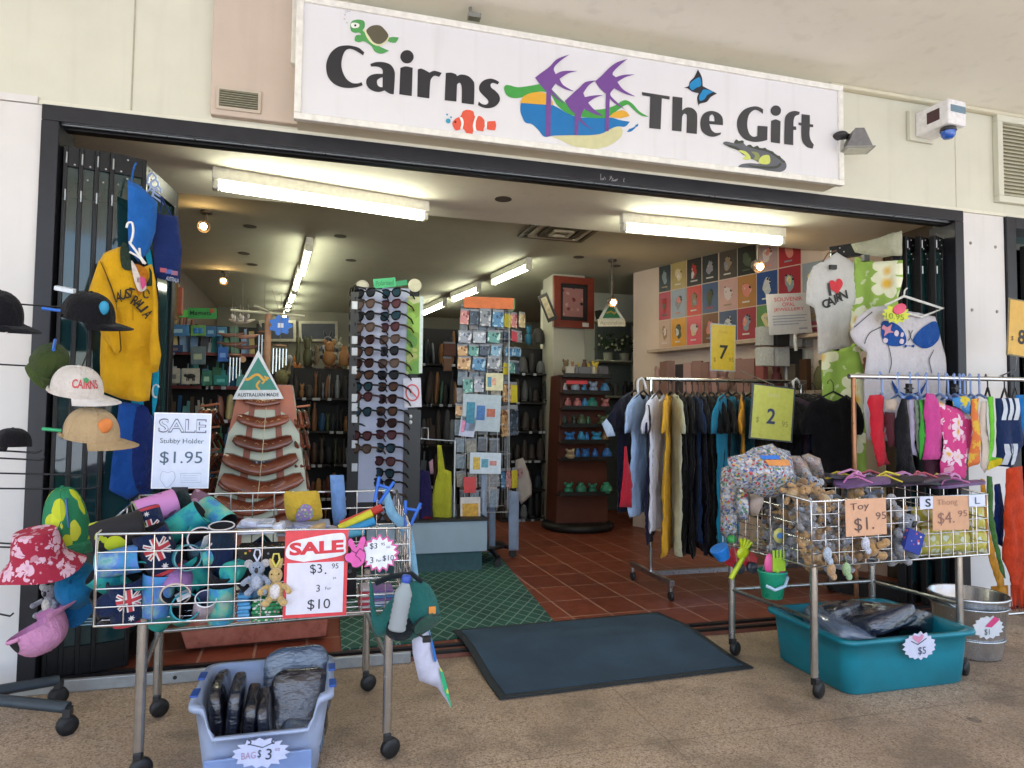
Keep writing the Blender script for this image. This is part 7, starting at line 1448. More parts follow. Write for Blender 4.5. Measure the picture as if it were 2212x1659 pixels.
for i in range(16): x = RX0+.1+.075*i; k.box(x-.014, x+.014, RY-.05, RY-.048, RZ-.1, RZ-.05)
for s, lab in ((1387, 'white plastic hanger at the open end of the rack'), (1722, 'white plastic hanger at the far end of the rack')):
    p = U(s, 840, Y=RY-.02); k = MB(); k.tube([(.03, 0, .0), (.012, 0, .06), (-.005, 0, .075), (-.03, 0, .06), (-.035, 0, .0), (-.02, 0, -.06)], .009, 7); k.tube([(-.02, 0, -.06), (-.17, -.05, -.1)] if s < 1500 else [(-.02, 0, -.06), (.2, -.06, -.1)], .011, 7); solo('coat_hanger', lab, 'hanger', k, M('cfd0d2', .35), p)
def price(label, corners, Y, col, lines, edge='9aa2a8', yaw=0):
    t, w, h = card('price_card', label, 'price card', corners, Y, yaw); k = MB(); k.box(-w/2, w/2, -.001, .003, -h/2, h/2); obj('holder', k, M(edge, .25), t)
    k = MB(); k.box(-w*.46, w*.46, -.0022, -.0012, -h*.475, h*.475); obj('paper', k, M(col, .3, var=.06), t)
    for (s, x, z, hh, c, b) in lines: k = MB(); put_text(k, s, x*w, z*h, hh*h, y=-.0034, bold=b, slant=.05); obj('handwriting', k, M(c, .6, var=0), t)
    return t, w, h
price('yellow price card with a large black seven standing on the shirt rack', [(1538, 698), (1592, 702), (1586, 803), (1531, 800)], .8, 'c9ac2e', (('Dress', 0, .33, .06, 'a8882a', 0), ('7', .02, -.1, .3, '24241c', .02), ('$', -.33, -.27, .1, '7a6a2c', 0), ('95', .32, -.25, .09, '7a6a2c', 0)))
price('lime price card with a large blue two hanging on the shirt rack', [(1626, 828), (1720, 838), (1710, 957), (1618, 946)], .42, 'c9cc62', (('Ladies', 0, .33, .07, 'cfd0a0', 0), ('2', -.03, -.06, .28, '3a4468', .02), ('$', -.34, -.15, .11, '8f8f4a', 0), ('95', .3, -.18, .1, '8f8f4a', 0)), '4a5458')
k = MB(); k.tube([(0, 0, .0), (0, .38, .12)], .004, 6); solo('card_arm', 'thin steel arm holding the lime price card to the rack', 'bracket', k, steel(), U(1672, 832, Y=.43))
price('amber price card cut off at the picture edge beyond the pillar', [(2186, 645), (2246, 655), (2232, 776), (2168, 764)], -.45, 'c79a2c', (('8', -.02, -.15, .26, '1e1c18', .03), ('$', -.34, -.2, .09, '4a3c1c', 0)), '6a5a2c')
p_ = U(2202, 770, Y=-.42); k = MB(); k.tube([(0, .12, 1.47-p_.z), (0, .03, 1.5-p_.z), (0, 0, .14)], .005, 6); solo('card_arm', 'thin steel arm holding the amber price card above the swimwear rail', 'bracket', k, steel(), p_)
# ================================================================== clothes on the folding door at the pillar side
ft, sf, pl = soft('t_shirt', 'white T-shirt reading I love Cairns hung by the folding door', 'T-shirt', [(1757, 575), (1785, 560), (1808, 545, 1), (1845, 568), (1851, 600), (1850, 650, 1), (1838, 662, 1), (1836, 720), (1840, 748, 1), (1800, 756), (1769, 766, 1), (1764, 700), (1760, 665, 1), (1742, 655, 1), (1744, 610)], .27, cloth_m('c9c8c4', .05), yaw=rad(-8), th=.06, folds=.014)
q_ = cN
k = MB(); x, z = pl.l(*q_((1803, 615))[0]); put_text(k, 'I', x, z, .085, .016, -.008, .0, rad(8), sf, slant=0); obj('lettering', k, M('1a1a1a'), ft)
x, z = pl.l(*q_((1862, 590))[0]); k = MB(); hp = smooth_line([(0, -.052, 1), (.05, .01), (.04, .045), (.015, .048), (0, .026, 1), (-.018, .044), (-.042, .036), (-.045, .0)], n=4); decal(k, [(x+a*cos(.15)-b*sin(.15), z+b*cos(.15)+a*sin(.15)) for a, b in hp], -.008, 0, sf, .02); obj('heart', k, M('c8303a', .7), ft)
for i, ch in enumerate('CAIRN'):
    x, z = pl.l(*q_((1772+40*i, 750-20*i))[0]); k = MB(); put_text(k, ch, x, z, .058, y=-.008, bold=.03, rot=rad(14), surf=sf); obj('letter', k, M('1a1a1a'), ft)
k = MB(); x, z = pl.l(*q_((1815, 415))[0]); k.box(x-.02, x+.025, -.05, -.03, z-.012, z+.016); obj('neck_label', k, M('2a2a2c'), ft)
k = MB(); x, z = pl.l(*q_((1755, 350))[0]); k.tube([(x, 0, z), (x+.04, 0, z+.06), (x+.1, 0, z+.08)], .005, 6); obj('hanger', k, M('6a4a34', .5), ft)
PLU = flowers('plumeria_print', '93b552', 'e2e4c8', 'e0b440', 5.2, .56)
soft('sarong', 'green and yellow flower printed sarong pinned high on the door leaf', 'sarong', [(1848, 555), (1890, 565), (1950, 562), (1950, 600), (1940, 650), (1946, 690), (1900, 745), (1860, 760), (1838, 700), (1840, 620)], .14, PLU, yaw=rad(-58), th=.03, folds=.03)
soft('sarong', 'long green sarong with orange hearted flowers hanging below the white T-shirt', 'sarong', [(1775, 755), (1810, 758), (1850, 740), (1866, 800), (1870, 900), (1872, 1020), (1840, 1040), (1800, 1030), (1776, 1000)], .36, PLU, yaw=rad(-50), th=.03, folds=.03)
soft('white_sarong', 'plain white cloth pinned at the top of the door leaf above the printed sarong', 'sarong', [(1838, 527), (1875, 520), (1948, 498), (1948, 552), (1900, 556), (1846, 545)], .14, cloth_m('a5a590'), yaw=rad(-58), th=.02, folds=.02, part='')
k = MB(); k.box(-.02, .02, -.02, .01, -.02, .02); solo('bulldog_clip', 'black clip holding the printed sarong', 'clip', k, M('1c1c1c', .4), U(1868, 558, Y=.12))
bt_, sf, pl = soft('beach_dress', 'long white beach dress printed with a flag bikini hung before the folding doors', 'beach dress', [(1882, 664), (1905, 660), (1940, 668), (1985, 676), (2020, 684), (2030, 720), (2042, 770), (2044, 800), (2040, 900), (2030, 945), (1950, 955), (1875, 950), (1868, 900), (1866, 830), (1872, 762), (1848, 742), (1836, 722), (1852, 684)], -.1, cloth_m('c2bfc4', .05), th=.05, folds=.007)
B_ = cloth_m('1a4a92')
for pts in (((455, 640), (520, 650), (570, 680), (605, 730), (610, 780), (570, 805), (490, 800), (450, 750), (442, 690)), ((655, 780), (670, 730), (720, 680), (800, 640), (830, 700), (825, 760), (780, 805), (720, 820)), ((505, 1030), (540, 1080), (600, 1120), (680, 1110), (730, 1060), (745, 1030), (740, 1060), (690, 1150), (600, 1160), (530, 1110))):
    sub_part(bt_, 'bikini_print', pl, sf, cQ(*pts), B_, -.006, .03)
for pts in (((455, 665), (480, 680), (510, 660), (500, 700), (525, 715), (485, 720), (460, 740), (465, 705), (443, 690)), ((540, 700), (556, 712), (550, 740), (530, 736), (526, 715)), ((575, 715), (592, 722), (585, 745), (568, 740)), ((570, 758), (592, 765), (585, 790), (562, 785)), ((460, 752), (485, 760), (478, 785), (455, 778))):
    sub_part(bt_, 'flag_motif', pl, sf, cQ(*pts), cloth_m('cfc0cc') if pts[0][0] != 455 else cloth_m('c98a9c'), -.009, .03)
for ln in (((330, 790), (360, 720), (440, 680)), ((490, 800), (500, 850), (505, 920), (490, 985)), ((785, 830), (755, 890), (760, 940), (770, 985)), ((270, 680), (310, 640), (380, 580)), ((625, 700), (640, 740), (622, 770)), ((650, 700), (636, 740), (652, 770))):
    k = MB(); stroke(k, smooth_line(pl.L(cQ(*ln)), False, 4), .005, -.007, 0, surf=sf); obj('outline_print', k, M('3a3a40', .8), bt_)
for c, pts in (('1a4a92', ((600, 795), (628, 808), (658, 795), (655, 815), (628, 800), (600, 818))),): sub_part(bt_, 'bow', pl, sf, cQ(*pts), B_, -.009, .03)
k = MB(); k.tube([(x, -.03, z) for x, z in pl.L(cQ((455, 540), (580, 478), (840, 560), (690, 615), (600, 590)))], .008, 7); k.tube([(x, -.03, z) for x, z in pl.L(cQ((580, 478), (585, 440), (600, 425)))], .005, 6); obj('hanger', k, M('cfcfca', .35), bt_)
t, w, h = card('price_burst', 'lime starburst with a pink dot pinned on the bikini beach dress', 'price card', cQ((458, 530), (650, 530), (650, 655), (458, 655)), -.2)
k = MB(); k.prism(starburst(12, w*.38, w*.5, 1, h/w, 2), -.001, .002); obj('star', k, M('c0c832', .5), t); k = MB(); k.ell((.12*w, -.004, .28*h), .25*w, .003, .27*h, R=Matrix.Rotation(-.3, 3, 'Y')); obj('pink_dot', k, M('d0486a', .5), t); k = MB(); put_text(k, '10.95', -.05*w, -.12*h, h*.3, w*.62, -.004, rot=rad(-6)); obj('handwriting', k, M('7a8a24'), t)
# ================================================================== swimwear rail by the pillar
r2 = thing('swimwear_rack', 'chrome rail of swimwear on pale blue hangers before the white pillar', 'clothes rack', (0, 0, 0)); SX, SYY, SZ = 2.83, -.3, 1.44
k = MB(); k.tube([(SX-.03, SYY, SZ), (4.6, SYY, SZ+.02)], .014, 10); obj('rail', k, chrome(), r2)
for x in (SX, 4.5):
    k = MB(); k.tube([(x, SYY, SZ), (x, SYY, .06)], .0125, 10); obj('upright', k, M('9a6a4a', .3, .6) if x < 3 else chrome(), r2)
    k = MB(); k.tube([(x, SYY-.3, .05), (x, SYY+.3, .05)], .014, 8); obj('foot_bar', k, chrome(), r2)
k = MB(); k.tube([(SX, SYY, .06), (4.5, SYY, .06)], .01, 8); obj('base_bar', k, chrome(), r2)
PLM = flowers('pink_plumeria', 'c2387c', 'd9c3cf', 'cf9a3c', 9, .5); YBL = flowers('yellow_blue', '3a82c0', 'c9b432', 'b8a02a', 12, .5)
def stripes(name, a, b, sc, axis=0):
    t = NT(name); sp = t.n('SeparateXYZ'); t.set(sp.inputs[0], t.co()); f = t.math('GREATER_THAN', t.math('FRACT', t.math('MULTIPLY', sp.outputs[axis], sc)), .5)
    t.bump(t.noise(t.co(), 25, 3), .4, .01); return t.P(col=t.mix(f, rgb(a), rgb(b)), rough=.85)
sw = (('crimson towel folded on the first hanger of the swimwear rail', 'towel', ((375, 1130), (440, 1125), (470, 1140), (468, 1230), (490, 1400), (512, 1590), (430, 1605), (410, 1450), (385, 1280), (362, 1180)), 'b3202f', .07),
      ('maroon shorts beside the crimson towel', 'shorts', ((480, 1240), (548, 1245), (575, 1400), (565, 1480), (510, 1470), (490, 1380)), '4a2028', .05),
      ('cream bikini top over the maroon shorts', 'bikini', ((488, 1165), (540, 1150), (565, 1180), (545, 1235), (495, 1225)), 'b3a294', .05),
      ('black wrap skirt hanging low on the swimwear rail', 'skirt', ((590, 1150), (625, 1155), (640, 1300), (650, 1500), (690, 1660), (560, 1665), (545, 1500), (550, 1300)), '17161a', .07),
      ('white and purple singlet beside the black wrap skirt', 'singlet', ((640, 1160), (668, 1158), (672, 1300), (690, 1480), (700, 1540), (665, 1520), (648, 1400)), 'a89fb8', .05),
      ('grey green shorts beside the white singlet', 'shorts', ((678, 1165), (705, 1162), (715, 1400), (730, 1540), (700, 1510), (685, 1330)), '7a8a78', .05),
      ('bright green shorts beside the pink singlet', 'shorts', ((710, 1162), (745, 1158), (752, 1350), (748, 1540), (720, 1560), (712, 1400)), '3f9a3a', .05),
      ('pink singlet in the middle of the swimwear rail', 'singlet', ((755, 1115), (800, 1120), (840, 1200), (860, 1400), (862, 1555), (752, 1560), (765, 1400), (745, 1250)), 'c0458c', .08),
      ('dark plum cloth hanging low behind the pink singlet', 'cloth', ((740, 1560), (860, 1545), (870, 1640), (800, 1700), (745, 1680)), '3a1626', .05),
      ('pink dress printed with white flowers on the swimwear rail', 'dress', ((845, 1170), (890, 1195), (960, 1215), (1050, 1275), (1056, 1400), (1030, 1660), (1000, 1725), (890, 1715), (850, 1600), (865, 1400), (838, 1260)), PLM, .09),
      ('blue towel with yellow flowers behind the pink dress', 'towel', ((925, 1150), (1000, 1135), (1052, 1140), (1058, 1270), (985, 1220), (930, 1200)), YBL, .06),
      ('orange and yellow shorts beside the blue towel', 'shorts', ((1058, 1155), (1105, 1150), (1115, 1350), (1108, 1580), (1050, 1610), (1062, 1400)), flowers('orange_print', 'd0703a', 'd0a83a', 'd0a03a', 14, .5), .05),
      ('cream shorts with small black marks', 'shorts', ((1118, 1172), (1155, 1170), (1168, 1400), (1160, 1600), (1140, 1645), (1108, 1600), (1115, 1400)), spotty('cream_marks', 'c4b5a8', ['2a2a2a', 'c4b5a8', 'c4b5a8'], 18, .2), .05),
      ('lime green shorts with a yellow hem', 'shorts', ((1160, 1140), (1203, 1138), (1212, 1350), (1200, 1540), (1232, 1545), (1225, 1590), (1160, 1630), (1178, 1450)), '6fc23c', .05),
      ('navy towel with white stripes at the picture edge of the swimwear rail', 'towel', ((1215, 1150), (1370, 1145), (1385, 1300), (1392, 1460), (1370, 1560), (1290, 1605), (1225, 1600), (1222, 1400)), '1e2f55', .06),
      ('plain bright blue shorts at the picture edge', 'shorts', ((1352, 1130), (1420, 1125), (1440, 1300), (1430, 1460), (1395, 1400), (1375, 1250)), '1a6fb8', .06))
for i, (lab, cat, pts, c, th) in enumerate(sw):
    t, sf, pl = soft('hanging_'+cat.replace(' ', '_'), lab, cat, cQ(*pts), -.36-.012*(i % 4), cloth_m(c) if isinstance(c, str) else c, yaw=rad(rnd.choice((-10, 4, 10))), th=th*.6, folds=.016, fl=19, part='body')
    if 'white stripes' in lab:
        for y0, y1 in ((1150, 1295), (1452, 1590)):
            for s in range(3): sub_part(t, 'white_stripe', pl, sf, [p+(1,) for p in cQ((1250+42*s, y0), (1275+42*s, y0), (1282+42*s, (y0+y1)/2), (1268+40*s, y1), (1240+40*s, y1), (1256+42*s, (y0+y1)/2))], cloth_m('c4ccd8'), -.006)
    if 'yellow hem' in lab: sub_part(t, 'yellow_hem', pl, sf, cQ((1160, 1590), (1232, 1545), (1228, 1590), (1165, 1630)), cloth_m('c9b82a'), -.006)
LB = M('7f9ad0', .35)
for i, x in enumerate((450, 568, 648, 698, 755, 838, 890, 940, 975, 1000, 1045, 1105)):
    u = cQ((x, 1000))[0]; p = U(*u, Y=SYY); p.z = SZ+.01+.01*(x-450)/900; k = MB()
    k.tube([(-.02, 0, -.02), (-.016, 0, .008), (0, 0, .018), (.014, 0, .008), (.016, 0, -.06), (.016, 0, -.1)], .006, 7); k.tube([(-.05, -.04, -.125), (.016, 0, -.1), (.05, .05, -.13)], .008, 7)
    solo('coat_hanger', 'pale blue plastic hanger on the swimwear rail', 'hanger', k, LB, p, rad(20+9*(i % 3)), group='pale blue hangers on the swimwear rail')
for i, x in enumerate((1150, 1262, 1330)):
    u = cQ((x, 1000))[0]; p = U(*u, Y=SYY); p.z = SZ+.02; k = MB(); k.tube([(-.02, 0, -.01), (0, 0, .018), (.018, 0, 0), (.02, 0, -.06)], .004, 6); k.tube([(-.06, -.05, -.13), (.02, 0, -.06), (.09, .05, -.12)], .006, 6)
    solo('coat_hanger', 'black wire hanger at the picture edge end of the swimwear rail', 'hanger', k, M('1a1a1e', .4), p, rad(15), group='black hangers on the swimwear rail')
for i, x in enumerate((640, 950)):
    k = MB(); k.prism(starburst(6, .012, .026, 1, 1.2), -.012, .012); solo('hair_clip', ('small black flower clip on a pale blue hanger', 'second black flower clip further along the rail')[i], 'clip', k, M('15161a', .5), U(*cQ((x, 1085))[0], Y=-.36))
FRI = lambda h: cloth_m(h, .3)
for lab, pts, c, Y in (('orange red sarong hanging at the picture edge', cW((1850, 320), (1930, 300), (2010, 290), (2040, 700), (2060, 1200), (2050, 1560), (1960, 1600), (1900, 1450), (1830, 1250), (1835, 700)), 'b53a1c', -.42),
                       ('dark blue cloth behind the orange red sarong', cW((1725, 480), (1790, 470), (1830, 700), (1820, 1000), (1800, 1120), (1750, 1080), (1725, 800)), '172a66', -.36),
                       ('green sarong edge beside the dark blue cloth', cW((1655, 390), (1700, 400), (1720, 700), (1760, 1100), (1830, 1350), (1840, 1440), (1780, 1400), (1700, 1050), (1660, 700)), '3f6a34', -.4),
                       ('amber sarong hanging in long folds at the end of the wire table', cW((1590, 420), (1630, 430), (1660, 700), (1680, 980), (1740, 1180), (1820, 1420), (1850, 1600), (1790, 1640), (1720, 1400), (1650, 1150), (1615, 800)), 'b07a26', -.44)):
    t, sf, pl = soft('sarong', lab, 'sarong', pts, Y, FRI(c), th=.04, folds=.014, fl=20)
    if 'orange' in lab or 'amber' in lab:
        k = MB(); z = pl.l(*cW((1900, 1560))[0])[1]
        for i in range(16): x = pl.l(*cW(((1900 if 'orange' in lab else 1700)+11*i, 1560))[0])[0]; k.tube([(x, 0, z+.03), (x+.006*sin(i), 0, z-.1-.02*sin(i*2))], .003, 5)
        obj('fringe', k, cloth_m(c, .3), t)
# ================================================================== goods on the second wire table
CANDY = spotty('sweet_wrappers', '8f929c', ['aab4c6', 'b89c46', '9f3a48', '3a7058', '7f8a9e', 'bdb9b4', '465890', '5a6470', 'a98c78', '9a9ea8', 'b0b4bc', '6f747c'], 88, .62, rough=.25, dist=.02)
CANDY2 = spotty('sweet_wrappers_dim', '8a7f7c', ['9a8078', 'a88f6a', '8a5a58', '5f7a68', '8f8a88', 'b0a49a', '6a6070'], 110, .55, rough=.3, dist=.02)
def pouch(label, pts, Y, mat, th, yaw=0, lab=None):
    t, sf, pl = soft('sweets_bag', label, 'sweets bag', pts, Y, mat, yaw=yaw, th=th, res=.02, folds=.02, fl=26, hang=False, sm=False)
    return t, sf, pl
t, sf, pl = pouch('large clear bag of wrapped sweets with a blue and orange paper label', cV((300, 360), (480, 320), (590, 252), (800, 205), (850, 250), (990, 290), (1020, 420), (1080, 760), (900, 800), (700, 800), (400, 690), (320, 500)), -.72, CANDY, .3, rad(8))
for a, c in (((590, 330, 775, 368), '2f6fc8'), ((610, 375, 870, 435), 'd08a4a')): sub_part(t, 'paper_label', pl, sf, [p+(1,) for p in cV((a[0], a[1]), (a[2], a[1]-4), (a[2], a[3]), (a[0], a[3]))], M(c, .5), -.006)
pouch('clear bag of wrapped sweets slumped down the end of the wire table', cV((235, 480), (300, 450), (400, 560), (420, 800), (410, 1050), (400, 1200), (300, 1260), (235, 1210), (225, 800)), -.47, CANDY, .16, rad(-78))
pouch('clear bag of wrapped sweets in the near corner of the wire table', cV((410, 700), (520, 740), (540, 900), (530, 1050), (420, 1060), (400, 850)), -.6, CANDY, .12, rad(-78))
pouch('dull pink bag of wrapped sweets standing second in the row', cV((1000, 340), (1100, 340), (1180, 420), (1260, 600), (1250, 680), (1100, 640), (1040, 500)), -.6, CANDY2, .12)
pouch('brownish bag of wrapped sweets standing last in the row', cV((1120, 340), (1200, 315), (1330, 370), (1380, 560), (1400, 680), (1300, 700), (1230, 520)), -.52, CANDY2, .12)
t, sf, pl = pouch('pink paper bag lying against the wires near the tan toys', cV((530, 760), (700, 760), (700, 860), (640, 1000), (540, 1000)), -.64, M('a89890', .4, var=.2), .08, rad(-78))
q = random.Random(4)
TOY = [('koala', '7f838e'), ('kangaroo', 'a0805a'), ('koala', '8f8f94'), ('koala', '6f6a68'), ('kangaroo', '8a6a48'), ('kangaroo', 'b08a5a'), ('koala', '9aa2b4')]
sp1 = [(600, 950, -.82), (720, 900, -.84), (820, 1000, -.86), (930, 980, -.86), (1030, 1080, -.88), (800, 1200, -.86), (650, 1180, -.84), (1100, 940, -.86), (1130, 1230, -.88), (960, 1250, -.87), (620, 1290, -.82), (1110, 1090, -.84), (880, 850, -.8), (1400, 960, -.88), (1350, 880, -.8), (1480, 1080, -.86), (1330, 1150, -.88), (1420, 1250, -.88), (1510, 1400, -.88), (1300, 1350, -.87), (1230, 660, -.72), (1160, 600, -.7), (1310, 760, -.84)]
DS = ('grey', 'tan', 'silver', 'dark grey', 'brown', 'sandy', 'bluish')
WH = ('by the near corner', 'beside the pink bag', 'in the side wires', 'near the corner post', 'against the corner post', 'low in the side wires', 'under the pink bag', 'high by the corner post', 'low by the corner post', 'lowest in the side wires', 'at the bottom of the near end', 'half hidden behind the corner', 'under the sweets', 'at the front wires', 'on top by the front rim', 'in the middle of the front wires', 'next to the corner wires', 'low at the front wires', 'lowest at the front wires', 'at the bottom corner', 'on the sweets bags', 'leaning on the dull bag', 'deep behind the corner post')
for i, (x, y, Y) in enumerate(sp1):
    kd, c = TOY[i % 7]; u = cV((x, y))[0]
    plush(DS[i % 7]+' plush toy '+WH[i]+' of the second wire table', (lambda p: Vector((max(p.x, 2.085), p.y, max(p.z, .61))))(U(*u, Y=max(Y, -.85))), c, kd, .74+.1*(i % 3), (rad(q.uniform(-30, 30)), rad(q.uniform(-60, 60)), rad(q.uniform(-50, 50))), detail=False)
sp2 = [(840, 560), (880, 660), (960, 720), (1010, 520), (1050, 450), (1120, 620), (1160, 700), (1120, 470), (1280, 560), (1350, 600), (1300, 680), (1380, 660), (1240, 620), (1000, 860), (1120, 880), (1240, 880), (940, 900), (1350, 900), (1400, 860), (850, 860), (1060, 780), (1300, 800)]
W2 = ('under the price note', 'beside the price note', 'below the price note', 'on top by the rim', 'ears up over the rim', 'behind the note edge', 'low behind the front wires', 'pale at the rim', 'in the centre wires', 'by the flag toy', 'under the flag toy', 'next to the yellow packs', 'in the middle', 'on the wire floor', 'on the floor in the middle', 'on the floor near the packs', 'on the floor by the corner', 'on the floor under the packs', 'at the foot of the packs', 'at the floor corner', 'below the note', 'low in the centre')
for i, (x, y) in enumerate(sp2):
    kd, c = TOY[(i*3) % 7]; u = cR((x, y))[0]
    plush(DS[(i*3) % 7]+' plush toy '+W2[i]+' of the toy bin', (lambda p: Vector((p.x, p.y, max(p.z, .63))))(U(*u, Y=-.79-.05*(i % 2) if y > 520 else -.7)), c, kd, .85+.12*(i % 3), (rad(q.uniform(-30, 30)), rad(q.uniform(-70, 70)), rad(q.uniform(-60, 60))), detail=False)
for i in range(34):
    row = i < 16
    p = Vector((2.07+.52*((i*.37) % 1), -.86+.3*((i*.61) % 1), .6+.03*(i % 3))) if not row else Vector((2.1+.5*((i*.41) % 1), -.82+.26*((i*.27) % 1), .72+.08*((i*.53) % 1)))
    kd, c = TOY[(i*5+2) % 7]
    plush(DS[(i*5+2) % 7]+' plush toy in the '+('upper' if row else 'lower')+' part of the toy heap', p, c, kd, 1.0+.12*(i % 3), (rad(q.uniform(-40, 40)), rad(q.uniform(-80, 80)), rad(q.uniform(-90, 90))), group='plush toys heaped in the second wire table', detail=False)
for i in range(46):
    p = Vector((2.075+.16*((i*.618) % 1), -.85+.37*((i*.415) % 1), .6+.3*((i*.733) % 1)))
    kd, c = TOY[(i*3+1) % 7]
    plush(DS[(i*3+1) % 7]+' plush toy showing through the end wires of the table', p, c, kd, .78+.1*(i % 3), (rad(q.uniform(-40, 40)), rad(q.uniform(-90, 90)), rad(q.uniform(-120, 20))), group='plush toys behind the end wires', detail=False)
ft_ = plush('toy wearing a blue starry flag cloth behind the front wires', U(*cR((1400, 690))[0], Y=-.885), '7f838e', 'koala', 1.3, (0, rad(20), 0), belly='2a3f9a'); k = MB(); k.box(-.035, .035, -.055, -.04, -.085, -.01); obj('flag_cloth', k, spotty('flag_cloth', '26388c', ['c9b0c4', '26388c', '26388c', 'b04a5a'], 60, .3), ft_, rot=(0, 0, 0))
for i, (x, y, w_, h_) in enumerate(((1445, 560, 150, 130), (1500, 700, 130, 190), (1600, 700, 120, 190), (1710, 720, 130, 170), (1830, 560, 110, 180), (1840, 720, 110, 160), (1440, 700, 70, 200))):
    pouch(('yellow pack behind the size card', 'yellow pack at the front wires beside the flag toy', 'middle yellow pack at the front wires', 'yellow pack with white print', 'yellow pack under the large size card', 'last yellow pack at the end of the wires', 'narrow yellow pack beside the dark toys')[i], cR((x, y), (x+w_/2, y-6), (x+w_, y+4), (x+w_+4, y+h_), (x+w_/2, y+h_+5), (x-3, y+h_)), -.82, spotty('yellow_pack', 'b0a948', ['c2bc5a', 'c9cdb8', 'a09a3a', 'b89a4a'], 30, .45, rough=.3, dist=.04), .09)
# thongs (rubber sandals)
def thong(label, p, yaw, tilt, sole, strap):
    t = thing('rubber_thong', label, 'thong sandal', p, rot=(rad(tilt), rad(6), rad(yaw)))
    ol = smooth_line([(-.125, .0), (-.11, .032), (-.03, .03), (.06, .042), (.11, .034), (.13, .0), (.11, -.036), (.05, -.04), (-.03, -.028), (-.11, -.03)], n=3)
    k = MB(); k.prism(ol, 0, .014); k.v = [(x, z, y) for x, y, z in k.v]; k.f = [f[::-1] for f in k.f]; obj('sole', k, sole, t)
    for s in (-1, 1): k = MB(); k.tube([(.085, 0, .012), (.07, 0, .034), (.03, s*.022, .046), (-.03, s*.036, .016)], .007, 7, flat=.6); obj('strap', k, strap, t)
    return t
TS = [M(h, .5, var=.2) for h in ('1c1c20', '26222c', '2c2a38', '6a5078', '18191e', '3a2430')]; TT = [M(h, .4) for h in ('c9b83a', 'c9b83a', 'c486b4', 'c070a8', '9a8aa8', 'a84a5a')]
for i in range(16):
    x = 900+55*i; p = U(*cR((x+40*(i % 2), 395-14*(i % 3)+1.2*i))[0], Y=-.58-.06*(i % 4))
    thong(('dark', 'charcoal', 'slate', 'purple', 'black', 'dark plum')[i % 6]+' rubber thong with '+('yellow', 'yellow', 'pink', 'bright pink', 'grey mauve', 'red')[i % 6]+' straps, '+('first by the sweets bags', 'second in the heap', 'third in the heap', 'under the yellow strap', 'before the pink straps', 'in the middle layer', 'on the middle of the heap', 'across the heap', 'beside the pink one', 'on the far rim', 'over the size card', 'toward the end', 'near the pillar end', 'lower at the end', 'top at the end', 'last at the end')[i], p, -20+rnd.uniform(-25, 25)+180*(i % 2), rnd.uniform(-22, 10), TS[i % 6], TT[i % 6])
# cards on the second table
def note(label, pts, Y, col, lines, clipc=None):
    t, w, h = card('price_note', label, 'price card', pts, Y); k = MB(); k.box(-w/2, w/2, -.001, .002, -h/2, h/2); obj('paper', k, M(col, .6, var=.06), t)
    for s, x, z, hh, ww, c, b in lines: k = MB(); put_text(k, s, x*w, z*h, hh*h, ww*w if ww else None, -.003, b, rad(2)); obj('handwriting', k, M(c, .7, var=0), t)
    return t, w, h
note('peach price note for toys clipped to the front of the second wire table', cR((985, 510), (1262, 498), (1282, 742), (1005, 765)), -.945, 'd0a07f', (('Toy', -.16, .28, .24, .46, '5f4a44', 0), ('$1.', -.06, -.2, .4, .48, '5f4a44', 0), ('95', .36, .02, .2, .26, '6a544c', 0)))
note('peach price note for thongs clipped near the end of the second wire table', cR((1588, 485), (1830, 482), (1838, 712), (1590, 722)), -.945, 'c99a78', (('Thong', -.1, .3, .22, .56, 'a07a6a', 0), ('$4.', -.14, -.16, .38, .46, '8a665a', 0), ('95', .32, -.02, .18, .26, '8a665a', 0)))
note('small white size card lettered S beside the thong note', cR((1500, 490), (1588, 486), (1590, 572), (1503, 575)), -.95, 'c9cde0', (('S', .1, 0, .66, .42, '2f3a48', .02),))
note('small white size card lettered L at the end of the wire table', cR((1835, 478), (1945, 475), (1945, 550), (1838, 556)), -.95, 'cdd3e6', (('L', .0, 0, .6, .3, '4a5468', 0),))
# beach toys hung on the end of the table
BT = lambda h: M(h, .3, var=.06)
p = U(1590, 1200, Y=-.5); t = thing('beach_toy_set', 'netted beach toy set with a blue bucket, red truck and lime hand rake', 'beach toy', p); t.scale = (.8, .8, .8)
k = MB(); k.lathe([(.04, -.02), (.058, .05), (.058, .056), (.05, .056)], 18); obj('bucket', k, BT('2078d0'), t, loc=(-.08, .02, -.0), rot=(0, rad(-30), 0))
k = MB(); k.prism([(-.07, -.05), (.09, -.05), (.1, .0), (.05, .05), (-.02, .055), (-.06, .01)], -.045, .045); obj('truck', k, BT('c9303c'), t, loc=(.04, .03, -.02), bev=.008)
for x in (.0, .09): k = MB(); k.lathe([(0, -.012), (.034, -.012), (.034, .012), (0, .012)], 18); obj('wheel', k, BT('3a4250'), t, loc=(x, -.03, -.07), rot=(rad(90), 0, 0))
k = MB(); k.tube([(-.085, -.07, -.12), (-.0, -.07, .0)], .015, 8); k.ell((.0, -.07, .03), .045, .014, .036, R=Matrix.Rotation(-.5, 3, 'Y'))
for i in range(4): a = -.2+.32*i; k.tube([(.0+.03*sin(a), -.07, .03+.03*cos(a)), (.0+.085*sin(a), -.075, .03+.085*cos(a))], .01, 7)
obj('hand_rake', k, BT('b8cc1e'), t)
k = MB(); k.ell((-.03, 0, .1), .03, .03, .025); k.ell((.1, .02, .05), .022, .02, .03); obj('green_mould', k, BT('3a9a4a'), t)
k = MB()
for a in range(6): k.tube([(0, 0, .25), (.07*cos(a), .05*sin(a), .1), (.1*cos(a+.4), .06*sin(a+.4), -.03)], .0012, 4)
obj('net', k, M('9aa0a8', .5), t)
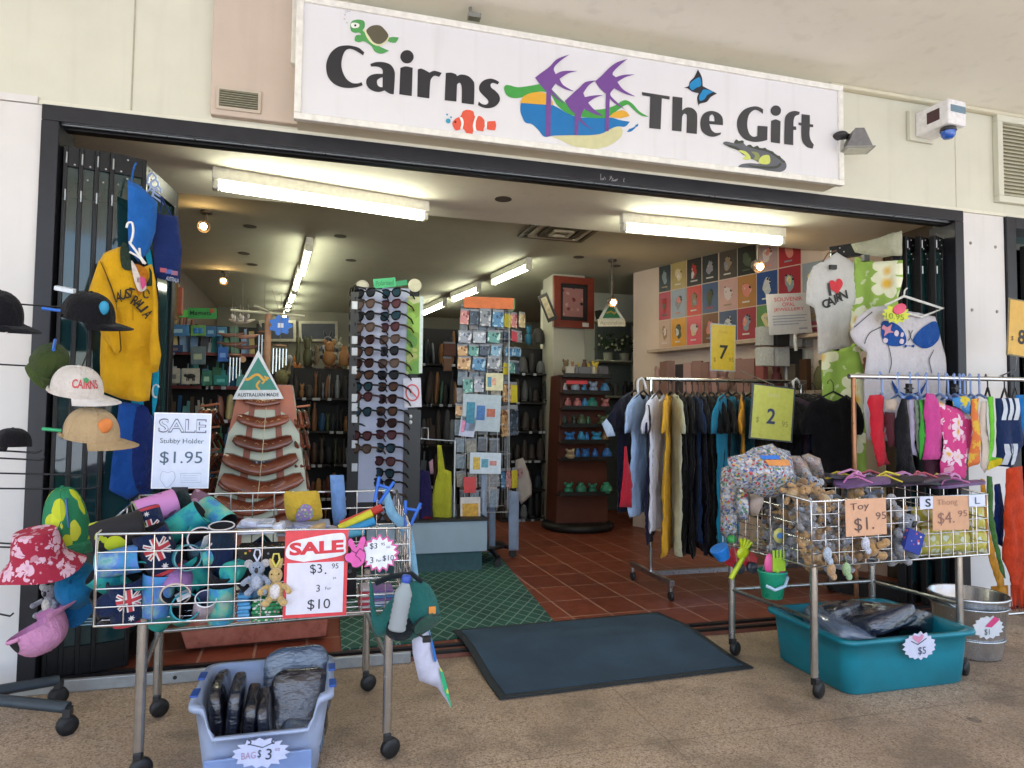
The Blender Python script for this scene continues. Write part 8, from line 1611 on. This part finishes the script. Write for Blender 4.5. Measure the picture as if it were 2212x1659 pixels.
p = U(1668, 1250, Y=-.72); t = thing('beach_bucket', 'turquoise toy bucket with a lime rake and pink spade hung by its handle', 'beach toy', p)
k = MB(); k.lathe([(0, -.085), (.045, -.085), (.062, .03), (.066, .034), (.062, .04), (.058, .034), (.042, -.078), (0, -.078)], 24); obj('bucket', k, BT('1f9a78'), t)
k = MB(); k.tube([(-.058, -.035, -.02), (-.03, -.06, -.035), (.02, -.062, -.02), (.058, -.03, .01)], .008, 7); obj('handle', k, BT('a8c4d8'), t)
k = MB(); k.box(-.02, .045, -.035, -.02, .04, .1)
for i in range(4): k.tube([(-.012+.018*i, -.028, .1), (-.012+.018*i, -.028, .135)], .006, 6)
k.tube([(.01, -.028, .05), (.0, -.03, .0)], .009, 7); obj('rake', k, BT('9cc832'), t)
k = MB(); k.ell((-.03, -.02, .07), .026, .01, .05); k.ell((.035, -.02, .035), .022, .012, .02); obj('spade', k, BT('d0508c'), t)
k = MB(); k.ell((.055, -.01, .02), .018, .012, .018); obj('mould', k, BT('4a5ac0'), t)
k = MB(); k.tube([(0, 0, .1), (0, 0, .24)], .0015, 4); k.tube([(-.05, 0, .04), (0, 0, .2), (.05, 0, .04)], .0012, 4); obj('string', k, M('b0b4ba'), t)
k = MB(); k.lathe([(0, -.002), (.034, -.002), (.034, .002), (0, .002)], 20); o = obj('round_label', k, M('b8b56a', .5), t, loc=(.02, -.03, .2), rot=(rad(90), 0, 0)); k = MB(); k.ell((.02, -.034, .2), .02, .002, .014); obj('label_print', k, M('4a7ab0', .5), t)
for i, (x, y, c, lab) in enumerate(((895, 985, 'b3906a', 'small tan toy foot hanging under the front rim'), (1000, 985, '9ab88a', 'green tipped toy hanging under the front rim'), (870, 880, 'b0bccc', 'pale blue toy hanging at the corner of the front wires'), (1130, 810, 'c4c8d8', 'white pompom toy on the front wires'))):
    k = MB(); k.ell((0, 0, 0), .02, .016, .03); k.ell((.006, -.008, -.03), .014, .012, .016); k.tube([(0, 0, .03), (0, .01, .08)], .0015, 4); solo('hanging_toy', lab, 'toy', k, fur(c), U(*cR((x, y))[0], Y=-.945))
# ================================================================== teal tub, galvanised bucket
tb = tub('teal plastic tub of black bags standing under the second wire table', 2.19, 2.88, -.95, -.42, .245, M('0e7a8c', .36, var=.14, sc=7, spec=.5), rim=.024, flare=.016, rad_=.06, yaw=0, loc=(0, 0, 0))
for i, (x, y, z, sx, sy, sz, rx, ry, m_) in enumerate(((2.36, -.7, .21, .24, .3, .1, 10, 14, film('6a7a90', 'grey_film')), (2.56, -.7, .235, .34, .3, .1, -18, -8, film('2a3346', 'navy_film')), (2.74, -.64, .22, .24, .32, .12, -6, 16, FB), (2.5, -.54, .23, .4, .2, .1, -14, 4, FB2), (2.52, -.68, .11, .46, .3, .16, 0, 0, FB))):
    parcel(('pale crinkled wrapped bag in the teal tub', 'large navy wrapped bag on top in the teal tub', 'black wrapped bag at the end of the teal tub', 'dark wrapped bag at the rear of the teal tub', 'black wrapped bag underneath in the teal tub')[i], (x, y, z), (sx, sy, sz), (rad(rx), rad(ry), rad(10*i)), m_, seed=30+i)
t, w, h = card('price_burst', 'white starburst price card with a pink heart on the teal tub', 'price card', cS((1538, 600), (1725, 585), (1725, 740), (1540, 755)), -.985)
k = MB(); k.prism(starburst(17, w*.43, w*.5, 1, h/w, 7), -.001, .002); obj('star', k, M('c9cde2', .5, var=.04), t); k = MB(); decal(k, smooth_line([(-.04*w, .1*h, 1), (.12*w, .32*h), (.06*w, .42*h), (-.02*w, .34*h), (-.16*w, .4*h), (-.22*w, .3*h)], n=3), -.003); obj('pink_heart', k, M('c98aa8', .6), t)
k = MB(); put_text(k, '$5', .06*w, -.18*h, h*.3, y=-.004); stroke(k, [(-.26*w, .2*h), (-.06*w, .06*h), (.2*w, .26*h)], .004, -.003); obj('handwriting', k, M('3f4458', .7, var=0), t)
bk = thing('metal_bucket', 'galvanised metal bucket with a starburst price card beside the teal tub', 'bucket', (3.24, -.62, 0)); bk.scale = (.88, .88, .98); GAL = M('c9cdd2', .24, .9, .12, 12)
k = MB(); k.lathe([(0, .004), (.155, .004), (.16, 0), (.165, .012), (.2, .3), (.208, .302), (.21, .312), (.203, .316), (.196, .31), (.162, .02), (0, .02)], 36, caps=False); obj('bucket_body', k, GAL, bk)
k = MB()
for z in (.1, .26): k.tube([((.165+.035*z/.3+.003)*cos(a), (.165+.035*z/.3+.003)*sin(a), z) for a in [i*pi/18 for i in range(36)]], .004, 6, closed=True)
obj('rib', k, GAL, bk); k = MB(); k.tube([(.205*cos(a), -.12*sin(a)-.02, .3-.08*sin(a)) for a in [i*pi/10 for i in range(11)]], .004, 6); obj('bail_handle', k, GAL, bk)
t, w, h = card('price_burst', 'white starburst one dollar card with a pink flash on the metal bucket', 'price card', cS((1925, 505), (2105, 500), (2105, 630), (1925, 635)), -.85)
k = MB(); k.prism(starburst(15, w*.42, w*.5, 1, h/w, 8), -.001, .002); obj('star', k, M('c9cdd4', .5, var=.04), t); k = MB(); decal(k, [(-.12*w, .04*h), (.08*w, .0), (.34*w, .34*h), (.16*w, .46*h)], -.003); obj('pink_flash', k, M('c83a72', .6), t); k = MB(); put_text(k, '$1', -.06*w, -.2*h, h*.28, y=-.004); obj('handwriting', k, M('4a4e58', .7, var=0), t)
